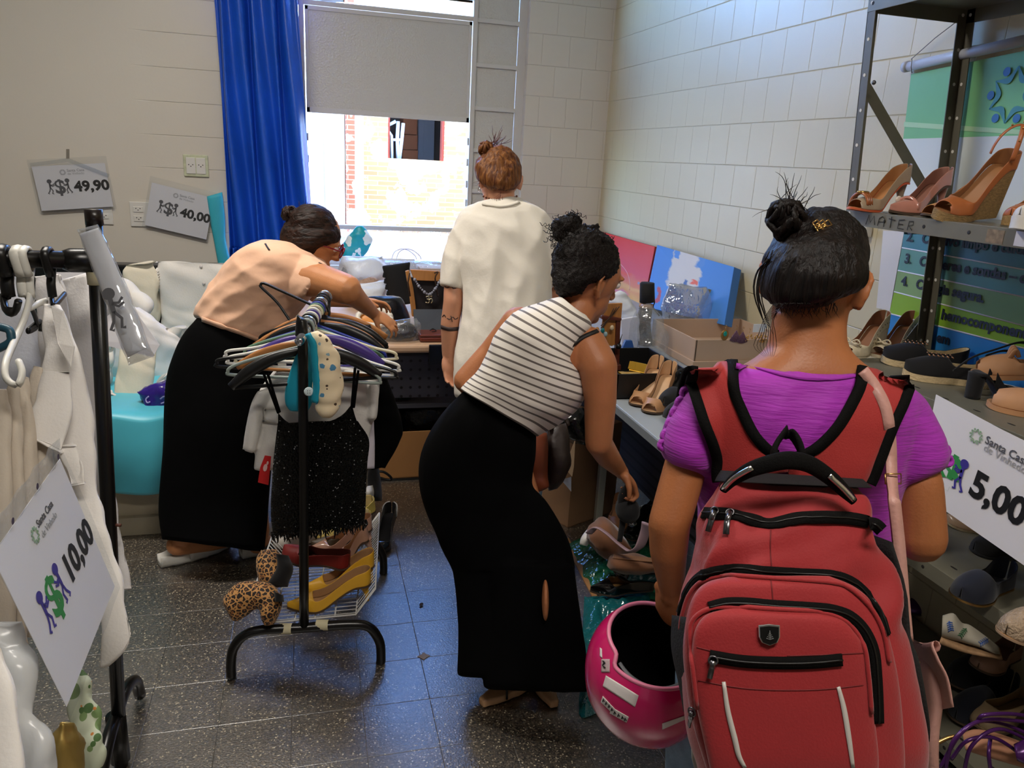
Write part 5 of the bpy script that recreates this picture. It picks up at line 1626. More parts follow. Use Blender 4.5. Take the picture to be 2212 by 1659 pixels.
HG = [(2.150, 'broad', 'black', 'broad black hanger carrying the black lace top'), (2.185, 'tube', 'grey', 'thin grey-green hanger just behind the black lace top'), (2.225, 'wood', 'wood', 'wooden hanger nearest the front of the middle rack'),
      (2.255, 'tube', 'black', 'thin black hanger behind the front wooden hanger'), (2.285, 'tube', 'white', 'white plastic hanger holding the white jacket'), (2.315, 'broad', 'purple', 'purple hanger between the two white hangers'),
      (2.345, 'tube', 'white', 'white plastic hanger sticking out furthest to the right'), (2.385, 'tube', 'cream', 'cream plastic hanger reaching out to the left'), (2.415, 'tube', 'green', 'green plastic hanger in the middle of the rack'),
      (2.445, 'tube', 'blue', 'blue plastic hanger next to the green one'), (2.48, 'broad', 'black', 'broad black hanger with a long black skirt'), (2.52, 'wood', 'wood', 'second wooden hanger, behind the green hanger'), (2.56, 'broad', 'black', 'black padded hanger behind the second wooden hanger'),
      (2.60, 'tube', 'black', 'thin black hanger near the far end of the rack'), (2.645, 'wood', 'wood', 'wooden hanger furthest back by the leaning woman')]
for k, (y, st__, c, lb) in enumerate(HG):
    hanger(st__, c, lb, rodp(y), rnd.uniform(-.16, .16) - .08, G1, w={4: .235, 6: .255, 7: .235, 3: .25}.get(k, .205), tilt=rnd.uniform(-.05, .05))
# the empty hanger hooked at an angle, pointing up to the left
eh = thing('clothes_hanger', 'empty thin black hanger poking up on the left of the rack', 'hanger', tuple(P(640, 660, 2.62)), G1)
bm = NB()
tube(bm, [P(x, y, 2.60) for x, y in ((690, 735), (640, 708), (600, 655), (566, 622), (563, 616), (570, 612), (600, 625), (650, 648), (690, 668), (700, 690), (690, 735))], 0.0048, 8, smooth=60)
make('arms', bm, HCOL['black'], eh)
bm = NB(); tube(bm, [P(x, y, 2.60) for x, y in ((694, 700), (704, 690), (712, 676), (706, 662), (696, 660))], 0.004, 8, smooth=16); make('hook', bm, HCOL['black'], eh)

# garments on the middle rack
def seq_mat():
    m = mat('black_sequin_lace', '#030303', 0.3, spec=0.4)
    N, L, b = nodes_of(m)
    tc = N.new('ShaderNodeTexCoord')
    vo = N.new('ShaderNodeTexVoronoi'); vo.inputs['Scale'].default_value = 170
    L.new(tc.outputs['Object'], vo.inputs['Vector'])
    bp = N.new('ShaderNodeBump'); bp.inputs['Strength'].default_value = 1.0; bp.inputs['Distance'].default_value = 0.02
    sc = N.new('ShaderNodeSeparateColor'); L.new(vo.outputs['Color'], sc.inputs[0])
    L.new(mathn(N, L, 'ADD', mathn(N, L, 'MULTIPLY', sc.outputs[0], .5), vo.outputs['Distance']), bp.inputs['Height'])
    L.new(bp.outputs['Normal'], b.inputs['Normal'])
    gk = mathn(N, L, 'MULTIPLY', mathn(N, L, 'GREATER_THAN', sc.outputs[1], .93), mathn(N, L, 'LESS_THAN', vo.outputs['Distance'], .35))  # random pale cells paint sequin glints into the base colour
    L.new(mixc(N, L, gk, lin('#030303'), lin('#b9b9bd')), b.inputs['Base Color'])
    return m
lt = thing('lace_top', 'black sequinned lace top with fringed hem at the front of the middle rack', 'top', tuple(PY(690, 1150, 2.15)))
bm = NB()
traced(bm, sty([(596, 912, 775, 906, .012), (592, 945, 801, 948, .022), (586, 1000, 798, 1000, .028), (582, 1060, 794, 1060, .03), (583, 1120, 792, 1112, .03), (588, 1160, 789, 1136, .028)], 2.15), 40, 44)
traced(bm, sty([(597, 888, 604, 890, .005), (596, 903, 622, 908, .008), (596, 918, 660, 924, .010)], 2.15), 10, 14)
traced(bm, sty([(756, 872, 765, 876, .005), (735, 895, 770, 896, .008), (690, 918, 777, 914, .010)], 2.15), 10, 14)
folds(bm, 0.006, (0, 0, 1), 14, 1.5)
lb_ = make('body_panel', bm, seq_mat(), lt)
for a, b3 in (((570, 808), (601, 892)), ((578, 806), (604, 890)), ((767, 794), (760, 878)), ((774, 800), (764, 880))):
    bm = NB(); tube(bm, [PY(*a, 2.148), PY((a[0] + b3[0]) / 2, (a[1] + b3[1]) / 2, 2.13), PY(*b3, 2.145)], 0.004, 6, smooth=8); make('strap', bm, M_BLK, lt)
bm = NB()
for k in range(120):
    u_ = k / 119
    x = lerp(586, 791, u_); y = lerp(1156, 1130, u_) + rnd.uniform(-10, 6)
    p = PY(x, y, 2.15 + rnd.uniform(-.025, .025))
    ln = rnd.uniform(.012, .032)
    tube(bm, [p, p + Vector((rnd.uniform(-.004, .004), 0, -ln * .5)), p + Vector((rnd.uniform(-.006, .006), 0, -ln))], [.0022, .003, .0012], 5)
fg = make('fringe', bm, MATS['black_sequin_lace'], lb_); tag(fg, kind='stuff')
M_WHT = mat('white_twill', '#dcd8d2', 0.8, var=(9, .03), bump=(200, .15), sheen=.1)
wj = thing('white_jacket', 'white jacket with flap pocket and red swing tag behind the black lace top', 'jacket', tuple(PY(600, 1010, 2.29)))
bm = NB()
traced(bm, sty([(590, 800, 770, 792, .03), (560, 842, 816, 816, .045), (555, 880, 812, 880, .05), (553, 930, 802, 930, .05), (549, 985, 795, 975, .05), (546, 1016, 790, 1000, .05)], 2.29), 30, 40, 2.4)
traced(bm, sty([(556, 846, 590, 840, .04), (542, 875, 572, 880, .045), (531, 930, 562, 932, .045), (524, 970, 550, 978, .042)], 2.27), 16, 24)
traced(bm, sty([(790, 830, 818, 824, .04), (794, 870, 814, 872, .042), (790, 905, 811, 906, .04)], 2.28), 12, 22)
bm = remesh(bm, .006, 3); folds(bm, .004, (.2, 0, 1), 16, 5.5)
wjb = make('shell_fabric', bm, M_WHT, wj)
tw = bvh_of(wjb)
bm = NB(); add_rings(bm, [[drape(tw, [(lerp(568, 600, i / 5), lerp(y0, y0 + 4, i / 5))], .004, 2.2)[0][0] for i in range(6)] for y0 in (880, 890, 900, 911)], cap=False, closed=False); make('pocket_flap', bm, M_WHT, wjb, solid=.004)
bm = NB()
for x, y in ((569, 884), (569, 908)): ball(bm, drape(tw, [(x, y)], .006, 2.2)[0][0], .0032, 8, 6)
make('studs', bm, M_GUN, wjb)
bm = NB(); q = [PY(572, 984, 2.22), PY(586, 986, 2.22), PY(580, 1048, 2.22), PY(557, 1042, 2.22), PY(562, 1010, 2.22)]
prism(bm, q, (0, 1, 0), .0015); tgo = make('swing_tag', bm, mat('red_card', '#c21a1c', 0.5), wj, smooth=False)
bm = NB(); o = PY(566, 1012, 2.2195)
ux_ = (PY(571, 992, 2.2195) - o).normalized(); uy_ = (PY(560, 1010, 2.2195) - o).normalized()
disc(bm, PY(573, 1010, 2.219), ux_, uy_, .012, .006); disc(bm, PY(578, 1000, 2.219), ux_, uy_, .006, .003)
make('tag_print', bm, mat('pale_print', '#e3b9b4', .5), tgo, smooth=False)
def garment(name, label, cat, pieces, Y, m, group=None, n=26, seg=36, fold=.006, fdir=(0, 0, 1), freq=11, seed=0, partname='fabric', solid=0):
    t_ = thing(name, label, cat, tuple(PY((pieces[0][-1][0] + pieces[0][-1][2]) / 2, pieces[0][-1][1], Y)), group)
    bm = NB()
    for pc in pieces:
        traced(bm, sty(pc, Y), n, seg, 2.3)
    folds(bm, fold, fdir, freq, seed)
    wrinkle(bm, fold * .6, (6, 6, 6), seed)
    o = make(partname, bm, m, t_)
    return t_, o
M_LIL = mat('pale_lilac_cotton', '#d8d0dc', .8, bump=(150, .1))
garment('shirt', 'pale lilac shirt showing a narrow strip right of the lace top', 'shirt', [[(700, 835, 816, 828, .03), (720, 880, 812, 880, .03), (740, 950, 813, 950, .03), (750, 1016, 811, 1014, .03)]], 2.345, M_LIL, seed=3)
garment('long_skirt', 'long black skirt hanging on the right side of the middle rack', 'skirt', [[(770, 770, 826, 756, .03), (780, 830, 842, 830, .05), (785, 890, 858, 886, .06), (790, 935, 872, 930, .06), (795, 958, 864, 954, .06), (800, 985, 848, 985, .06), (800, 1016, 832, 1014, .05)]], 2.50, M_BLK, seed=5, fold=.012)
garment('dark_dress', 'dark dress squeezed in the middle of the rack behind the white jacket', 'dress', [[(610, 790, 800, 770, .03), (600, 850, 812, 850, .04), (605, 950, 800, 950, .04), (610, 1030, 795, 1020, .04)]], 2.42, mat('dark_brown_cloth', '#17110f', .8), seed=8)
garment('printed_blouse', 'black and white printed blouse on the far hangers of the rack', 'blouse', [[(640, 720, 800, 700, .02), (630, 770, 815, 750, .03), (640, 860, 800, 850, .03), (650, 940, 790, 940, .03)]], 2.60, mat('black_white_print', '#1d1b20', .8, var=(30, .9)), seed=9)
garment('navy_shirt', 'navy blue shirt between the hangers at the back of the rack', 'shirt', [[(620, 740, 790, 722, .02), (615, 790, 806, 780, .03), (630, 900, 790, 900, .03)]], 2.54, mat('navy_cloth', '#141830', .8), seed=10)
# printed cap hanging on the front post
cp = thing('printed_bonnet', 'cream printed bonnet with turquoise lining hooked over the front of the rack', 'bonnet', tuple(PY(690, 905, 2.10)))
bm = NB(); traced(bm, sty([(652, 726, 684, 722, .012), (640, 760, 684, 755, .02), (626, 800, 682, 800, .025), (615, 842, 680, 842, .025), (616, 872, 676, 872, .022), (626, 890, 668, 888, .012)], 2.15), 26, 30)
folds(bm, .003, (.2, 0, 1), 20, 2.0); lo = make('lining', bm, mat('turquoise_lining', '#0f93ae', .55, bump=(30, .2)), cp)
bm = NB()
traced(bm, sty([(670, 718, 688, 712, .015), (672, 742, 716, 735, .03), (674, 782, 737, 775, .036), (676, 830, 741, 830, .038), (680, 872, 738, 872, .034), (688, 897, 724, 900, .024), (694, 906, 712, 907, .01)], 2.075), 40, 40)
folds(bm, .006, (1, 0, .1), 24, 4.0)
m = mat('cream_print', '#ead7b4', .75)
N, L, b = nodes_of(m)
tc = N.new('ShaderNodeTexCoord')
cc = lin('#ead7b4')
last = cc
for sc_, th_v, col in ((22, .20, '#4d87ad'), (27, .17, '#e0ac3a'), (33, .15, '#4b3a2c'), (19, .13, '#8fb0bd')):
    mp = N.new('ShaderNodeMapping'); mp.inputs['Location'].default_value = (sc_, sc_ * .3, sc_ * .7); L.new(tc.outputs['Object'], mp.inputs['Vector'])
    vo = N.new('ShaderNodeTexVoronoi'); vo.inputs['Scale'].default_value = sc_; L.new(mp.outputs[0], vo.inputs['Vector'])
    nz = N.new('ShaderNodeTexNoise'); nz.inputs['Scale'].default_value = 90; L.new(tc.outputs['Object'], nz.inputs['Vector'])
    k = mathn(N, L, 'LESS_THAN', mathn(N, L, 'ADD', vo.outputs['Distance'], mathn(N, L, 'MULTIPLY', nz.outputs['Fac'], .22)), th_v + .11)
    last = mixc(N, L, k, last, lin(col))
L.new(last, b.inputs['Base Color'])
make('crown', bm, m, cp)
bm = NB(); tube(bm, [PY(x, y, 2.085 - .03) for x, y in ((664, 722), (676, 745), (680, 790), (684, 830), (680, 870))], .012, 8, flat=.5, smooth=20)
folds(bm, .004, (1, 0, 0), 60, 1.0); make('gathered_edge', bm, MATS['turquoise_lining'], cp)
bm = NB(); c = PY(667, 846, 2.058); ellipsoid(bm, c, ((.013, 0, 0), (0, 0, .013), (0, .003, 0)), 18, 6); bt = make('button', bm, mat('pearl_button', '#cfe0e4', .25), cp)
bm = NB()
for dx in (-.003, .003):
    for dz in (-.003, .003): ball(bm, c + Vector((dx, -.003, dz)), .0012, 6, 4)
make('button_holes', bm, M_HOLE, bt)

# ------------------------------------------------------------------ left rack with white uniforms
lr = thing('clothes_rack', 'black tube clothes rack at the left edge loaded with white uniforms', 'clothes rack', (-0.5, 1.8, 0))
pt, pb = Vector((-.435, 1.81, 1.415)), Vector((-.502, 1.815, 0.0))
bm = NB(); tube(bm, [pt, pt.lerp(pb, .5), pb], .0165, 14); make('post', bm, M_BLT, lr)
bm = NB(); tube(bm, [pt + Vector((0, 0, -.02)), pt + Vector((0, 0, .012))], .0178, 14); make('post_cap', bm, mat('cap_black', '#1a1211', .3), lr)
ra, rb = PY(203, 563, 1.81), PY(-420, 548, 1.76)
bm = NB(); tube(bm, [ra, rb], .0185, 14); make('rod', bm, M_BLT, lr)
bm = NB(); tube(bm, [ra + Vector((.01, 0, 0)), ra + Vector((-.045, 0, 0)), ra + Vector((-.06, 0, 0))], [.026, .026, .02], 14); make('rod_coupling', bm, M_BLT, lr)
bm = NB(); c = PY(207, 598, 1.81); tube(bm, [c + Vector((0, 0, .012)), c - Vector((0, 0, .016))], .0178, 14); make('tape_wrap', bm, M_TAPE, lr)
bm = NB(); c = PY(246, 1134, 1.81); tube(bm, [c, c + Vector((.016, -.004, 0))], .004, 8); make('screw', bm, mat('rusty_screw', '#5c3324', .6), lr)
bm = NB(); tube(bm, [Vector((-.502, 1.815, .16)), Vector((-.502, 1.815, .02))], .024, 14); make('foot_socket', bm, M_BLT, lr)
bm = NB(); tube(bm, [(-.502, 1.55, .02), (-.502, 1.6, .10), (-.502, 1.72, .15), (-.502, 1.815, .155), (-.502, 1.92, .15), (-.502, 2.03, .1), (-.502, 2.07, .02)], .016, 12, smooth=30); make('foot_bar', bm, M_BLT, lr)
bm = NB(); tube(bm, [rb, (rb.x - .02, rb.y, 0)], .0165, 12); make('post', bm, M_BLT, lr)
G2 = 'hangers on the left rack'
def side_hanger(label, col, hookx, hooky, pts, r=.006, d0=1.66, extra=None):
    t_ = thing('clothes_hanger', label, 'hanger', tuple(P(hookx, hooky, d0)), G2)
    bm = NB()
    c = PY(hookx, hooky, 1.79)
    cc_ = Vector((c.x, 1.79, ra.z))
    tube(bm, [cc_ + Vector((.004, -.012, -.03))] + [cc_ + Vector((0, .026 * math.cos(a), .026 * math.sin(a))) for a in (2.6, 2.0, 1.57, 1.0, .4, -.2, -.8)] + [cc_ + Vector((0, .0, -.045)), cc_ + Vector((0, 0, -.075))], r, 8, flat=1.5, up=(1, 0, 0), smooth=30)
    make('hook', bm, HCOL[col], t_)
    bm = NB(); tube(bm, [cc_ + Vector((0, 0, -.072))] + [P(*q) for q in pts], r * 1.15, 8, flat=.7, up=(1, 0, 0), smooth=30)
    make('arms', bm, HCOL[col], t_)
    return t_
side_hanger('white plastic hanger with open hook end holding the beige trousers', 'white', 42, 565, [(64, 640, 1.6), (52, 690, 1.56), (30, 740, 1.5), (12, 785, 1.42), (14, 818, 1.40), (38, 832, 1.40), (48, 805, 1.41), (40, 780, 1.42)], .0075)
side_hanger('second white hanger whose arm runs up to the shirt collar', 'white', 58, 575, [(72, 640, 1.62), (62, 665, 1.6), (85, 655, 1.64), (100, 650, 1.66)], .0065)
side_hanger('black hanger inside the collar of the front white coat', 'black', 104, 560, [(112, 640, 1.67), (116, 660, 1.65), (140, 635, 1.72)], .006)
side_hanger('black hanger at the very left with a large curved hook', 'black', 8, 560, [(8, 640, 1.6), (14, 670, 1.58), (32, 672, 1.57), (40, 650, 1.56)], .009)
side_hanger('black hanger between the white hooks with clip bar', 'black', 50, 580, [(80, 700, 1.72), (60, 715, 1.68), (86, 695, 1.74), (88, 715, 1.74)], .006)
t_ = thing('clothes_hanger', 'dark teal hanger end poking out at the left picture edge', 'hanger', tuple(P(10, 720, 1.5)), G2)
bm = NB(); tube(bm, [P(-60, 690, 1.5), P(-5, 705, 1.5), P(18, 712, 1.5), P(24, 725, 1.5), P(18, 742, 1.5), P(-40, 770, 1.5)], .008, 10, smooth=24); make('arms', bm, HCOL['teal'], t_)
M_UNI = mat('white_uniform_cloth', '#e9e5e1', .85, var=(7, .03), bump=(160, .1), sheen=.1)
M_UNI2 = mat('cool_white_cloth', '#e0dddd', .85, var=(7, .03), bump=(160, .1))
def coat(name, label, cat, parts, m, group=None, fold=.006, freq=10, seed=0, vox=.006, fdir=(.1, 0, 1)):
    t_ = thing(name, label, cat, tuple(P(parts[0][-1][0], parts[0][-1][1], parts[0][-1][4])), group)
    bm = NB()
    for pc in parts: traced(bm, [q[:5] + (q[5] * .42,) for q in pc], 60, 44, 2.6)
    folds(bm, fold * 1.5, fdir, freq, seed); folds(bm, fold * .7, (.8, 0, 1), freq * 1.6, seed + 5); wrinkle(bm, fold * .6, (7, 7, 7), seed)
    o = make('fabric', bm, m, t_)
    return t_, o
GU = 'white uniforms on the left rack'
ct, co_ = coat('uniform_coat', 'white uniform coat with pointed collar nearest the rack post', 'coat', [
    [(92, 652, 132, 650, 1.66, .03), (96, 700, 166, 720, 1.64, .04), (92, 770, 186, 800, 1.62, .045), (82, 850, 200, 890, 1.61, .045), (98, 930, 208, 970, 1.60, .045), (122, 1010, 218, 1050, 1.59, .045), (148, 1090, 236, 1120, 1.57, .045), (176, 1190, 258, 1200, 1.55, .04), (200, 1280, 276, 1300, 1.53, .035), (214, 1380, 290, 1384, 1.52, .03), (214, 1448, 226, 1446, 1.52, .02)],
    [(94, 800, 158, 800, 1.58, .03), (72, 870, 160, 880, 1.56, .035), (48, 930, 140, 972, 1.54, .035), (50, 938, 128, 980, 1.54, .02)],
    [(108, 962, 168, 960, 1.55, .025), (128, 1000, 186, 1000, 1.54, .028), (150, 1052, 188, 1046, 1.53, .02)]], M_UNI, GU, seed=2)
bm = NB()
prism(bm, [P(112, 660, 1.60), P(140, 672, 1.59), P(163, 748, 1.56), P(156, 796, 1.555), P(128, 742, 1.56)], -_f, .006); make('collar', bm, M_UNI, co_, bevel=.003, smooth=False)
bm = NB(); strip(bm, [(P(x, y, 1.535), -_f) for x, y in px_path([(46, 934), (80, 948), (112, 964), (132, 980)], 14)], .0018, .0008); make('sleeve_stitching', bm, M_UNI2, co_)
coat('uniform_coat', 'greyish white uniform coat hanging behind the rack post', 'coat', [
    [(128, 600, 185, 584, 1.86, .03), (140, 660, 222, 690, 1.85, .045), (150, 760, 236, 800, 1.85, .05), (165, 880, 240, 900, 1.86, .05), (185, 1000, 250, 1020, 1.87, .05), (200, 1120, 268, 1140, 1.88, .05), (212, 1220, 284, 1230, 1.88, .045), (228, 1284, 290, 1276, 1.88, .04)]], M_UNI2, GU, seed=4)
coat('uniform_tunic', 'white tunic seen far left between the black and white hangers', 'tunic', [[(-40, 600, 52, 592, 2.0, .03), (-40, 660, 70, 650, 2.0, .05), (-40, 740, 98, 720, 2.0, .05), (-40, 850, 100, 850, 2.0, .05), (-30, 980, 120, 980, 2.0, .05)]], mat('bluish_white_cloth', '#d5d8e2', .85, bump=(120, .1)), GU, seed=6)
coat('uniform_tunic', 'white tunic behind the collar of the front coat', 'tunic', [[(70, 596, 132, 588, 1.93, .02), (78, 640, 150, 640, 1.93, .04), (85, 740, 170, 740, 1.93, .04), (95, 900, 190, 900, 1.93, .04), (110, 1100, 210, 1100, 1.93, .04)]], M_UNI2, GU, seed=7)
M_BEI = mat('beige_twill', '#c9bdae', .85, var=(9, .03), bump=(180, .12))
for k, (x0, x1, yt, dd) in enumerate(((-45, 18, 850, 1.46), (10, 45, 838, 1.49), (36, 70, 822, 1.53), (58, 104, 800, 1.58))):
    coat('trousers', ('beige trousers at the very left of the hanging row', 'second beige trousers from the left edge, hanging in folds', 'third beige trousers from the left edge, hanging in folds', 'beige trousers hanging beside the front white coat')[k], 'trousers',
         [[(x0 + 12, yt - 14, x1 - 6, yt - 10, dd, .02), (x0 + 2, yt + 30, x1, yt + 34, dd, .035), (x0, yt + 120, x1 + 8, yt + 120, dd - .01, .04), (x0 + 2, yt + 260, x1 + 14, yt + 260, dd - .02, .04), (x0 + 4, yt + 420, x1 + 18, yt + 420, dd - .03, .04), (x0 + 6, yt + 560, x1 + 20, yt + 560, dd - .04, .035)]], M_BEI, 'beige trousers on the left rack', .004, 16, 11 + k, 0)
def blobs2(n):
    m = mat(n, '#c3cbb4', .8); N, L, b = nodes_of(m); tc = N.new('ShaderNodeTexCoord'); c = lin('#c3cbb4')
    for sc_, th_, col in ((26, .36, '#76905c'), (31, .28, '#4f6f3f'), (40, .12, '#c07a3a')):
        vo = N.new('ShaderNodeTexVoronoi'); vo.inputs['Scale'].default_value = sc_; L.new(tc.outputs['Object'], vo.inputs['Vector'])
        c = mixc(N, L, mathn(N, L, 'LESS_THAN', vo.outputs['Distance'], th_), c, lin(col))
    L.new(c, b.inputs['Base Color'])
    return m
fl = blobs2('green_floral_cotton')
coat('floral_blouse', 'green and white flowered blouse below the 10,00 sign', 'blouse', [[(120, 1440, 178, 1440, 1.42, .03), (135, 1500, 205, 1490, 1.40, .04), (150, 1580, 228, 1575, 1.38, .04), (160, 1650, 226, 1630, 1.37, .03), (165, 1690, 200, 1680, 1.37, .02)]], fl, None, .006, 20, 15, 0)
coat('white_garment', 'white garment at the bottom left corner under the plastic bag', 'garment', [[(-60, 1380, 12, 1392, .98, .03), (-60, 1450, 40, 1480, .97, .04), (-60, 1560, 56, 1580, .96, .04), (-60, 1700, 64, 1700, .95, .04)]], M_UNI, None, .004, 10, 17, 0)
bm = NB(); traced(bm, [(-40, 1330, 60, 1320, 1.06, .02), (-40, 1400, 95, 1400, 1.05, .04), (-20, 1500, 110, 1500, 1.04, .04), (0, 1600, 128, 1600, 1.03, .04), (10, 1700, 130, 1700, 1.02, .03)], 26, 30)
folds(bm, .022, (.3, 0, 1), 12, 2.0); folds(bm, .01, (1, 0, .6), 20, 5.0); tag(make('plastic_bag', bm, film('milky_film', '#f0f2f4', .08, .25, 9, .5, '#eceef0')), 'clear milky plastic bag hanging at the bottom left corner', 'bag')
bm = NB(); traced(bm, [(135, 1560, 160, 1562, 1.22, .02), (125, 1600, 168, 1600, 1.22, .03), (120, 1660, 172, 1660, 1.22, .03), (125, 1700, 165, 1700, 1.22, .02)], 14, 20)
wrinkle(bm, .008, (30, 30, 30), 3.0); tag(make('gold_pouch', bm, mat('gold_foil', '#b79b58', .35, metal=.6)), 'small crumpled gold pouch at the bottom edge beside the flowered blouse', 'pouch')
# ================================================================== tables and what lies on them
def rbox(name, lo, hi, m, parent=None, bevel=.003):
    bm = NB(); box(bm, lo, hi); return make(name, bm, m, parent, smooth=False, bevel=bevel)
M_BEECH = mat('pale_beech', '#c9a586', .45, var=(5, .08), stretch=(1, 12, 12))
def holes_mat(name, col, step=.045, r=.2):
    m = mat(name, col, .45)
    N, L, b = nodes_of(m)
    g = N.new('ShaderNodeNewGeometry'); sp = N.new('ShaderNodeSeparateXYZ'); L.new(g.outputs['Position'], sp.inputs[0])
    dd = []
    for a in ('X', 'Z'):
        f = mathn(N, L, 'SUBTRACT', mathn(N, L, 'FRACT', mathn(N, L, 'ADD', mathn(N, L, 'DIVIDE', sp.outputs[a], step), 20.0)), .5)
        dd.append(mathn(N, L, 'MULTIPLY', f, f))
    k = mathn(N, L, 'LESS_THAN', mathn(N, L, 'ADD', dd[0], dd[1]), (r * .8) ** 2)
    L.new(mixc(N, L, k, lin(col), lin('#040404')), b.inputs['Base Color'])
    return m
M_PERF = holes_mat('perforated_dark_steel', '#34323a')
M_DSTEEL = mat('dark_grey_steel', '#3a3a42', .5)
bt_ = thing('display_table', 'long wooden-topped display table with perforated dark front under the window', 'table', (.6, 4.3, 0))
bm = NB(); box(bm, (-.06, 3.55, .655), (1.02, 5.35, .695)); make('table_top', bm, M_BEECH, bt_, smooth=False, bevel=.012)
rbox('perforated_panel', (-.04, 3.59, .42), (1.0, 3.605, .655), M_PERF, bt_, .001)
rbox('lower_shelf', (-.04, 3.6, .36), (1.0, 5.2, .385), M_DSTEEL, bt_); rbox('back_panel', (-.04, 4.3, .0), (1.0, 4.32, .36), M_DSTEEL, bt_)
for x in (-.03, .98):
    for y in (3.62, 5.3): rbox('leg', (x - .015, y - .015, 0), (x + .015, y + .015, .655), M_BLT, bt_, .002)
M_CARD = mat('kraft_cardboard', '#a1713f', .8, var=(5, .06))
def carton(name, label, c, sx, sy, h, rz, m, flap=True, z0=0.0, open_top=True):
    t_ = thing(name, label, 'box', (c[0], c[1], z0)); t_.rotation_euler = (0, 0, rz)
    bm = NB(); th = .005
    box(bm, (-sx / 2, -sy / 2, 0), (sx / 2, sy / 2, th)); box(bm, (-sx / 2, -sy / 2, 0), (sx / 2, -sy / 2 + th, h)); box(bm, (-sx / 2, sy / 2 - th, 0), (sx / 2, sy / 2, h)); box(bm, (-sx / 2, -sy / 2 + th, 0), (-sx / 2 + th, sy / 2 - th, h)); box(bm, (sx / 2 - th, -sy / 2 + th, 0), (sx / 2, sy / 2 - th, h))
    make('box_body', bm, m, t_, smooth=False, local=True)
    if flap:
        for sg in (-1, 1):
            bm = NB(); prism(bm, [(-sx / 2, sg * sy / 2, h), (sx / 2, sg * sy / 2, h), (sx / 2 - .01, sg * (sy / 2 + .08), h + .07), (-sx / 2 + .01, sg * (sy / 2 + .08), h + .07)], (0, 0, 1), .004); make('flap', bm, m, t_, smooth=False, local=True)
    return t_
carton('cardboard_box', 'low brown cardboard box on the floor under the display table', (.62, 3.72, 0), .66, .34, .245, 0.02, M_CARD, False, .012)
bm = NB(); box(bm, (.30, 3.54, 0), (.96, 3.56, .012)); tag(make('floor_strip', bm, M_BLT, None, smooth=False), 'black strip on the floor along the front of the low cardboard box', 'strip')
def lump(name, label, cat, rows, m, sc=(14, 14, 14), amp=.012, n=26, seg=32, seed=1.0, group=None, pw=2.2, parent=None, fold=None):
    bm = NB(); traced(bm, rows, n, seg, pw)
    wrinkle(bm, amp, sc, seed)
    if fold: folds(bm, fold[0], fold[1], fold[2], seed)
    if parent: return make(name, bm, m, parent)
    return tag(make(name, bm, m), label, cat, group)
M_BBAG = mat('black_bin_liner', '#070708', .22, bump=(18, .9))
lump('bin_liner', 'shiny black plastic bag bulging from the low cardboard box', 'bag', sty([(866, 868, 960, 866, .06), (858, 890, 985, 880, .1), (858, 920, 990, 920, .11), (868, 942, 985, 942, .11), (872, 962, 980, 962, .09)], 3.74), M_BBAG, amp=.012, seed=2)
lump('green_cloth', 'dark green cloth bundle on top of the black plastic bag', 'cloth', sty([(855, 855, 880, 852, .04), (848, 866, 895, 862, .06), (850, 878, 905, 876, .05)], 3.72), mat('dark_green_cloth', '#1f3a31', .8), amp=.008, seed=3)
lump('brown_cloth', 'brown cloth at the left of the black plastic bag', 'cloth', sty([(848, 880, 862, 878, .04), (846, 905, 866, 905, .06), (850, 935, 872, 935, .05)], 3.70), mat('dark_brown_wool', '#33231a', .9), amp=.008, seed=4)
# --- on the display table
ws = PZ(938, 738, .70)
wl_ = thing('wallet', 'brown leather wallet lying at the table edge beside the standing woman', 'wallet', (ws.x, ws.y + .07, .695))
bm = NB(); box(bm, (ws.x - .07, ws.y + .0, .697), (ws.x + .055, ws.y + .17, .722)); make('wallet_body', bm, mat('reddish_leather', '#6f3324', .28, coat=.3), wl_, bevel=.008, smooth=False)
bm = NB(); box(bm, (ws.x - .07, ws.y + .0, .723), (ws.x + .055, ws.y + .17, .735)); fl_ = make('flap', bm, MATS['reddish_leather'], wl_, bevel=.006, smooth=False)
bm = NB(); tube(bm, [(ws.x - .01, ws.y + .08, .738), (ws.x + .01, ws.y + .11, .74), (ws.x + .02, ws.y + .07, .738), (ws.x - .005, ws.y + .05, .738)], .0018, 5, smooth=20); make('cord', bm, MATS['black_elastic'], fl_)
bm = NB(); box(bm, (ws.x - .035, 3.53, .60), (ws.x + .035, 3.548, .70)); tag(make('black_clip', bm, M_BLT, None, smooth=False, bevel=.004), 'black bracket clipped to the table edge under the brown wallet', 'bracket')
# necklace stand
ns = thing('necklace_stand', 'wooden-framed dark necklace stand holding a bead necklace with pendant', 'stand', tuple(PZ(905, 725, .70)))
M_OAK = mat('orange_wood', '#b87d43', .45, var=(10, .12), stretch=(9, 9, 1))
Yn = 3.80
def pn_(x, y, dy=0): return PY(x, y, Yn + dy)
bm = NB(); prism(bm, [pn_(886, 582), pn_(950, 586), pn_(952, 608), pn_(895, 606)], (0, 1, 0), .016); make('top_rail', bm, M_OAK, ns, smooth=False, bevel=.003)
bm = NB(); prism(bm, [pn_(876, 586), pn_(884, 584), pn_(893, 622), pn_(898, 660), pn_(900, 684), pn_(890, 684), pn_(885, 640), pn_(880, 610)], (0, 1, 0), .018); make('side_rail', bm, M_OAK, ns, smooth=False, bevel=.003)
bm = NB(); prism(bm, [pn_(888, 600, .012), pn_(968, 600, .012), pn_(968, 690, .012), pn_(896, 690, .012)], (0, 1, 0), .03); make('backing', bm, mat('dark_plum_velvet', '#1a1216', .95, sheen=.2), ns, smooth=False)
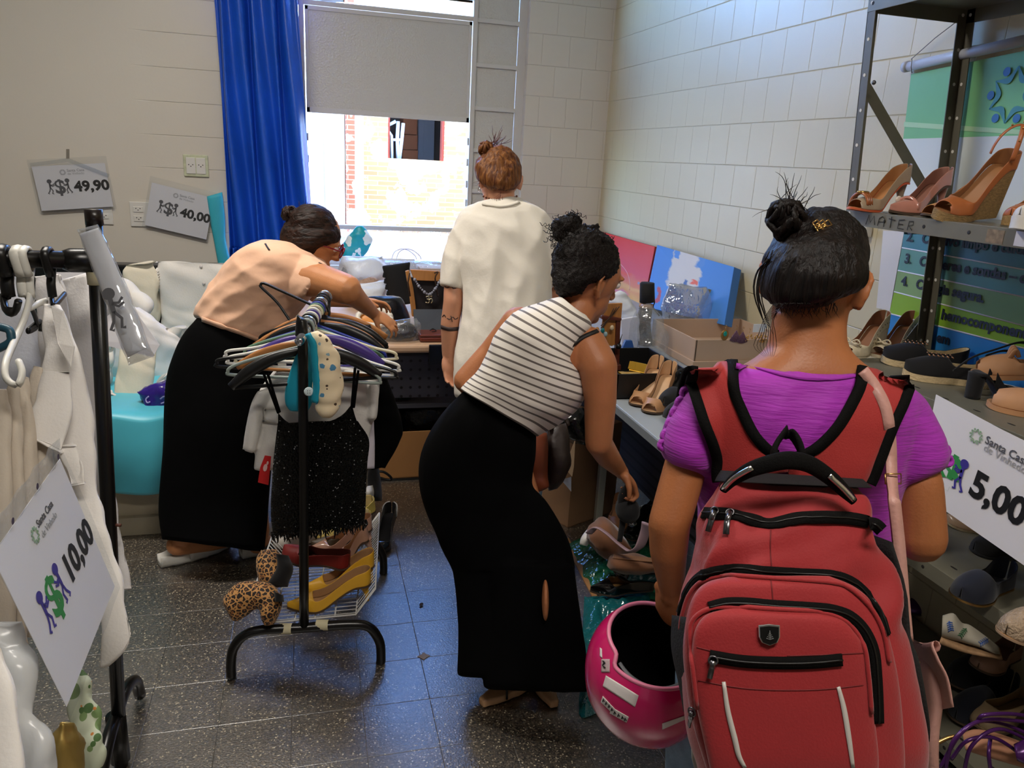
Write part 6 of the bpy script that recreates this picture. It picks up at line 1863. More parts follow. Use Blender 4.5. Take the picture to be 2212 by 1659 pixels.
bm = NB(); prism(bm, [pn_(893, 668, -.03), pn_(968, 668, -.03), pn_(972, 718, -.10), pn_(898, 722, -.10)], (0, 0, -1), .02); make('foot_panel', bm, mat('slate_card', '#3a3f49', .6), ns, smooth=False)
bm = NB(); tube(bm, [pn_(885, 590, -.02), pn_(881, 610, -.02), pn_(886, 640, -.02)], .004, 6); tube(bm, [pn_(938, 590, -.02), pn_(946, 588, -.02), pn_(940, 602, -.02), pn_(946, 640, -.0)], .004, 6, smooth=16); make('cord', bm, mat('brown_cord', '#3b2415', .7), ns)
nk = thing('necklace', 'grey bead necklace with a silver pendant hanging on the wooden stand', 'necklace', tuple(pn_(926, 640, -.015)))
bm = NB()
for k in range(17):
    q = cr([(896, 604), (908, 622), (926, 636), (940, 624), (950, 606)], k / 16); ball(bm, pn_(q[0], q[1], -.014), .006 if k % 3 else .0085, 8, 6)
make('beads', bm, mat('grey_beads', '#8d8f9c', .25), nk)
bm = NB()
tube(bm, [pn_(x, y, -.016) for x, y in ((926, 636), (926, 644))], .0025, 6)
for pth in (((920, 641), (926, 640), (926, 646), (922, 646), (927, 648), (926, 654), (919, 653)), ((926, 648), (932, 645), (934, 650), (931, 655)), ((928, 639), (931, 641), (933, 638))):
    tube(bm, [pn_(x, y, -.016) for x, y in pth], .0028, 6, smooth=20)
make('pendant', bm, mat('pale_gold', '#d9cfae', .25, metal=.9), nk)
lump('hand_bag', 'black leather handbag lying behind the hangers on the display table', 'bag', sty([(780, 642, 850, 638, .04), (775, 655, 868, 646, .07), (778, 685, 882, 672, .08), (790, 702, 886, 695, .08), (800, 712, 880, 708, .06)], 3.98), mat('black_leather', '#17171a', .25, bump=(40, .2)), amp=.004)
cs = thing('display_bust', 'black ribbed display bust standing on the table by the window', 'display', tuple(PZ(860, 668, .70)))
bm = NB(); traced(bm, sty([(828, 574, 884, 566, .01), (826, 578, 886, 570, .05), (832, 600, 884, 596, .06), (838, 630, 886, 626, .06), (846, 662, 890, 656, .06)], 4.35), 22, 28); make('bust_body', bm, mat('black_felt', '#0e0e12', .9), cs)
bm = NB()
for k in range(6):
    x0, y0 = 829 + k * 2.6, 590 + k * 13
    prism(bm, [PY(x0, y0, 4.33), PY(x0 + 6, y0 + 2, 4.33), PY(x0 + 8, y0 + 12, 4.33), PY(x0 - 2, y0 + 9, 4.33)], (0, 1, 0), .03)
sc_ = make('ribs', bm, MATS['black_felt'], cs, smooth=False)
M_FILM = film('clear_film', '#f2f6fa', .14, .1, 22, .08)
M_WPL = mat('white_plastic_bag', '#dfe4ee', .35, bump=(26, .5), spec=.5)
lump('shoe_in_bag', 'black lace-up shoe wrapped in clear plastic at the table edge', 'shoe', sty([(845, 705, 880, 694, .02), (830, 722, 895, 704, .04), (828, 740, 900, 722, .045), (842, 744, 890, 738, .03)], 3.66), mat('black_shoe_leather', '#141416', .3), amp=.004)
lump('clear_bag', 'crinkled clear plastic bag around the black shoe at the table edge', 'bag', sty([(830, 695, 900, 686, .04), (820, 718, 908, 700, .07), (822, 740, 906, 728, .07), (846, 748, 884, 746, .04)], 3.65), M_FILM, amp=.01, sc=(30, 30, 30))
lump('white_plastic_bag', 'white plastic bag spread on the table directly below the window', 'bag', sty([(735, 552, 830, 550, .05), (730, 575, 835, 565, .12), (735, 600, 840, 590, .14), (740, 622, 830, 615, .12)], 4.9), M_WPL, amp=.02, sc=(9, 9, 9), fold=(.012, (1, 0, .4), 9))
lump('white_plastic_bag', 'white plastic bundle under the straw pouches left of the black display bust', 'bag', sty([(750, 612, 830, 606, .05), (745, 630, 838, 626, .1), (750, 650, 835, 648, .1), (770, 664, 820, 662, .06)], 4.5), M_WPL, amp=.015, sc=(12, 12, 12), seed=5, fold=(.01, (1, 0, .2), 11))
lump('white_plastic_bag', 'pale crinkled plastic bag on the sill side behind the necklace stand', 'bag', sty([(830, 562, 960, 566, .04), (826, 572, 972, 576, .08), (884, 584, 972, 590, .08)], 5.05), M_FILM, amp=.02, sc=(14, 14, 14), seed=8)
M_STRAW = mat('straw_weave', '#a98a76', .8, var=(60, .25), bump=(120, .5))
lump('straw_pouch', 'brown straw pouch beside the elbow of the leaning woman', 'pouch', sty([(776, 606, 802, 598, .02), (772, 622, 818, 606, .04), (778, 634, 806, 622, .03)], 4.5), M_STRAW, amp=.004)
lump('patterned_pouch', 'grey patterned pouch on the white bags near the window', 'pouch', sty([(742, 574, 772, 568, .02), (736, 588, 776, 578, .04), (740, 600, 768, 596, .04)], 4.85), mat('grey_weave', '#8b8c92', .8, var=(80, .5)), amp=.004)
m = mat('aqua_print_plastic', '#1fa6b4', .4, bump=(14, .6))
N, L, b = nodes_of(m); tc = N.new('ShaderNodeTexCoord'); nz = N.new('ShaderNodeTexNoise'); nz.inputs['Scale'].default_value = 13; L.new(tc.outputs['Object'], nz.inputs['Vector'])
L.new(mixc(N, L, mathn(N, L, 'GREATER_THAN', nz.outputs['Fac'], .55), lin('#1fa6b4'), lin('#e8f4f2')), b.inputs['Base Color'])
lump('printed_carrier_bag', 'turquoise and white printed carrier bag propped against the window', 'bag', sty([(770, 490, 784, 488, .01), (752, 510, 796, 500, .03), (738, 535, 807, 520, .04), (734, 555, 790, 545, .04), (736, 590, 770, 590, .03), (740, 622, 770, 622, .03)], 5.15), m, amp=.01)
kb = thing('paper_carrier_bag', 'white paper carrier bag with thin string handles below the window', 'bag', tuple(PY(875, 570, 5.1)))
bm = NB(); traced(bm, sty([(826, 558, 895, 560, .05), (824, 570, 898, 572, .06), (822, 590, 900, 590, .06)], 5.1), 8, 20, 4); make('bag_body', bm, M_WPL, kb)
for dx in (0, 10):
    bm = NB(); tube(bm, [PY(x + dx, y, 5.08) for x, y in ((846, 560), (852, 545), (866, 538), (882, 541), (896, 552), (900, 560))], .0022, 6, smooth=24); make('handle', bm, mat('string', '#a8a9bb', .6), kb)
bm = NB(); p = PY(940, 590, 5.0); box(bm, (p.x - .1, 5.0, p.z - .03), (p.x + .14, 5.2, p.z + .03)); tag(make('small_carton', bm, mat('pale_carton', '#d3b08f', .7), None, smooth=False, bevel=.004), 'small pale carton behind the wooden necklace stand', 'box')
tr = thing('round_tray', 'white and orange round dish between the hangers and the black handbag', 'dish', tuple(PZ(800, 690, .70)))
c = PY(808, 684, 3.9)
bm = NB(); tube(bm, [c + Vector((.085 * math.cos(a * .3142), -.02 + .03 * math.sin(a * .3142), .035 * math.sin(a * .3142))) for a in range(21)], .014, 8); make('rim', bm, mat('cream_white', '#e6e0d4', .4), tr)
bm = NB(); ellipsoid(bm, c, ((.08, 0, 0), (0, .03, .034), (0, -.006, .008)), 20, 8); make('well', bm, mat('orange_glaze', '#d98a2b', .4), tr)

# ------------------------------------------------------------------ grey table along the right wall
M_GTOP = mat('grey_laminate', '#9aa1a6', .4, var=(8, .03))
M_GEDGE = mat('grey_edge', '#767c82', .5)
gt = thing('grey_table', 'grey laminate table with pale metal legs along the right wall', 'table', (1.4, 2.8, 0))
rbox('table_top', (1.055, 1.72, .722), (1.672, 4.05, .752), M_GTOP, gt, .003)
rbox('edge_band', (1.049, 1.72, .722), (1.055, 4.05, .750), M_GEDGE, gt, .001)
rbox('modesty_panel', (1.42, 1.9, .18), (1.44, 3.9, .722), M_PERF, gt, .001)
M_LEGP = mat('pale_leg_paint', '#b9b9ac', .4)
for x, y in ((1.255, 2.955), (1.61, 2.955), (1.12, 1.80), (1.61, 1.80)): rbox('leg', (x - .016, y - .016, 0), (x + .016, y + .016, .722), M_LEGP, gt, .003)
st2 = thing('side_table', 'second grey table top butted against the wall below the paintings', 'table', (1.9, 3.2, 0))
rbox('table_top', (1.676, 2.27, .722), (2.09, 4.6, .752), M_GTOP, st2, .003)
for x, y in ((1.72, 2.32), (2.05, 2.32), (1.72, 4.5), (2.05, 4.5)): rbox('leg', (x - .016, y - .016, 0), (x + .016, y + .016, .722), M_LEGP, st2, .003)
TZ = .753
# paintings
def canvas(name, label, quad, th, m, edge):
    """quad TL TR BR BL world points of the front face"""
    t_ = thing(name, label, 'painting', tuple((quad[2] + quad[3]) / 2))
    n = (quad[1] - quad[0]).cross(quad[3] - quad[0]).normalized()
    if n.dot(_f) < 0: n = -n
    bm = NB(); prism(bm, quad, n, th); make('stretcher', bm, edge, t_, smooth=False, bevel=.003)
    bm = NB(); lay = bm.loops.layers.uv.verify(); f = bm.faces.new([bm.verts.new(q - n * .0008) for q in quad])
    for lp, uv_ in zip(f.loops, ((0, 1), (1, 1), (1, 0), (0, 0))): lp[lay].uv = uv_
    make('painted_canvas', bm, m, t_, smooth=False, recalc=False)
    return t_, n
def blobs_mat(name, base, items):
    m = mat(name, '#888888', .6)
    N, L, b = nodes_of(m)
    tc = N.new('ShaderNodeTexCoord'); sp = N.new('ShaderNodeSeparateXYZ'); L.new(tc.outputs['UV'], sp.inputs[0])
    nz = N.new('ShaderNodeTexNoise'); nz.inputs['Scale'].default_value = 7; nz.inputs['Detail'].default_value = 5; L.new(tc.outputs['UV'], nz.inputs['Vector'])
    wob = mathn(N, L, 'MULTIPLY', mathn(N, L, 'SUBTRACT', nz.outputs['Fac'], .5), .16)
    X_, Y_ = mathn(N, L, 'ADD', sp.outputs['X'], wob), mathn(N, L, 'ADD', sp.outputs['Y'], wob)
    if len(base) == 3:
        rp = N.new('ShaderNodeValToRGB'); rp.color_ramp.elements[0].color = lin(base[0]); rp.color_ramp.elements[1].color = lin(base[2]); e = rp.color_ramp.elements.new(.5); e.color = lin(base[1])
        L.new(Y_, rp.inputs['Fac']); cur_ = rp.outputs['Color']
    else:
        cur_ = lin(base[0])
    for x0, x1, y0, y1, soft, col in items:
        k = None
        for v, lo, hi in ((X_, x0, x1), (Y_, y0, y1)):
            a = mathn(N, L, 'DIVIDE', mathn(N, L, 'SUBTRACT', v, lo), soft, clamp=True); c = mathn(N, L, 'DIVIDE', mathn(N, L, 'SUBTRACT', hi, v), soft, clamp=True)
            q = mathn(N, L, 'MULTIPLY', a, c); k = q if k is None else mathn(N, L, 'MULTIPLY', k, q)
        cur_ = mixc(N, L, k, cur_, lin(col))
    L.new(cur_, b.inputs['Base Color'])
    return m
m1 = blobs_mat('abstract_red', ('#d8b45a', '#cf4a58', '#d0241c'), [(.55, .75, .42, .5, .04, '#d8523a'), (.36, .45, .36, .5, .03, '#e0a25a'), (.3, .8, .14, .24, .05, '#c9708c'), (0, 1, .24, .33, .08, '#e6c77c'), (.86, .9, .38, .42, .01, '#8b8fa8')])
m2 = blobs_mat('abstract_blue', ('#3f7fc8',), [(.24, .66, .36, 1.2, .03, '#cfc9c2'), (.26, .36, .84, 1.2, .02, '#4b83c6'), (.56, .68, .80, 1.2, .03, '#4b83c6'), (.55, .64, .46, .56, .015, '#d8593a'), (.46, .54, .38, .52, .02, '#3c5f97'), (.13, .2, .1, .36, .015, '#a83a4a'), (.66, 1.2, 0, .25, .2, '#3672bb')])
red = [PX(1283, 496, 2.06), PX(1415, 533, 2.05), PX(1386, 676, 1.99), PX(1255, 640, 1.99)]
cr_, n_ = canvas('red_painting', 'red and yellow abstract painting leaning against the corner of the right wall', red, .022, m1, mat('dark_red_edge', '#8c1f1c', .6))
bm = NB(); tube(bm, [(red[0].lerp(red[1], u_).lerp(red[3].lerp(red[2], u_), v_)) - n_ * .002 for u_, v_ in ((.22, .42), (.36, .36), (.52, .36), (.68, .46), (.76, .6), (.78, .72))], .0018, 5, smooth=30); make('painted_line', bm, mat('pale_pink_paint', '#e3b4b4', .6), cr_)
blue = [PX(1420, 529, 2.04), PX(1586, 577, 2.04), PX(1565, 702, 1.93), PX(1392, 662, 1.93)]
canvas('blue_painting', 'blue abstract painting with a cream patch leaning on the right wall', blue, .045, m2, mat('steel_blue_edge', '#2f62a0', .6))
# beige shoe box lid with earrings
M_BOX = mat('beige_carton', '#b79c86', .75, var=(6, .04))
M_BOXI = mat('beige_carton_inside', '#c9b3a6', .8)
sbx = thing('open_box', 'open beige cardboard box holding earrings on the grey table', 'box', (1.82, 3.06, TZ))
X0, X1, Y0, Y1, HB = 1.59, 2.06, 2.86, 3.30, .125
for nm, lo, hi, mm in (('side', (X0, Y0, TZ + .03), (X0 + .006, Y1, TZ + HB), M_BOX), ('side', (X0, Y0, TZ + .03), (X1, Y0 + .006, TZ + HB), M_BOX), ('side', (X0, Y1 - .006, TZ + .03), (X1, Y1, TZ + HB), M_BOX), ('side', (X1 - .006, Y0, TZ + .03), (X1, Y1, TZ + HB), M_BOX), ('bottom', (X0, Y0, TZ + .02), (X1, Y1, TZ + .03), M_BOXI), ('lid_rim', (X0 - .008, Y0 - .008, TZ), (X1, Y1 + .008, TZ + .032), M_BOX)):
    rbox(nm, lo, hi, mm, sbx, .0015)
def dangly(name, label, px, py, kind, g='earrings on the beige box'):
    yb_ = Y0 - .004
    c = PY(px, py, yb_)
    t_ = thing(name, label, 'earring', tuple(c), g)
    G = MATS['gold_metal']
    bm = NB(); tube(bm, [c + Vector((0, 0, .03)), c + Vector((.003, -.003, .036)), c + Vector((0, 0, .04)), c + Vector((0, .004, .034))], .0011, 5); tube(bm, [c + Vector((0, 0, .03)), c + Vector((0, 0, .018))], .001, 5); make('hook', bm, G, t_)
    if kind == 'drop':
        bm = NB(); ellipsoid(bm, c + Vector((0, 0, -.004)), ((.019, 0, 0), (0, 0, .024), (0, .003, 0)), 18, 8); make('setting', bm, mat('antique_gold', '#a17a47', .4, metal=.8), t_)
        bm = NB(); ellipsoid(bm, c + Vector((0, -.003, .002)), ((.009, 0, 0), (0, 0, .012), (0, .003, 0)), 14, 8); make('stone', bm, mat('turquoise_stone', '#0f8f83', .25), t_)
    elif kind == 'fan':
        bm = NB()
        for k in range(7):
            a = (k - 3) * .17; tube(bm, [c + Vector((0, 0, .016)), c + Vector((math.sin(a) * .05, 0, .016 - math.cos(a) * .05))], [.002, .0038], 6)
        make('beads', bm, mat('purple_beads', '#7b5570', .4, bump=(300, .8)), t_)
    else:
        bm = NB()
        for k in range(9): ball(bm, c + Vector((rnd.uniform(-.018, .018), rnd.uniform(-.004, .004), rnd.uniform(-.022, .012))), .0045, 8, 6)
        make('leaves', bm, G, t_)
dangly('earring', 'gold drop earring with a turquoise stone on the rim of the beige box', 1566, 722, 'drop')
dangly('earring', 'left of the two purple beaded fan earrings on the beige box', 1590, 722, 'fan'); dangly('earring', 'right of the two purple beaded fan earrings on the beige box', 1604, 725, 'fan')
dangly('earring', 'slim gold earring right of the purple fan earrings', 1618, 728, 'leaf'); dangly('earring', 'gold cluster earring nearest the dark bun of hair on the beige box', 1650, 730, 'leaf')
dangly('earring', 'gold cluster earring second from the right on the beige box', 1638, 728, 'leaf')
rbox('card', PY(1632, 712, 2.856) - Vector((.012, .0, .012)), PY(1650, 706, 2.856) + Vector((.012, .002, .012)), M_WPL, sbx, .001)
# black tray with gold packets
bt2 = thing('black_box', 'open black box with gold packets on the near end of the grey table', 'box', (1.22, 2.65, TZ))
a0, b0 = 1.075, 1.375
for lo, hi in (((a0, 2.47, TZ), (a0 + .006, 2.86, TZ + .095)), ((b0 - .006, 2.47, TZ), (b0, 2.86, TZ + .095)), ((a0, 2.47, TZ), (b0, 2.476, TZ + .095)), ((a0, 2.854, TZ), (b0, 2.86, TZ + .095)), ((a0, 2.47, TZ), (b0, 2.86, TZ + .005))):
    rbox('wall' if hi[2] > TZ + .01 else 'bottom', lo, hi, mat('black_card', '#0b0b0d', .5), bt2, .0015)
M_GOLD = mat('gold_paper', '#d8a63a', .3, metal=.85)
for k, (x, y, rz, z, lb) in enumerate(((1.19, 2.60, .25, .045, 'gold packet lying flat in the black box'), (1.26, 2.66, -.5, .055, 'gold packet leaning behind the flat one in the black box'))):
    t_ = thing('gold_packet', lb, 'packet', (x, y, TZ + z)); t_.rotation_euler = (.15 if k == 0 else .6, .1, rz)
    bm = NB(); box(bm, (-.05, -.025, -.012), (.05, .025, .012)); make('wrapper', bm, M_GOLD, t_, smooth=False, bevel=.003, local=True)
    bm = NB(); box(bm, (-.056, -.02, .011), (-.03, .02, .014)); make('fold', bm, M_GOLD, t_, smooth=False, local=True)
# black hat box bottle, wooden jewellery rack, papers and clear bags
hb = PZ(1394, 745, TZ)
vb = thing('wrapped_bottle', 'tall black wrapped bottle with cord and bow in front of the paintings', 'bottle', (hb.x, hb.y, TZ))
yb2 = hb.y
def py2(x, y): return PY(x, y, yb2)
c1, c2 = py2(1398, 652), py2(1398, 612)
bm = NB(); tube(bm, [c1, c1.lerp(c2, .5), c2, c2 + Vector((0, 0, .004))], [.036, .035, .034, .028], 20); make('cap', bm, mat('black_cloth_wrap', '#121113', .85), vb)
bm = NB(); tube(bm, [Vector((hb.x, hb.y, TZ)), py2(1390, 700), py2(1394, 672), py2(1396, 660)], [.034, .034, .032, .028], 18); make('bottle_body', bm, MATS['black_cloth_wrap'], vb)
bm = NB(); tube(bm, [py2(1395, 664), py2(1396, 656)], .033, 18); make('wood_band', bm, mat('band_tan', '#a97846', .5), vb)
bm = NB(); tube(bm, [py2(1410, 640), py2(1414, 652), py2(1411, 664), py2(1420, 676), py2(1424, 682)], .003, 6, smooth=16); tube(bm, [py2(1380, 666), py2(1412, 668)], .003, 6); make('cord', bm, MATS['black_elastic'], vb)
lump('clear_bag', 'upright crinkled clear plastic bag next to the black wrapped bottle', 'bag', sty([(1382, 658, 1404, 655, .02), (1372, 685, 1428, 690, .05), (1366, 720, 1438, 722, .07), (1364, 760, 1440, 752, .07), (1366, 778, 1432, 774, .05)], 3.12), M_FILM, amp=.014, sc=(16, 16, 16), seed=3)
lump('clear_bag', 'clear plastic pouch full of beads in front of the blue painting', 'bag', sty([(1445, 612, 1525, 622, .02), (1436, 640, 1538, 650, .04), (1430, 675, 1540, 690, .05), (1432, 696, 1540, 702, .05)], 3.42), film('clear_film_bright', '#e9edf0', .45, .08, 30, .08), amp=.012, sc=(18, 18, 18), seed=9)
lump('clear_bag', 'flattened clear plastic sheet lying between the black box and the beige box', 'bag', sty([(1372, 752, 1420, 748, .02), (1378, 772, 1452, 772, .03), (1400, 790, 1470, 790, .03), (1440, 802, 1488, 806, .02)], 2.95), M_FILM, amp=.01, sc=(30, 30, 30), seed=4)
lump('bead_packet', 'packet of amber beads beside the clear pouch by the blue painting', 'packet', sty([(1518, 622, 1544, 628, .02), (1512, 655, 1540, 660, .03), (1500, 696, 1536, 700, .03)], 3.50), mat('amber_beads', '#9a8a63', .35, var=(60, .4), bump=(90, 1.0)), amp=.004)
for k, (q, lb, col) in enumerate((([(1342, 690), (1378, 684), (1376, 762), (1344, 770)], 'white card standing behind the jewellery rack', '#d6d8e6'), ([(1352, 736), (1366, 736), (1372, 760), (1340, 764)], 'blue card lying behind the jewellery rack', '#1f4f93'), ([(1336, 762), (1384, 752), (1380, 790), (1338, 792)], 'clear acrylic block with white card beside the black box', '#dfe3e8'))):
    bm = NB(); prism(bm, [PY(x, y, 3.14 - .05 * k) for x, y in q], (0, 1, 0), .02); tag(make('card', bm, mat('card_%s' % col, col, .4), None, smooth=False, bevel=.002), lb, 'card')
lump('white_tissue', 'white tissue bag between the two paintings and the jewellery rack', 'bag', sty([(1318, 640, 1340, 628, .02), (1322, 660, 1366, 655, .04), (1340, 690, 1376, 686, .05), (1344, 740, 1378, 736, .05)], 3.25), M_WPL, amp=.012, sc=(18, 18, 18))
jr = thing('jewellery_rack', 'wooden jewellery rack with dangling earrings beside the striped woman', 'rack', tuple(PZ(1330, 790, TZ)))
yj = 2.86
bm = NB(); prism(bm, [PY(x, y, yj) for x, y in ((1308, 656), (1345, 655), (1338, 740), (1322, 748), (1296, 740))], (0, 1, 0), .012); make('back_board', bm, M_OAK, jr, smooth=False, bevel=.002)
bm = NB(); prism(bm, [PY(x, y, yj - .02) for x, y in ((1300, 682), (1344, 688), (1342, 694), (1300, 690))], (0, 1, 0), .04); make('ledge', bm, mat('mahogany', '#5f2d20', .4), jr, smooth=False, bevel=.003)
bm = NB(); prism(bm, [PY(x, y, yj - .01) for x, y in ((1332, 690), (1341, 690), (1338, 800), (1328, 800))], (0, 1, 0), .02); make('upright', bm, MATS['mahogany'], jr, smooth=False, bevel=.003)
bm = NB(); prism(bm, [PY(x, y, yj - .04) for x, y in ((1296, 792), (1342, 788), (1342, 800), (1296, 804))], (0, 1, 0), .08); make('base', bm, MATS['mahogany'], jr, smooth=False, bevel=.003)
bm = NB()
for k in range(3): tube(bm, [PY(1338 - 6 * k, 662 + 2 * k, yj - .02), PY(1322 - 4 * k, 682 + 4 * k, yj - .02), PY(1298, 704 + 5 * k, yj - .03)], .002, 5, smooth=10)
make('cords', bm, MATS['brown_cord'], jr)
for k, (x, y, col) in enumerate(((1290, 712, '#c38a3f'), (1302, 714, '#1b7f83'), (1308, 722, '#a7c6cf'), (1322, 708, '#d9c7a8'))):
    bm = NB(); ellipsoid(bm, PY(x, y, yj - .03), ((.009, 0, 0), (0, .006, 0), (0, 0, .011)), 12, 8); tag(make('ear_drop', bm, mat('drop_%s' % col, col, .3)), ('amber ear drop hanging on the wooden jewellery rack', 'dark teal ear drop on the wooden jewellery rack', 'pale blue ear drop on the wooden jewellery rack', 'cream heart ear drop on the wooden jewellery rack')[k], 'earring')
bm = NB(); c = PY(1336, 748, yj - .05); ball(bm, c, .012); tube(bm, [c, PY(1344, 722, yj - .05)], [.004, .001], 6); tag(make('black_rose_pin', bm, MATS['black_leather']), 'small black rose pin standing by the jewellery rack', 'pin')

# ------------------------------------------------------------------ under the grey table
carton('cardboard_box', 'tall brown cardboard box with a white label under the grey table', (1.16, 3.15, 0), .30, .36, .45, math.radians(25), mat('brown_carton', '#8d6a4b', .8, var=(5, .06)), False, 0.0)
bm = NB(); q = [PY(1212, 1036, 2.86), PY(1234, 1030, 2.84), PY(1234, 1062, 2.84)]; prism(bm, q, (-.5, -.8, 0), .001); tag(make('paper_label', bm, M_WPL, None, smooth=False), 'torn white label on the tall cardboard box', 'label')
hbg = thing('leather_bag', 'brown and rust leather bag hanging in front of the striped woman', 'bag', tuple(P(1190, 1000, 2.42)))
bm = NB(); traced(bm, [(1182, 925, 1222, 915, 2.46, .03), (1180, 960, 1230, 950, 2.45, .05), (1178, 1000, 1234, 1000, 2.44, .055), (1180, 1040, 1218, 1034, 2.44, .05), (1184, 1062, 1204, 1056, 2.44, .03)], 20, 26, 2.4); wrinkle(bm, .008, (12, 12, 12), 4.0); make('bag_body', bm, mat('dark_brown_leather', '#2e211d', .5, bump=(30, .3)), hbg)
bm = NB(); traced(bm, [(1148, 930, 1182, 935, 2.40, .02), (1148, 975, 1184, 980, 2.39, .03), (1146, 1020, 1184, 1030, 2.38, .03), (1140, 1040, 1186, 1052, 2.38, .03), (1150, 1064, 1172, 1062, 2.38, .015)], 16, 22, 2.6); wrinkle(bm, .004, (12, 12, 12), 6.0); make('flap', bm, mat('rust_leather', '#8a4327', .5), hbg)
bm = NB(); tube(bm, [P(1188, 930, 2.42), P(1196, 900, 2.44), P(1215, 895, 2.46), P(1228, 920, 2.46)], .007, 8, smooth=16); make('handle', bm, MATS['dark_brown_leather'], hbg)
lump('black_bag', 'glossy black bag on top of the tall cardboard box', 'bag', [(1215, 890, 1262, 880, 2.9, .06), (1205, 915, 1272, 912, 2.9, .08), (1215, 945, 1275, 945, 2.9, .08), (1235, 960, 1270, 960, 2.9, .05)], M_BBAG, amp=.012)
bm = NB(); prism(bm, [P(1219, 1010, 2.8), P(1243, 948, 2.84), P(1240, 1008, 2.84), P(1236, 1030, 2.83)], _f, .005); tag(make('carton_flap', bm, mat('pale_kraft', '#b59a7c', .8), None, smooth=False), 'pale raised flap of the tall cardboard box', 'flap')

# ------------------------------------------------------------------ bench with white clothes at the left
M_BASE = mat('worn_beige_board', '#b3a890', .7, var=(5, .1))
bn = thing('low_bench', 'low beige bench with dark backrest under the pile of white clothes', 'bench', (-1.0, 3.6, 0))
rbox('base', (-2.3, 3.16, 0.03), (-.46, 4.25, .30), M_BASE, bn, .004); rbox('kick_rail', (-2.3, 3.13, .0), (-.46, 3.16, .08), mat('pale_rail', '#9b927d', .6), bn, .003)
rbox('seat', (-2.3, 3.14, .30), (-.46, 4.25, .50), mat('seat_foam_cover', '#5d5a58', .9), bn, .02)
rbox('backrest', (-2.3, 4.25, .0), (-.28, 4.36, .955), M_BLT, bn, .008)
def tq(u, v):
    x = lerp(-2.32, -.44, u)
    if v < .4: y, z = lerp(4.1, 3.13, v / .4), .525
    else:
        k = (v - .4) / .6; y, z = 3.115 - .03 * k - .02 * math.sin(k * 3.1), .525 - .30 * k - (.012 * math.sin(u * 30))
    return Vector((x + .01 * math.sin(v * 9), y - .012 * math.sin(u * 40 + v * 4) * max(0, v - .4), z + .010 * noise.noise(Vector((u * 14, v * 6, 1))) - .02 * math.sin(u * 9) * max(0, v - .45)))
tag(make('turquoise_drape', sheet(tq, 90, 40), mat('turquoise_satin', '#49b4c8', .42, var=(3, .12), sheen=.2), solid=.004), 'turquoise cloth draped over the low bench', 'cloth')
GW = 'white clothes heaped on the bench'
M_OFFW = mat('off_white_cotton', '#dcd8d2', .85, var=(5, .03), bump=(120, .1)); M_CREAM = mat('cream_cotton', '#d8cfbb', .85, var=(5, .03), bump=(120, .1))
def cloth(label, name, rows, Y, m, seed, fold=.010, fdir=(.3, .2, 1), freq=8, group=GW, tilt=0.0):
    bm = NB(); st_ = sty(rows, Y)
    if tilt: st_ = [(a, b_, c, d, (e[0] - tilt * i, e[1] - tilt * i), t) for i, (a, b_, c, d, e, t) in enumerate(st_)]
    traced(bm, st_, 50, 60, 2.8); folds(bm, fold * 1.8, fdir, freq * 1.2, seed); folds(bm, fold, (1, .2, -.6), freq * 1.7, seed + 3); wrinkle(bm, fold * .7, (7, 7, 7), seed)
    return tag(make(name, bm, m), label, 'clothing', group)
sh1 = cloth('large white shirt with small buttons draped over the bench backrest', 'white_shirt', [(336, 562, 520, 566, .03), (338, 600, 505, 606, .05), (342, 660, 470, 660, .05), (346, 705, 450, 700, .06), (352, 730, 430, 728, .05)], 4.18, M_OFFW, 2, .006)
t_s = bvh_of(sh1); 
for x, y in ((434, 576), (440, 612), (446, 664)):
    bm = NB(); pq = drape(t_s, [(x, y)], .003, 4.0)[0]; ellipsoid(bm, pq[0], (_r * .008, _d * .008, _f * .003), 12, 6); make('button', bm, mat('pearl', '#b9b4b0', .3), sh1)
bm = NB(); pn = drape(t_s, px_path([(338, 566), (342, 600), (344, 640), (347, 690)], 40), .004, 4.1)
tube(bm, [p + _r * (.006 * (-1) ** i) for i, (p, q) in enumerate(pn)], .006, 6); make('lace_edge', bm, M_OFFW, sh1)
cloth('cream garment with soft folds left of the large white shirt', 'cream_blouse', [(268, 568, 336, 562, .03), (258, 590, 344, 590, .05), (264, 640, 350, 640, .06), (290, 690, 352, 700, .05), (300, 724, 350, 726, .04)], 4.16, M_CREAM, 4)
cloth('white shirt whose pointed sleeve lies over the cream garment', 'white_shirt', [(205, 606, 252, 590, .03), (200, 640, 290, 612, .05), (206, 690, 328, 650, .05), (230, 740, 320, 690, .05), (250, 770, 308, 726, .04)], 3.95, M_OFFW, 6, tilt=.02)
cloth('crumpled white cotton piece beside the leaning woman', 'white_blouse', [(338, 698, 402, 706, .03), (318, 716, 408, 740, .06), (328, 752, 400, 770, .07), (342, 782, 380, 796, .06), (352, 808, 372, 808, .03)], 3.75, M_OFFW, 7, .016)
cloth('flat off-white trousers hanging down the front of the pile', 'white_trousers', [(256, 742, 340, 756, .02), (254, 780, 340, 790, .03), (250, 820, 334, 834, .03), (246, 858, 330, 872, .03)], 3.5, M_CREAM, 8, .004, tilt=.02)
cloth('white folded garment at the bottom left of the pile', 'white_tunic', [(228, 842, 262, 850, .03), (226, 862, 300, 868, .06), (228, 884, 302, 890, .06), (232, 896, 280, 897, .05)], 3.42, M_OFFW, 9, .01)
cloth('white garment hanging beside the dark gap in the pile', 'white_tunic', [(228, 742, 256, 744, .03), (226, 780, 250, 784, .04), (226, 820, 244, 824, .04), (226, 845, 240, 846, .03)], 3.55, M_OFFW, 10)
cloth('white cloth under the purple plastic bag', 'white_cloth', [(300, 850, 370, 800, .04), (300, 872, 380, 850, .07), (310, 890, 372, 886, .06)], 3.55, M_OFFW, 12)
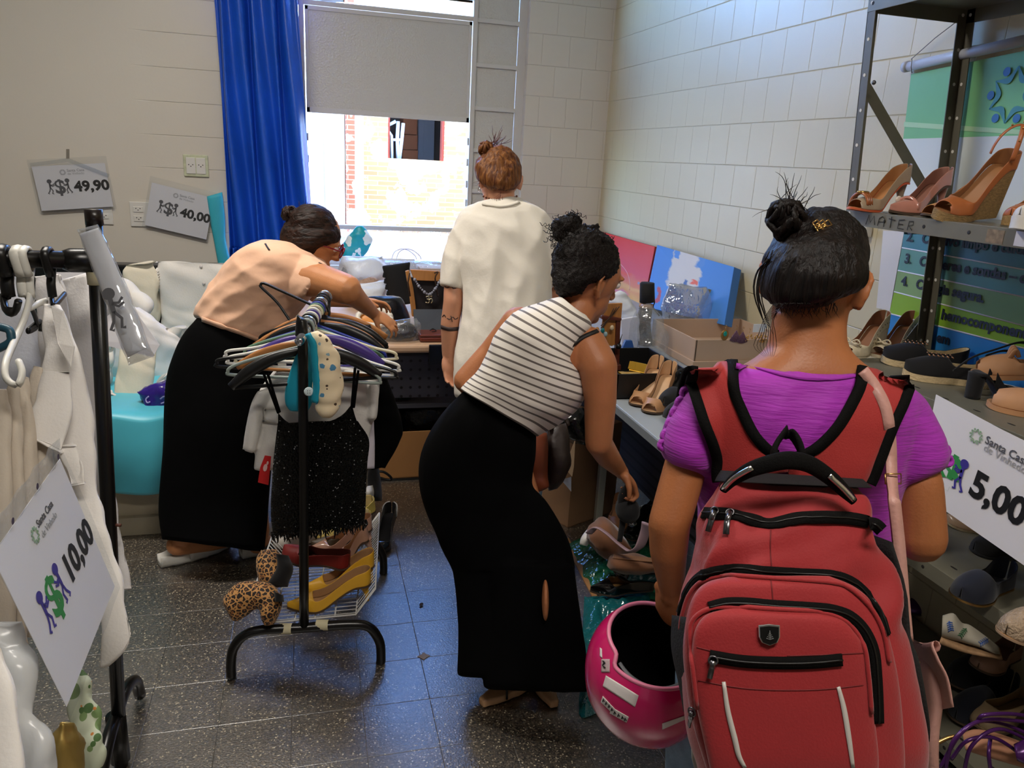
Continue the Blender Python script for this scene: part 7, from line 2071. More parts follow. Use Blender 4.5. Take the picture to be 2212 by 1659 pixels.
cloth('grey-white garment filling the back of the pile', 'white_coat', [(205, 640, 300, 660, .04), (205, 720, 400, 730, .08), (205, 800, 410, 800, .08), (205, 876, 400, 866, .06)], 3.74, M_UNI2, 13)
cloth('dark teal cloth peeking out of the white pile', 'teal_cloth', [(288, 866, 300, 862, .02), (276, 884, 316, 886, .04), (272, 900, 330, 900, .04)], 3.36, mat('dark_teal_cloth', '#1e6f80', .7), 14, group=None)
pbg = thing('purple_plastic_bag', 'shiny purple plastic bag with pale lettering on the bench', 'bag', tuple(PY(345, 895, 3.35)))
bm = NB(); traced(bm, sty([(292, 846, 300, 852, .01), (312, 838, 322, 894, .04), (342, 826, 345, 898, .05), (372, 820, 374, 896, .05), (392, 822, 394, 890, .04)], 3.30), 30, 34, 2.4); wrinkle(bm, .010, (22, 22, 22), 3.0); pbo = make('bag_film', bm, mat('purple_film', '#2f1d78', .22, bump=(20, .6)), pbg)
tpb = bvh_of(pbo); bm = NB()
for pth in (((322, 856), (316, 862), (318, 870), (325, 868)), ((346, 862), (356, 856), (366, 862)), ((348, 872), (360, 868), (366, 872)), ((356, 846), (362, 850), (360, 856))):
    strip(bm, drape(tpb, px_path(pth, 12), .002, 3.2), .003, .0005)
make('bag_print', bm, mat('pale_lilac_print', '#a493c9', .5), pbo)
# ================================================================== price signs
M_PAPER = mat('white_paper', '#e4e2e6', .7)
M_INK = mat('black_ink', '#0d0d0f', .6); M_GINK = mat('grey_ink', '#55555a', .6); M_LGR = mat('light_grey_ink', '#a2a2a6', .6)
M_GRN = mat('green_ink', '#2f8f46', .6); M_VIO = mat('violet_ink', '#3a2f92', .6); M_LG2 = mat('pale_green_ink', '#8fae8d', .6)
M_SLV = film('sleeve_film', '#f4f6f8', .05, .15, 3, .02)
def star_logo(bm, c, ux, uy, R, w, dots=True, lift=.0012):
    c = Vector(c)
    for k in range(6):
        a0, a1 = math.radians(90 + 60 * k), math.radians(150 + 60 * k); am = (a0 + a1) / 2
        pts = []
        for i in range(9):
            t = i / 8; a = lerp(a0, a1, t); r_ = R * (1 - .42 * math.sin(math.pi * t) ** .8)
            pts.append((r_ * math.cos(a), r_ * math.sin(a)))
        line2(bm, pts, c, ux, uy, w, lift)
        if dots: disc(bm, c + Vector(ux) * (R * .92 * math.cos(am)) + Vector(uy) * (R * .92 * math.sin(am)), ux, uy, R * .15, None, 10, lift)
def stickman(bm, c, ux, uy, h, lean=1):
    """little figure pushing: lean +1 to the right, -1 to the left"""
    s = h
    disc(bm, Vector(c) + Vector(ux) * (-.02 * s * lean) + Vector(uy) * (.86 * s), ux, uy, .15 * s, .14 * s, 14, .001)
    for pts, w in (([(-.02 * lean, .74), (-.03 * lean, .42)], .055), ([(-.02 * lean, .64), (.14 * lean, .60), (.26 * lean, .70)], .03), ([(-.02 * lean, .62), (.12 * lean, .52), (.26 * lean, .58)], .03),
                   ([(-.03 * lean, .44), (.10 * lean, .24), (.04 * lean, .04), (.13 * lean, .02)], .035), ([(-.03 * lean, .44), (-.10 * lean, .22), (-.22 * lean, .06), (-.14 * lean, .03)], .035)):
        line2(bm, [(x * s, y * s) for x, y in pts], c, ux, uy, w * s)
def price_sign(name, label, TL, TR, BL, price, col=False, sleeve=True, pw=1.0):
    """paper with logo, two little figures pushing a dollar sign, and a price"""
    TL, TR, BL = Vector(TL), Vector(TR), Vector(BL)
    w = (TR - TL).length; ux = (TR - TL).normalized()
    uy = (TL - BL); uy = (uy - ux * uy.dot(ux)); h = uy.length; uy.normalize()
    nn = ux.cross(uy).normalized()
    o = TL - uy * h
    t_ = thing(name, label, 'price sign', tuple(o + ux * w / 2))
    bm = NB(); prism(bm, [o, o + ux * w, o + ux * w + uy * h, o + uy * h], -nn, .0008); pg = make('paper', bm, M_PAPER, t_, smooth=False)
    if sleeve:
        e = .012 * w / .3
        bm = NB(); g = [[o + ux * lerp(-e, w + e, i / 6) + uy * lerp(-e, h + e * 2.5, j / 4) + nn * (.004 + .002 * math.sin(i * 2 + j)) for i in range(7)] for j in range(5)]
        add_rings(bm, g, cap=False, closed=False); make('clear_sleeve', bm, M_SLV, t_)
    f = w / .30
    def at(x, y): return o + ux * (x * w) + uy * (y * h)
    bm = NB(); star_logo(bm, at(.40, .84), ux, uy, .0125 * f, .0010 * f); make('logo', bm, M_LG2 if col else M_LGR, pg, smooth=False)
    bm = NB(); text_mesh(bm, 'Santa Casa', at(.46, .845), ux, uy, .0165 * f, .0003); make('lettering', bm, MATS['green_ink'] if False else M_GINK if col else M_LGR, pg, smooth=False)
    bm = NB(); text_mesh(bm, 'de Vinhedo', at(.46, .775), ux, uy, .0150 * f, 0); make('lettering', bm, M_LGR, pg, smooth=False)
    bm = NB(); text_mesh(bm, '$', at(.245, .375), ux, uy, .085 * f, .002 * f, sx=1.0); make('dollar_sign', bm, M_GRN if col else M_GINK, pg, smooth=False)
    bm = NB(); stickman(bm, at(.195, .36), ux, uy, .066 * f, 1); make('figure', bm, M_VIO if col else M_GINK, pg, smooth=False)
    bm = NB(); stickman(bm, at(.43, .36), ux, uy, .066 * f, -1); make('figure', bm, M_VIO if col else M_GINK, pg, smooth=False)
    bm = NB(); text_mesh(bm, price, at(.515, .40), ux, uy, .062 * f, .0024 * f, sx=1.06); make('price', bm, M_INK, pg, smooth=False)
    return t_, at, ux, uy, nn
YS = 5.415
s1, at1, ux1, uy1, nn1 = price_sign('price_sign', 'paper price sign reading 49,90 taped to the left wall', PY(68, 360, YS), PY(226, 352, YS), PY(86, 456, YS), '49,90')
price_sign('price_sign', 'tilted paper price sign reading 40,00 taped beside the blue curtain', PY(328, 394, YS), PY(462, 428, YS), PY(313, 486, YS), '40,00')
bm = NB()
for q in ([(64, 352), (148, 342), (236, 376), (234, 384), (146, 350), (66, 360)],): prism(bm, [PY(x, y, YS - .008) for x, y in q], (0, 1, 0), .001)
make('folded_sleeve_top', bm, M_SLV, s1, smooth=False)
bm = NB(); a = PY(143, 322, 5.445); prism(bm, [PY(143, 322, 5.446), PY(150, 322, 5.446), PY(150, 342, 5.446), PY(143, 342, 5.446)], (0, -1, 0), .001); make('tape', bm, film('tape_film', '#d8d4cc', .1, .3, 5, .3, '#c4bfb4'), s1, smooth=False)
# sign reading 10,00 tied across the left rack
TR10, TL10, dn10 = Vector((-.40, 1.305, 1.066)), Vector((-.40, 1.008, 1.053)), Vector((.058, -.015, -.25))
price_sign('price_sign', 'price sign reading 10,00 hanging steeply tilted from the left rack', TL10, TR10, TL10 + dn10, '10,00', True, pw=.83)
s10 = bpy.data.objects['price_sign.002']
bm = NB()
g = [[TL10.lerp(TR10, i / 8) + UP * (.036 * j / 3) + Vector((.004 * math.sin(i * 3 + j), 0, 0)) for i in range(9)] for j in range(4)]
add_rings(bm, g, cap=False, closed=False); make('sleeve_top_band', bm, film('crinkled_sleeve', '#f6f8fa', .2, .1, 30, .2), s10)
bm = NB()
for k in (.9, .55, .2): disc(bm, TL10.lerp(TR10, k) + Vector((.006, 0, .016)), (0, 1, 0), (0, 0, 1), .005, None, 12, .001)
make('punched_holes', bm, mat('purple_shadow', '#4a3f52', .8), s10, smooth=False)
# sign reading 5,00 on the shelf
XS = 1.672
o5 = PX(2093, 1066, XS); u5 = (PX(2206, 1140, XS) - o5).normalized()
v5 = (UP - u5 * u5.z).normalized()
s5 = thing('price_sign', 'white price sign reading 5,00 hanging on the front of the steel shelf', 'price sign', tuple(PX(2090, 1120, XS)))
bm = NB(); q5 = [PX(2022, 852, XS), PX(2160, 926, XS), PX(2330, 1010, XS), PX(2340, 1330, XS), PX(2210, 1220, XS), PX(2037, 1100, XS), PX(1992, 1070, XS), PX(2000, 960, XS)]
n5 = Vector((-1, 0, 0)); prism(bm, q5, -n5, .001); pg5 = make('paper', bm, M_PAPER, s5, smooth=False)
e5 = 1.16
def on5(x, y): 
    p = PX(x, y, XS - .001); return p
bm = NB(); text_mesh(bm, '5,00', on5(2091, 1064), u5, v5, .100, .0036, sx=.98); make('price', bm, M_INK, pg5, smooth=False)
bm = NB(); star_logo(bm, on5(2109, 942), u5, v5, .020, .0014); make('logo', bm, M_LG2, pg5, smooth=False)
bm = NB(); text_mesh(bm, 'Santa Casa', on5(2127, 956), u5, v5, .030, .0004); make('lettering', bm, M_GINK, pg5, smooth=False)
bm = NB(); text_mesh(bm, 'de Vinhedo', on5(2124, 972), u5, v5, .028, 0); make('lettering', bm, M_LGR, pg5, smooth=False)
bm = NB(); text_mesh(bm, '$', on5(2027, 1032), u5, v5, .12, .004); make('dollar_sign', bm, M_GRN, pg5, smooth=False)
bm = NB(); stickman(bm, on5(2064, 1058), u5, v5, .092, -1); make('figure', bm, M_VIO, pg5, smooth=False)
bm = NB(); stickman(bm, on5(2003, 1020), u5, v5, .092, 1); make('figure', bm, M_VIO, pg5, smooth=False)
# rolled sleeve sign stuck on the left rack post
rs = thing('rolled_sign', 'rolled sign in a clear plastic sleeve slanting down from the left rack post', 'sign', tuple(P(250, 700, 1.53)))
bm = NB(); traced(bm, [(172, 505, 212, 492, 1.53, .008), (186, 540, 226, 520, 1.53, .012), (214, 610, 256, 588, 1.52, .014), (244, 690, 286, 664, 1.51, .014), (268, 752, 308, 728, 1.50, .012), (276, 772, 318, 752, 1.50, .004)], 26, 20, 2.2); make('rolled_paper', bm, mat('sleeved_paper', '#efeff3', .35), rs)
bm = NB(); traced(bm, [(166, 496, 211, 485, 1.525, .006), (184, 540, 229, 520, 1.525, .017), (212, 610, 260, 588, 1.515, .019), (242, 692, 291, 664, 1.505, .019), (264, 752, 318, 740, 1.495, .014), (278, 790, 334, 768, 1.495, .003)], 30, 22, 2.2); wrinkle(bm, .002, (30, 30, 30), 2.0); make('clear_sleeve', bm, film('shiny_sleeve', '#f3f5f8', .30, .08, 14, .02), rs)
uyr = (P(243, 640, 1.482) - P(268, 716, 1.482)).normalized(); uxr = _r - uyr * uyr.dot(_r); uxr.normalize()
bm = NB(); stickman(bm, P(262, 712, 1.478), uxr, uyr, .085, 1); make('figure', bm, M_GINK, rs, smooth=False)
rs2 = thing('sleeved_sign', 'pale sleeved sign seen from behind between rack post and bench', 'sign', tuple(P(210, 680, 2.0)))
bm = NB(); q = [P(118, 588, 2.05), P(232, 588, 2.06), P(345, 745, 2.02), P(330, 772, 2.01), P(185, 735, 2.0), P(140, 690, 2.02)]; prism(bm, q, _f, .001); make('paper', bm, mat('translucent_paper', '#c6c4c8', .6), rs2, smooth=False)
bm = NB(); text_mesh(bm, '00', P(178, 666, 1.995), (P(240, 690, 1.995) - P(178, 666, 1.995)).normalized(), (_d * -1 + _r * .35).normalized(), .075, .002); make('ghost_print', bm, M_LGR, rs2, smooth=False)

# ================================================================== steel shelf on the right
M_STEEL = mat('olive_grey_steel', '#6f6c5e', .42, var=(14, .08), metal=.15)
M_STEELD = mat('olive_grey_steel_dull', '#5d594b', .5, var=(14, .1))
ss = thing('steel_shelf', 'olive grey steel shelving unit full of shoes along the right wall', 'shelf', (1.9, 1.6, 0))
SX0, SX1, SY1, SY0 = 1.70, 2.075, 2.19, .55
def lean(z): return (z - 1.45) * .10
def angle_post(x, y, sx, sy):
    bm = NB(); w = .036; th = .003
    box(bm, (min(x, x + sx * w), min(y, y + sy * th), 0), (max(x, x + sx * w), max(y, y + sy * th), 2.14)); box(bm, (min(x, x + sx * th), min(y, y + sy * w), 0), (max(x, x + sx * th), max(y, y + sy * w), 2.14))
    for v in bm.verts: v.co.y += lean(v.co.z)
    o = make('post', bm, M_STEELD, ss, smooth=False)
    bm = NB()
    for k in range(20):
        z = .1 + k * .105
        tube(bm, [(x + sx * .018, y + sy * .0036, z), (x + sx * .018, y - sy * .0012, z)], .0055, 8)
        tube(bm, [(x + sx * .0036, y + sy * .018, z), (x - sx * .0012, y + sy * .018, z)], .0055, 8)
    for v in bm.verts: v.co.y += lean(v.co.z)
    make('bolt_holes', bm, mat('hole_light', '#d9d5cc', .8), o, smooth=False)
    return o
for x, sx in ((SX0, 1), (SX1, -1)):
    for y, sy in ((SY1, -1), (SY0, 1)): angle_post(x, y, sx, sy)
SH = [2.115, 1.474, .985, .53, .075]
for z in SH:
    bm = NB(); SY1 = 2.19 + lean(z); box(bm, (SX0 + .002, SY0, z - .003), (SX1 - .002, SY1 - .002, z)); box(bm, (SX0 - .001, SY0, z - .045), (SX0 + .002, SY1 - .004, z)); box(bm, (SX1 - .003, SY0, z - .045), (SX1, SY1 - .004, z)); box(bm, (SX0, SY1 - .005, z - .045), (SX1, SY1 - .002, z))
    for k in range(9):
        pass
    sf = make('shelf_board', bm, M_STEEL, ss, smooth=False, bevel=.001)
    bm = NB()
    for k in range(14): ellipsoid(bm, (SX0 + .05, SY1 - .12 - .11 * k, z + .0004), ((.0045, 0, 0), (0, .013, 0), (0, 0, .0006)), 10, 4)
    for k in range(10): ellipsoid(bm, (SX0 - .0012, SY1 - .025 - .16 * k, z - .022), ((0, .006, 0), (0, 0, .0055), (.0006, 0, 0)), 10, 4)
    make('slots', bm, M_HOLE, sf)
SY1 = 2.19
for (x0, z0), (x1, z1) in (((SX0 + .02, 1.86), (SX1 - .03, 1.50)), ((SX1 - .03, 1.08), (SX0 + .12, .80))):
    bm = NB(); prism(bm, [(x, SY1 + lean(z) + .001, z) for x, z in ((x0, z0 + .028), (x1, z1 + .028), (x1, z1 - .028), (x0, z0 - .028))], (0, 1, 0), .003); make('brace', bm, M_STEELD, ss, smooth=False)
bm = NB(); ball(bm, (SX0 + .003, SY1 - .02, 1.86), .007, 8, 6); ball(bm, (SX0 + .003, SY1 - .02, 1.44), .007, 8, 6); make('bolt', bm, M_GUN, ss)
# hand-painted letters on the shelf lip
bm = NB()
oL = Vector((SX0 - .0025, 2.085, 1.436)); uL = Vector((0, -1, 0)); vL = UP
strokes = {'M': [[(0, 0), (.008, .03), (.019, .008), (.031, .029), (.040, .002)]], 'A': [[(0, .001), (.004, .024), (.016, .03), (.026, .024), (.028, .0)], [(.002, .013), (.028, .014)]], 'T': [[(.014, .0), (.013, .033)], [(.002, .026), (.030, .023)]],
           'E': [[(.026, .028), (.004, .026), (.003, .002), (.028, .001)], [(.004, .014), (.022, .014)]], 'R': [[(.001, .0), (.003, .026), (.018, .027), (.020, .017), (.005, .013), (.019, .001)]]}
xx = 0
for ch in 'MATER':
    for pts in strokes[ch]: line2(bm, [(x + xx, y) for x, y in pts], oL, uL, vL, .0014, .0004)
    xx += .052 if ch in 'M' else .042
make('painted_letters', bm, mat('black_marker', '#1b1814', .8), ss, smooth=False)
bm = NB(); prism(bm, [(SX0 - .0012, 1.63, 1.467), (SX0 - .0012, 1.578, 1.467), (SX0 - .0012, 1.578, 1.433), (SX0 - .0012, 1.63, 1.433)], (-1, 0, 0), .0006); make('label_residue', bm, mat('rust_residue', '#7f6f5c', .9, var=(60, .35)), ss, smooth=False)
bm = NB(); prism(bm, [(SX0 - .0012, 1.545, 1.47), (SX0 - .0012, 1.49, 1.47), (SX0 - .0012, 1.49, 1.434), (SX0 - .0012, 1.545, 1.434)], (-1, 0, 0), .0006); make('white_label', bm, M_PAPER, ss, smooth=False)

# ================================================================== banner on the right wall
XB = 2.088
bn_ = thing('wall_banner', 'green and blue printed banner hanging on the right wall behind the steel shelf', 'banner', tuple(PX(2080, 200, XB)))
def bpoly(name, q, m, x=XB, parent=bn_):
    bm = NB(); prism(bm, [PX(a, b_, x) for a, b_ in q], (1, 0, 0), .0012); return make(name, bm, m, parent, smooth=False)
bpoly('green_field', [(1968, 160), (2300, 92), (2300, 290), (1951, 300)], mat('banner_green', '#7fc58c', .35, var=(1.5, .12)))
bpoly('pale_field', [(1951, 300), (2300, 290), (2300, 505), (1953, 506)], mat('banner_white', '#d9e2e2', .35))
bpoly('pale_stripe', [(1953, 263), (2300, 287), (2300, 297), (1952, 274)], mat('banner_pale_green', '#b4dcb0', .35), XB - .0015)
rows_ = [((1953, 500), (2300, 520), (2300, 598), (1948, 535), '#3f7f92'), ((1948, 536), (2300, 599), (2300, 660), (1939, 584), '#5d948c'), ((1939, 585), (2300, 661), (2300, 727), (1931, 630), '#7fa069'), ((1931, 631), (2300, 728), (2300, 775), (1921, 677), '#84ad32'), ((1921, 678), (2300, 776), (2300, 860), (1905, 770), '#2a7cbf')]
for k, (a, b_, c, d, col) in enumerate(rows_):
    bpoly('text_row', [a, b_, c, d], mat('banner_row_%d' % k, col, .35, var=(1.5, .15)))
    bm = NB(); strip(bm, [(PX(d[0], d[1], XB - .001), Vector((-1, 0, 0))), (PX(c[0], c[1], XB - .001), Vector((-1, 0, 0)))], .0022, .0003); make('row_line', bm, M_PAPER, bn_)
bpoly('white_border', [(1908, 498), (1953, 500), (1922, 672), (1893, 665)], mat('banner_border', '#dcd9d8', .4))
M_NAVY = mat('navy_print', '#16233a', .5)
for s_, x0, y0, x1, y1, sz in (('2.   Curativo limpo e cuidado', 1958, 520, 2210, 549, .046), ('3.   Cateteres e sondas – com', 1953, 567, 2146, 600, .046), ('4.   Cirurgia segura.', 1946, 615, 2103, 649, .046), ('hemocomponentes', 2032, 688, 2212, 731, .048), ('em', 2022, 737, 2060, 747, .046)):
    o_ = PX(x0, y0, XB - .002); u_ = (PX(x1, y1, XB - .002) - o_).normalized(); v_ = (UP - u_ * u_.z).normalized()
    bm = NB(); text_mesh(bm, s_, o_, u_, v_, sz, .0018); make('lettering', bm, M_NAVY, bn_, smooth=False)
oS = PX(2186, 205, XB - .002); uS = (PX(2230, 204, XB - .002) - oS).normalized(); vS = (UP - uS * uS.z).normalized()
bm = NB()
for k in range(6):
    a0, a1 = math.radians(90 + 60 * k), math.radians(150 + 60 * k); am = (a0 + a1) / 2; R_ = .082
    pts = []
    for i in range(13):
        t = i / 12; a = lerp(a0, a1, t); r_ = R_ * (1 - .40 * math.sin(math.pi * t) ** .8); pts.append((r_ * math.cos(a), r_ * math.sin(a)))
    nS = uS.cross(vS); strip(bm, [(oS + uS * x + vS * y + nS * .0012, nS) for x, y in pts], [.0018 + .0075 * math.sin(math.pi * i / 12) for i in range(13)], .0002)
make('star_emblem', bm, mat('teal_print', '#3f8f9c', .5), bn_, smooth=False)
bm = NB()
for k in range(6):
    am = math.radians(120 + 60 * k); disc(bm, oS + uS * (.078 * math.cos(am)) + vS * (.078 * math.sin(am)), uS, vS, .0135, None, 16, .0012)
make('star_heads', bm, mat('blue_print', '#2a6fb0', .5), bn_, smooth=False)
bm = NB(); tube(bm, [PX(1957, 145, XB - .014), PX(2300, 68, XB - .014)], .0165, 14); make('top_tube', bm, mat('white_tube_plastic', '#bfc3d0', .35), bn_)
bm = NB(); tube(bm, [PX(1954, 145, XB - .014), PX(1964, 143, XB - .014)], .0185, 14); make('end_cap', bm, mat('white_tube_plastic', '#bfc3d0', .35), bn_)
bm = NB(); tube(bm, [PX(1968, 128, XB - .01), PX(2020, 82, XB - .01), PX(2075, 40, XB - .005)], .0016, 6); tube(bm, [PX(1970, 127, XB - .032), PX(1968, 145, XB - .034), PX(1970, 158, XB - .028)], .0016, 6); make('hanging_cord', bm, mat('grey_cord', '#8e8a84', .7), bn_)
# ================================================================== all the shoes
L_YEL = leather('mustard_leather', '#d9a32c', .4); L_TANI = leather('tan_insole', '#b58a5f', .5); L_SOLE = mat('dark_sole', '#4b3a2c', .6); L_NUDE = leather('nude_patent', '#bd8f78', .18, coat=.6); L_RED = leather('dark_red_leather', '#7b201c', .4)
L_BLK = leather('black_patent', '#08080a', .12, coat=.8); L_BLKS = mat('black_suede', '#0e0d10', .95, sheen=.1); L_CRM = mat('cream_perforated', '#d3c4a6', .5, var=(60, .12)); L_BRN = mat('brown_suede', '#6b4226', .9, var=(14, .2), sheen=.3); L_JUTE = mat('jute_rope', '#b5925f', .9, bump=(220, 1.0), var=(90, .25), stretch=(1, 1, 3))
L_WHT = leather('white_leather', '#d6d2cc', .4); L_TAN = leather('tan_mule_leather', '#b9875e', .6); L_RUB = mat('cream_rubber', '#cdb68c', .6, bump=(160, .4)); L_NAVY = mat('navy_suede', '#0a0f1f', .95, sheen=.15); L_TAUPE = leather('taupe_patent', '#a78a6f', .25)
GB = 'shoes in the wire basket'
BZ = bz + .004
_, Mx, Ln, zf, wf = shoe('pump', 'mustard yellow pointed pump nearest the front of the wire basket', GB, PZ(620, 1318, BZ + .006), PZ(802, 1296, BZ + .006) , L_YEL, L_TANI, L_SOLE, .062, tip='point', W=.082)
bm = NB(); ball(bm, Mx @ Vector((.02, -.03, .10)), .0045); make('stud', bm, MATS['gold_metal'], _)
shoe('pump', 'mustard yellow pointed pump behind the front yellow one', GB, PZ(650, 1284, BZ + .01), PZ(810, 1256, BZ + .015), L_YEL, L_TANI, L_SOLE, .062, tip='point', W=.08)
shoe('pump', 'dark red pump lying on the basket behind the rack post', GB, PZ(612, 1194, BZ + .075), PZ(752, 1246, BZ + .05), L_RED, leather('red_lining', '#6d3122', .5), L_SOLE, .03, tip='round', W=.085)
shoe('pump', 'nude patent pointed pump touching the dark red one', GB, PZ(722, 1216, BZ + .02), PZ(808, 1196, BZ + .05), L_NUDE, leather('nude_lining', '#a8764f', .5), L_SOLE, .06, tip='point', W=.08)
shoe('pump', 'nude patent pump lying further back in the wire basket', GB, PZ(664, 1200, BZ + .02), PZ(806, 1174, BZ + .03), L_NUDE, MATS['nude_lining'], L_SOLE, .06, tip='point', W=.08)
L_YW = leather('pale_yellow_leather', '#c9b25a', .5); L_CI = leather('cream_insole', '#d5c69a', .5)
shoe('flat_shoe', 'pale yellow flat shoe with cream insole under the fringe of the lace top', GB, PZ(680, 1172, BZ + .03), PZ(800, 1130, BZ + .04), L_YW, L_CI, L_SOLE, 0, W=.085)
shoe('flat_shoe', 'pale yellow flat shoe at the far right of the basket', GB, PZ(722, 1150, BZ + .03), PZ(806, 1098, BZ + .05), L_YW, L_CI, L_SOLE, 0, W=.085)
shoe('flat_shoe', 'brown flat shoe wedged under the pale yellow ones', GB, PZ(672, 1186, BZ + .015), PZ(800, 1160, BZ + .015), leather('olive_brown_leather', '#4a3a26', .5), L_SOLE, L_SOLE, 0, W=.085)
shoe('flat_shoe', 'striped white flat shoe behind the dark red pump', GB, PZ(590, 1180, BZ + .02), PZ(690, 1165, BZ + .03), mat('striped_white', '#b9b2a8', .6), L_SOLE, L_SOLE, 0, W=.085)
# heel-up pump leaning outside the basket
t_, Mx, Ln, zf, wf = shoe('pump', 'black stiletto pump with white heel counter on the floor right of the basket', None, PZ(812, 1204, .008), PZ(846, 1150, .008), L_BLK, L_BLKS, L_BLK, .085, tip='point', W=.082)
bm = NB(); rr = []
for i in range(9):
    s = .005 + .16 * i / 8; w = wf(s) * 1.08; rr.append([Mx @ Vector((s * Ln - .001, w * math.cos(a) , zf(s) + .004 + .05 * abs(math.sin(a)) * 0 + (.052 - .02 * i / 8) * k)) for k, a in ((.0, 0), (.5, .0), (1.0, .12))])
add_rings(bm, rr, cap=False, closed=False)
rr = [[Vector(p) for p in r_] for r_ in rr]
bm2 = []
make('heel_counter', bm, L_WHT, t_, solid=.002)
bm = NB(); rr = []
for i in range(9):
    s = .005 + .16 * i / 8; w = wf(s) * 1.08; rr.append([Mx @ Vector((s * Ln - .001, -w, zf(s) + .004 + (.052 - .02 * i / 8) * k)) for k in (0, .5, 1.0)])
add_rings(bm, rr, cap=False, closed=False); make('heel_counter', bm, L_WHT, t_, solid=.002)
lump('trainer', 'white and black shoe at the far end of the wire basket', 'shoe', [(793, 1050, 806, 1048, 3.05, .03), (790, 1062, 808, 1062, 3.03, .04), (792, 1076, 806, 1076, 3.02, .03)], L_WHT, amp=.002)
lump('black_boot', 'black boot standing behind the wire basket by the rack', 'shoe', [(798, 1010, 818, 1008, 3.10, .04), (794, 1040, 822, 1040, 3.10, .05), (800, 1070, 824, 1070, 3.08, .05), (806, 1082, 824, 1082, 3.08, .04)], L_BLKS, amp=.002)
eh2 = thing('clothes_hanger', 'black hanger end lying low beside the cardboard box', 'hanger', tuple(PY(835, 1030, 3.3)))
bm = NB(); tube(bm, [PY(x, y, 3.2) for x, y in ((812, 1018), (830, 1020), (845, 1032), (840, 1037), (812, 1030))], .006, 8, smooth=20); make('arms', bm, HCOL['black'], eh2)
# leopard ankle boots
def leo():
    m = mat('leopard_print', '#a9713a', .75, sheen=.1)
    N, L, b = nodes_of(m); tc = N.new('ShaderNodeTexCoord')
    nz = N.new('ShaderNodeTexNoise'); nz.inputs['Scale'].default_value = 60; L.new(tc.outputs['Object'], nz.inputs['Vector'])
    mx = N.new('ShaderNodeVectorMath'); mx.operation = 'MULTIPLY_ADD'; L.new(nz.outputs['Color'], mx.inputs[0]); mx.inputs[1].default_value = (.012, .012, .012); L.new(tc.outputs['Object'], mx.inputs[2])
    vo = N.new('ShaderNodeTexVoronoi'); vo.inputs['Scale'].default_value = 68; L.new(mx.outputs[0], vo.inputs['Vector'])
    vd = N.new('ShaderNodeTexVoronoi'); vd.feature = 'DISTANCE_TO_EDGE'; vd.inputs['Scale'].default_value = 68; L.new(mx.outputs[0], vd.inputs['Vector'])
    edge = mathn(N, L, 'GREATER_THAN', vd.outputs['Distance'], .10); cen = mathn(N, L, 'LESS_THAN', vo.outputs['Distance'], .22)
    c1 = mixc(N, L, edge, lin('#bf8a4e'), lin('#1c0f09')); L.new(mixc(N, L, cen, c1, lin('#8a5226')), b.inputs['Base Color'])
    return m
M_LEO = leo()
lbt = thing('ankle_boot', 'leopard print ankle boot folded over the front left of the wire basket', 'shoe', tuple(P(545, 1320, 2.32)), GB)
bm = NB()
traced(bm, [(479, 1300, 486, 1312, 2.30, .02), (488, 1284, 504, 1342, 2.30, .035), (512, 1260, 530, 1332, 2.31, .045), (545, 1256, 550, 1316, 2.31, .05), (580, 1260, 575, 1310, 2.31, .05), (600, 1275, 590, 1310, 2.31, .045)], 26, 26)
traced(bm, [(560, 1280, 606, 1282, 2.31, .045), (562, 1310, 608, 1305, 2.30, .045), (566, 1335, 600, 1330, 2.29, .04), (572, 1352, 590, 1350, 2.29, .02)], 18, 24)
bm = remesh(bm, .005, 3); make('upper', bm, M_LEO, lbt)
bm = NB(); traced(bm, [(592, 1278, 612, 1286, 2.28, .03), (596, 1300, 612, 1300, 2.28, .03)], 8, 16); make('lining', bm, L_BLKS, lbt)
lb2 = thing('ankle_boot', 'leopard print ankle boot slumped at the left rim of the wire basket', 'shoe', tuple(P(590, 1265, 2.42)), GB)
bm = NB(); traced(bm, [(566, 1188, 596, 1186, 2.46, .03), (556, 1205, 606, 1200, 2.45, .045), (556, 1230, 614, 1224, 2.43, .05), (562, 1256, 620, 1250, 2.42, .05), (575, 1272, 612, 1268, 2.42, .035)], 22, 26); make('upper', bm, M_LEO, lb2)
bm = NB(); traced(bm, [(598, 1196, 622, 1200, 2.42, .04), (600, 1225, 632, 1228, 2.40, .045), (580, 1258, 624, 1256, 2.38, .035), (576, 1268, 622, 1268, 2.38, .015)], 18, 22); make('lining', bm, L_BLKS, lb2)

# ---------------- on the steel shelf, upper board
GS1 = 'shoes on the upper steel shelf'
def on(x, y, Y, z):
    p = PY(x, y, Y); p.z = z; return p
z1_ = SH[1] + .001
t1 = on(1838, 452, 2.10, z1_)
M_CP = leather('copper_leather', '#a35f38', .25)
ns_, Mx, Ln, zf, wf = shoe('peep_toe_pump', 'beige peep-toe pump with gold buckle at the left end of the upper shelf', GS1, t1, t1 + Vector((.232, .055, 0)), leather('greige_leather', '#a8937a', .35), leather('orange_tan_lining', '#b27a4a', .45), leather('orange_sole', '#c9603a', .4), .088, tip='round', W=.086, peep=True, back=.062)
bm = NB()
for k in range(3): tube(bm, [Mx @ Vector((Ln * (.80 + .035 * k), .034 * math.cos(a), .012 + zf(.85) + .036 * math.sin(a) + .002)) for a in [math.pi * q / 10 for q in range(11)]], .0045, 8, flat=.5)
make('copper_straps', bm, M_CP, ns_)
bm = NB(); c = Mx @ Vector((Ln * .82, 0, zf(.85) + .052)); tube(bm, [c + Vector((.016 * math.cos(a), .012 * math.sin(a), 0)) for a in [q * .5236 for q in range(13)]], .004, 8); ellipsoid(bm, c, ((.012, 0, 0), (0, .009, 0), (0, 0, .003)), 12, 6); make('buckle', bm, MATS['gold_metal'], ns_)
t1 = on(1922, 450, 2.02, z1_)
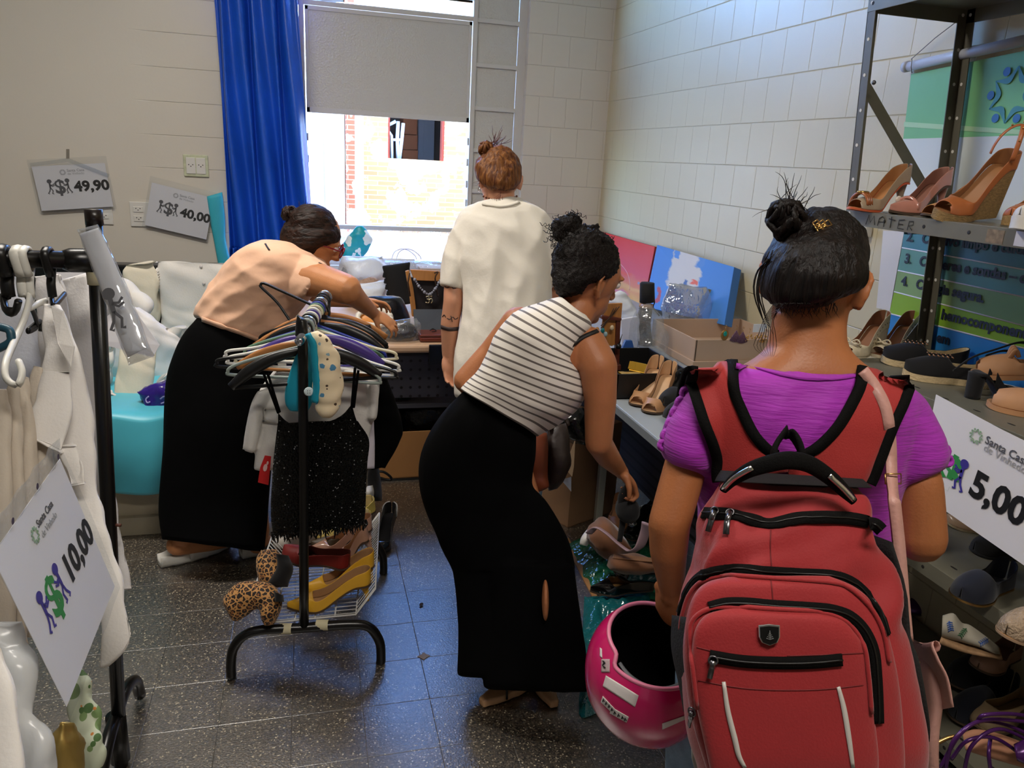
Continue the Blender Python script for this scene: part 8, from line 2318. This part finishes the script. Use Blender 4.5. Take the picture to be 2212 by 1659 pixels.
ns_, Mx, Ln, zf, wf = shoe('pump', 'pink patent pointed pump with a pearl button in the middle of the upper shelf', GS1, t1, t1 + Vector((.235, .045, 0)), leather('pink_patent', '#bb8171', .15, coat=.6), leather('brown_lining', '#8a5c4c', .5), L_SOLE, .085, tip='point', W=.084, back=.06)
bm = NB(); tube(bm, [Mx @ Vector((Ln * .70, .040 * math.cos(a), zf(.7) + .010 + .036 * math.sin(a))) for a in [math.pi * q / 10 for q in range(11)]], .005, 8, flat=.4); st_o = make('instep_strap', bm, MATS['pink_patent'], ns_)
bm = NB(); ellipsoid(bm, Mx @ Vector((Ln * .70, -.032, zf(.7) + .036)), ((.012, 0, 0), (0, .006, 0), (0, 0, .011)), 16, 8); make('pearl_button', bm, mat('pearl_white', '#d9cdbf', .15), st_o)
t1 = on(2022, 466, 1.80, z1_)
L_ORT = leather('orange_tan_leather', '#ad6437', .4)
ns_, Mx, Ln, zf, wf = shoe('wedge_sandal', 'orange tan wedge sandal with woven jute sole on the upper shelf', GS1, t1, t1 + Vector((.225, .035, .02)), L_ORT, leather('tan_lining', '#9a6a42', .5), L_JUTE, .115, hstyle='wedge', tip='round', W=.088, peep=True, roll=-.25, plat=.022, back=.05)
bm = NB(); tube(bm, [Mx @ Vector((Ln * (.10 + .16 * abs(math.cos(a))), .034 * math.cos(a), zf(.12) + .03 + .085 * math.sin(a))) for a in [math.pi * q / 14 for q in range(15)]], .0062, 8, flat=.4, smooth=30); make('ankle_strap', bm, L_ORT, ns_)
bm = NB()
for k in range(5):
    a = math.pi * (k + 1) / 6; ball(bm, Mx @ Vector((Ln * (.10 + .16 * abs(math.cos(a))), .034 * math.cos(a), zf(.12) + .038 + .085 * math.sin(a))), .003, 6, 4)
make('studs', bm, MATS['gold_metal'], ns_)
t1 = on(2000, 462, 1.90, z1_)
shoe('peep_toe_pump', 'second orange tan sandal half hidden behind the jute wedge', GS1, t1, t1 + Vector((.23, .05, 0)), leather('amber_leather', '#b8824c', .4), MATS['tan_lining'], L_SOLE, .05, tip='round', W=.08, peep=True)
t1 = on(2185, 452, 1.66, z1_)
shoe('wedge_sandal', 'jute wedge sandal cut by the right picture edge on the upper shelf', GS1, t1, t1 + Vector((.22, .05, 0)), L_ORT, MATS['tan_lining'], L_JUTE, .09, hstyle='wedge', W=.085, plat=.02)
t1 = on(2194, 496, 1.50, z1_)
shoe('trainer', 'white shoe at the right edge of the upper shelf', GS1, t1, t1 + Vector((.24, .02, 0)), L_WHT, L_WHT, L_WHT, 0, W=.09, plat=.03)
# ---------------- middle board
GS2 = 'shoes on the middle steel shelf'
z2_ = SH[2] + .001
for k, (x, y, lb) in enumerate(((1822, 772, 'cream perforated wedge with bow nearest the woman in purple'), (1888, 772, 'cream perforated wedge with bow standing to the right of its pair'))):
    tp_ = PZ(x, y, z2_)
    ns_, Mx, Ln, zf, wf = shoe('wedge_shoe', lb, GS2, tp_, tp_ + Vector((.215, .085, 0)), L_CRM, leather('brown_insole', '#8a5a3b', .5), L_CRM, .082, hstyle='wedge', W=.084, back=.062, peep=True, tip='round')
    bm = NB()
    for sg in (-1, 1): tube(bm, [Mx @ Vector((Ln * .86, 0, zf(.86) + .045)), Mx @ Vector((Ln * .84, sg * .018, zf(.86) + .055)), Mx @ Vector((Ln * .86, sg * .032, zf(.86) + .045)), Mx @ Vector((Ln * .88, sg * .016, zf(.86) + .042)), Mx @ Vector((Ln * .86, 0, zf(.86) + .045))], .0028, 6, smooth=16)
    tube(bm, [Mx @ Vector((Ln * .80, -.03, zf(.8) + .034)), Mx @ Vector((Ln * .80, 0, zf(.8) + .046)), Mx @ Vector((Ln * .80, .03, zf(.8) + .034))], .003, 6); make('bow', bm, L_CRM, ns_)
    bm = NB()
    for q in range(8):
        s = .12 + .055 * q
        for sg in (-1, 1): ball(bm, Mx @ Vector((s * Ln, sg * (wf(s) * 1.0 + .0015), zf(s) + .022)), .0017, 6, 4)
    make('perforations', bm, mat('perforation_brown', '#5a4029', .8), ns_)
for k, (a, c, lb) in enumerate((((1902, 782), (2105, 806), 'black fabric espadrille with lace holes, further back of the pair'), ((1948, 812), (2150, 838), 'black fabric espadrille with cream rope sole, nearer of the pair'))):
    tp_, hp_2 = PZ(a[0], a[1], z2_), PZ(c[0], c[1], z2_)
    hp_2 = tp_ + (hp_2 - tp_).normalized() * .255
    ns_, Mx, Ln, zf, wf = shoe('espadrille', lb, GS2, tp_, hp_2, L_BLKS, L_RUB, L_RUB, 0, W=.094, plat=.020, vamp=.058, back=.062, open_to=.46)
    bm = NB()
    for q in range(6):
        for sg in (-1, 1): tube(bm, [Mx @ Vector((Ln * (.50 + .05 * q), sg * .018, zf(.5) + .058)), Mx @ Vector((Ln * (.52 + .05 * q), sg * .013, zf(.5) + .062))], .002, 6)
    make('eyelets', bm, mat('copper_eyelet', '#c08a66', .3, metal=.8), ns_)
for k, (a, c, dz, lb) in enumerate((((2096, 812), (2262, 836), .045, 'tan open-toe mule resting on black straps at the right edge'), ((2130, 876), (2290, 910), .0, 'tan open-toe mule lying flat below the other mule'))):
    tp_ = PZ(a[0], a[1], z2_ + dz); hp_2 = PZ(c[0], c[1], z2_ + dz); hp_2 = tp_ + (hp_2 - tp_).normalized() * .24
    hp_2.z += .03 if k == 0 else 0
    ns_, Mx, Ln, zf, wf = shoe('mule', lb, GS2, tp_, hp_2, L_TAN, leather('tan_footbed', '#a87f5d', .6), L_TAN, 0, W=.092, plat=.014, vamp=.056, sling=True, peep=True, open_to=.5)
    bm = NB()
    for q in range(3): tube(bm, [Mx @ Vector((Ln * .62, -.02 + .02 * q, .06)), Mx @ Vector((Ln * .57, -.03 + .03 * q, .085)), Mx @ Vector((Ln * .53, -.02 + .02 * q, .065))], .006, 8, flat=.4, smooth=12)
    make('leather_knot', bm, L_TAN, ns_)
tp_ = PZ(2085, 862, z2_); ns_, Mx, Ln, zf, wf = shoe('sandal', 'black strappy block-heel sandal behind the tan mules', GS2, PZ(2205, 868, z2_), PZ(2090, 858, z2_), L_BLKS, L_BLKS, L_BLKS, .07, hstyle='block', W=.08, sling=True)
bm = NB(); tube(bm, [PY(x, y, 1.75) for x, y in ((2060, 800), (2100, 772), (2150, 755), (2200, 740), (2230, 745))], .007, 8, flat=.4, smooth=20); tube(bm, [PY(x, y, 1.75) for x, y in ((2130, 768), (2165, 758), (2190, 760))], .006, 8, flat=.4, smooth=12); make('strap', bm, L_BLKS, ns_)
# ---------------- lower board
GS3 = 'shoes on the lower steel shelf'
z3_ = SH[3] + .001
tp_ = PZ(2070, 1300, z3_); shoe('flat_shoe', 'navy suede round-toe shoe with gold piping on the lower shelf', GS3, tp_, tp_ + Vector((.215, .06, 0)), L_NAVY, L_NAVY, MATS['gold_metal'], 0, W=.10, vamp=.065, back=.07, tip='round', open_to=.5)
tp_ = PZ(2168, 1380, z3_); shoe('flat_shoe', 'gold knitted slip-on shoe at the right edge of the lower shelf', GS3, tp_, tp_ + Vector((.23, .03, 0)), mat('gold_knit', '#a89177', .55, bump=(160, .8), var=(60, .2)), L_TANI, L_TAUPE, 0, W=.098, vamp=.062, open_to=.5)
tp_ = PZ(2100, 1195, z3_); shoe('flat_shoe', 'dark shoe behind the navy one under the price sign', GS3, tp_, tp_ + Vector((.2, -.02, 0)), L_BLKS, L_BLKS, L_BLKS, 0, W=.09, vamp=.06)
tp_ = PZ(2040, 1130, z3_); shoe('flat_shoe', 'taupe patent shoe with snakeskin edge behind the elbow on the lower shelf', GS3, tp_, tp_ + Vector((.20, -.13, 0)), L_TAUPE, L_TAUPE, mat('snakeskin', '#a08e70', .5, var=(80, .4)), .02, W=.09)
# ---------------- bottom board
GS4 = 'shoes on the bottom steel shelf'
z4_ = SH[4] + .001
a = PZ(2162, 1420, .16); c = PZ(2035, 1392, .16)
t_ = thing('wedge_shoe', 'white wedge shoe printed with blue and green leaves near the floor', 'shoe', tuple(a), GS4)
bm = NB(); traced(bm, [(2036, 1330, 2034, 1376, 1.95, .03), (2060, 1326, 2058, 1382, 1.95, .04), (2078, 1348, 2084, 1386, 1.95, .04), (2098, 1356, 2112, 1392, 1.95, .042), (2130, 1380, 2140, 1402, 1.95, .04), (2158, 1400, 2160, 1410, 1.95, .02)], 22, 24); up2 = make('upper', bm, mat('white_canvas', '#938d7f', .8), t_)
bm = NB(); traced(bm, [(2034, 1374, 2028, 1390, 1.95, .035), (2070, 1382, 2072, 1398, 1.95, .042), (2120, 1394, 2130, 1406, 1.95, .045), (2162, 1408, 2164, 1416, 1.95, .03)], 16, 20, 3); make('cork_sole', bm, mat('cork', '#8d6d4d', .8, var=(90, .2)), t_)
tu = bvh_of(up2)
for cx__, cy__, an_, mm in ((2052, 1352, 80, mat('blue_leaf', '#2f4f8f', .7)), (2080, 1366, 130, mat('green_leaf', '#33613f', .7)), (2125, 1386, 150, MATS['blue_leaf'])):
    bm = NB(); a_ = math.radians(an_); dx, dy = math.cos(a_), math.sin(a_)
    strip(bm, drape(tu, [(cx__ - dx * 10, cy__ - dy * 10), (cx__, cy__), (cx__ + dx * 10, cy__ + dy * 10)], .002, 1.9), .0012, .0004)
    for q in range(-2, 3):
        for sg in (-1, 1): strip(bm, drape(tu, [(cx__ + dx * 4 * q, cy__ + dy * 4 * q), (cx__ + dx * (4 * q + 3) - dy * 6 * sg, cy__ + dy * (4 * q + 3) + dx * 6 * sg)], .002, 1.9), .0011, .0004)
    make('leaf_print', bm, mm, up2)
L_PUR = leather('purple_metallic', '#4b1f5e', .25, metal=.3)
def floor_shoe(name, label, px_t, px_h, zz, up_m, lin_m, hh=0.0, group=GS4, **k):
    tp_, hp_2 = PZ(px_t[0], px_t[1], zz), PZ(px_h[0], px_h[1], zz)
    L_ = (hp_2 - tp_).length
    hp_2 = tp_ + (hp_2 - tp_).normalized() * min(max(L_, .2), .255)
    return shoe(name, label, group, tp_, hp_2, up_m, lin_m, L_SOLE, hh, **k)
floor_shoe('sandal', 'purple metallic sandal lying behind the pink bag straps', (2000, 1330), (1900, 1290), z4_, L_PUR, L_BLKS, .05, sling=True)
floor_shoe('ankle_boot', 'black boot with tan sole lying under the leaf-print wedge', (2050, 1480), (2180, 1440), z4_ + .02, L_BLKS, L_BLKS, 0, W=.1, vamp=.08, back=.1, open_to=.4)
floor_shoe('ankle_boot', 'dark navy boot with a silver buckle lying lowest beside the pink bag', (2060, 1560), (2200, 1500), z4_ + .01, L_NAVY, L_BLKS, 0, W=.1, vamp=.08, back=.1, open_to=.4)
floor_shoe('pump', 'tan-soled dark shoe with pale insole below the leaf-print wedge', (2110, 1450), (2170, 1420), .20, leather('clay_leather', '#8d6a55', .5), leather('clay_lining', '#8a6550', .5), 0, W=.09)
floor_shoe('flat_shoe', 'olive flat shoe with cream edge near the right edge above the purple straps', (2110, 1575), (2240, 1520), z4_ + .05, leather('olive_leather', '#6c5a41', .5), leather('olive_lining', '#8a7250', .5), 0, W=.095)
ps = thing('strappy_sandal', 'purple strappy sandal with cord laces in the bottom right corner', 'shoe', tuple(PZ(2130, 1640, .1)), GS4)
bm = NB()
for pth in (((2040, 1670), (2060, 1600), (2110, 1560), (2170, 1565), (2230, 1590)), ((2030, 1660), (2075, 1585), (2130, 1555), (2230, 1560)), ((2055, 1640), (2090, 1600), (2150, 1595), (2220, 1640)), ((2080, 1680), (2100, 1610), (2160, 1575), (2240, 1610)), ((2140, 1590), (2136, 1630), (2142, 1680)), ((2110, 1560), (2125, 1545), (2180, 1542), (2230, 1548))):
    tube(bm, [P(x, y, 1.72 - .03 * math.sin(i * 1.3)) for i, (x, y) in enumerate(pth)], .0042, 8, smooth=24)
make('cord_straps', bm, L_PUR, ps)
bm = NB(); traced(bm, [(2080, 1590, 2085, 1615, 1.78, .03), (2110, 1582, 2120, 1625, 1.78, .04), (2160, 1590, 2165, 1640, 1.78, .04), (2220, 1610, 2225, 1660, 1.78, .03)], 14, 20); make('insole', bm, leather('peach_insole', '#a9775c', .5), ps)
bm = NB(); traced(bm, [(2190, 1610, 2196, 1640, 1.70, .02), (2215, 1600, 2220, 1650, 1.70, .03), (2250, 1600, 2255, 1650, 1.70, .03)], 10, 18); make('heel_cup', bm, L_PUR, ps)
bm = NB(); tube(bm, [P(x, y, 1.70) for x, y in ((1988, 1675), (1994, 1640), (2010, 1615), (2040, 1597), (2062, 1590))], .0045, 8, smooth=24); tag(make('gold_bangle', bm, MATS['gold_metal']), 'gold hoop strap curving up beside the pink shoulder bag', 'strap')
# ---------------- on the grey table
GT = 'shoes on the grey table'
for k, (x, y, lb) in enumerate(((1372, 880, 'nude leather peep-toe pump on the grey table, left of the pair'), (1400, 896, 'nude leather peep-toe pump on the grey table, right of the pair'))):
    tp_ = PZ(x, y, TZ); shoe('peep_toe_pump', lb, GT, tp_, tp_ + Vector((.155, .165, 0)), leather('caramel_leather', '#b5875f', .4), leather('caramel_lining', '#c9a27a', .5), L_SOLE, .085, tip='round', W=.082, peep=True, back=.06)
for k, (a, c, lb) in enumerate((((1432, 880), (1500, 850), 'black buckle sandal lying on its side beside the nude pumps'), ((1440, 908), (1520, 885), 'black sandal in front of its pair by the purple sleeve'))):
    tp_, hp_2 = PZ(a[0], a[1], TZ + .02), PZ(c[0], c[1], TZ + .02); ns_, Mx, Ln, zf, wf = shoe('sandal', lb, GT, tp_, tp_ + (hp_2 - tp_).normalized() * .23, L_BLKS, L_BLKS, L_BLKS, .03, hstyle='block', W=.088, vamp=.055, open_to=.55, back=.05)
    bm = NB(); tube(bm, [Mx @ Vector((Ln * .45, .036 * math.cos(q), zf(.45) + .02 + .075 * math.sin(q))) for q in [math.pi * i / 10 for i in range(11)]], .006, 8, flat=.4); make('buckle_strap', bm, L_BLKS, ns_)
# ---------------- heap on the floor
GH = 'shoes heaped on the floor'
floor_shoe('pump', 'black patent pointed flat lying on the green plastic bag', (1274, 1280), (1420, 1268), .05, L_BLK, leather('tan_inside', '#9a7748', .5), 0, GH, tip='point', W=.085)
floor_shoe('pump', 'black patent pointed flat tilted over its pair', (1324, 1236), (1440, 1272), .085, L_BLK, MATS['tan_inside'], 0.02, GH, tip='point', W=.085)
bs = thing('suede_boot', 'brown suede boot slumped on the green plastic bag', 'shoe', tuple(PZ(1310, 1205, 0)), GH)
bm = NB(); traced(bm, [(1264, 1165, 1276, 1176, 2.86, .03), (1272, 1145, 1300, 1200, 2.86, .07), (1296, 1120, 1330, 1208, 2.87, .09), (1318, 1122, 1352, 1200, 2.88, .08), (1340, 1150, 1372, 1198, 2.88, .06)], 24, 28); wrinkle(bm, .012, (14, 14, 14), 3.0); make('upper', bm, L_BRN, bs)
bm = NB(); tube(bm, [P(x, y, 2.74 - .02 * i) for i, (x, y) in enumerate(((1272, 1152), (1288, 1140), (1310, 1152), (1333, 1172), (1356, 1189), (1368, 1190), (1383, 1178), (1393, 1150), (1396, 1130)))], .017, 10, flat=.25, up=_r * .3 - _d, smooth=40); make('lilac_strap', bm, leather('dusty_lilac_leather', '#9a8088', .5), bs)
bm = NB(); traced(bm, [(1252, 1176, 1268, 1180, 2.9, .02), (1256, 1160, 1276, 1168, 2.9, .03), (1272, 1140, 1286, 1146, 2.92, .03), (1284, 1128, 1292, 1132, 2.92, .015)], 12, 18); make('white_sole', bm, L_WHT, bs)
b3_ = thing('suede_boot', 'second brown suede boot in front of the black patent flats', 'shoe', tuple(PZ(1360, 1238, 0)), GH)
bm = NB(); traced(bm, [(1311, 1222, 1318, 1232, 2.74, .03), (1320, 1202, 1340, 1238, 2.74, .06), (1350, 1198, 1370, 1240, 2.74, .07), (1384, 1200, 1398, 1236, 2.74, .07), (1412, 1206, 1424, 1230, 2.74, .05)], 22, 26); wrinkle(bm, .008, (12, 12, 12), 9.0); make('upper', bm, L_BRN, b3_)
bm = NB(); traced(bm, [(1326, 1196, 1420, 1206, 2.73, .02), (1322, 1206, 1424, 1216, 2.72, .04)], 8, 20); make('cuff', bm, mat('tan_suede', '#7f5430', .9, sheen=.3), b3_)
floor_shoe('pump', 'tan shoe standing toe-down at the top of the heap', (1330, 1150), (1338, 1105), .16, leather('tan_leather', '#9b6a40', .5), leather('peach_lining', '#b58560', .5), .03, GH, W=.085)
for k, (a, c, lb) in enumerate((((1352, 1168), (1392, 1140), 'black sandal with silver ornament behind the lilac strap'), ((1372, 1130), (1420, 1110), 'black strap shoe at the back of the heap beside the arm'), ((1400, 1150), (1450, 1128), 'dark grey shoe deep in the heap behind the forearm'))):
    ns_, Mx, Ln, zf, wf = floor_shoe('sandal', lb, a, c, .06, L_BLK if k < 2 else mat('charcoal_leather', '#262427', .5), L_BLKS, .04, GH, W=.085)
    bm = NB(); c_ = Mx @ Vector((Ln * .75, 0, .06)); ellipsoid(bm, c_, ((.018, 0, 0), (0, .016, 0), (0, 0, .012)), 14, 8); make('ornament', bm, M_SIL, ns_)
tp_ = HD3 + Vector((0, 0, -.02))
hs = thing('sandal', 'black strap sandal dangling from the hand of the woman in stripes', 'shoe', tuple(tp_))
bm = NB(); tube(bm, [tp_ + Vector((.0, 0, .02)), tp_ + Vector((-.02, .01, -.03)), tp_ + Vector((-.012, .01, -.10)), tp_ + Vector((-.02, .0, -.17))], [.012, .016, .011, .008], 10, flat=.5, smooth=20); make('strap', bm, L_BLKS, hs)
bm = NB(); ellipsoid(bm, tp_ + Vector((-.0, .01, -.07)), ((.035, 0, 0), (0, .05, 0), (0, 0, .04)), 16, 10); make('upper', bm, L_BLKS, hs)
# ---------------- plastic on the floor
def crumple(name, label, quad, m, z=.02, amp=.02, n=40, cat='bag', seed=1.0, sc=9):
    q = [PZ(x, y, .004) for x, y in quad]
    bm = NB(); g = []
    for j in range(n + 1):
        row = []
        for i in range(n + 1):
            u, v = i / n, j / n
            p = q[0].lerp(q[1], u).lerp(q[3].lerp(q[2], u), v)
            e = min(u, 1 - u, v, 1 - v) * 6
            k = 1 - abs(noise.noise(Vector((p.x * sc, p.y * sc, seed)))) * 2
            k2 = 1 - abs(noise.noise(Vector((p.x * sc * 3, p.y * sc * 3, seed + 4)))) * 2
            ex = .03 * noise.noise(Vector((u * 7, v * 7, seed + 9)))
            row.append(p + Vector((ex, ex, .004 + min(1, e) * (z + amp * k + amp * .4 * k2))))
        g.append(row)
    add_rings(bm, g, cap=False, closed=False); clampz(bm, .002)
    return tag(make(name, bm, m), label, cat)
M_GPL = film('green_film', '#3f9a70', .22, .14, 26, .45, '#2c8059'); M_TPL = film('teal_film', '#3a9aa0', .22, .14, 26, .45, '#1f7c82')
crumple('green_plastic_bag', 'crumpled green plastic bag spread under the heap of shoes', [(1226, 1176), (1420, 1100), (1450, 1300), (1285, 1285)], M_GPL, .015, .018)
crumple('teal_plastic_bag', 'crumpled teal plastic bag lying left of the pink helmet', [(1262, 1290), (1400, 1285), (1420, 1575), (1250, 1545)], M_TPL, .02, .03, seed=5)
bm = NB(); prism(bm, [PZ(1212, 1170, .003), PZ(1228, 1164, .003), PZ(1258, 1222, .003), PZ(1290, 1290, .003), PZ(1280, 1292, .003), PZ(1246, 1226, .003)], (0, 0, 1), .006); tag(make('cardboard_sheet', bm, M_CARD, None, smooth=False), 'strip of cardboard on the floor at the edge of the green plastic', 'cardboard')
bm = NB(); c = PZ(910, 1307, .003); ellipsoid(bm, c + Vector((0, 0, .003)), ((.005, .010, 0), (.006, -.003, 0), (0, 0, .003)), 8, 6); tag(make('dry_leaf', bm, mat('leaf_brown', '#5b4a44', .8)), 'tiny dry leaf on the blue-lit floor tiles', 'leaf')
bm = NB(); c = PZ(915, 1418, .001); poly = [c + Vector((math.cos(a) * r_, math.sin(a) * r_, 0)) for a, r_ in ((0, .022), (.7, .014), (1.4, .02), (2.2, .012), (3.0, .02), (3.8, .013), (4.6, .018), (5.5, .012))]; prism(bm, poly, (0, 0, 1), .0012); tag(make('floor_patch', bm, mat('patch_grey', '#8b7f7c', .8), None, smooth=False), 'grey blotch where four floor tiles meet', 'stain')
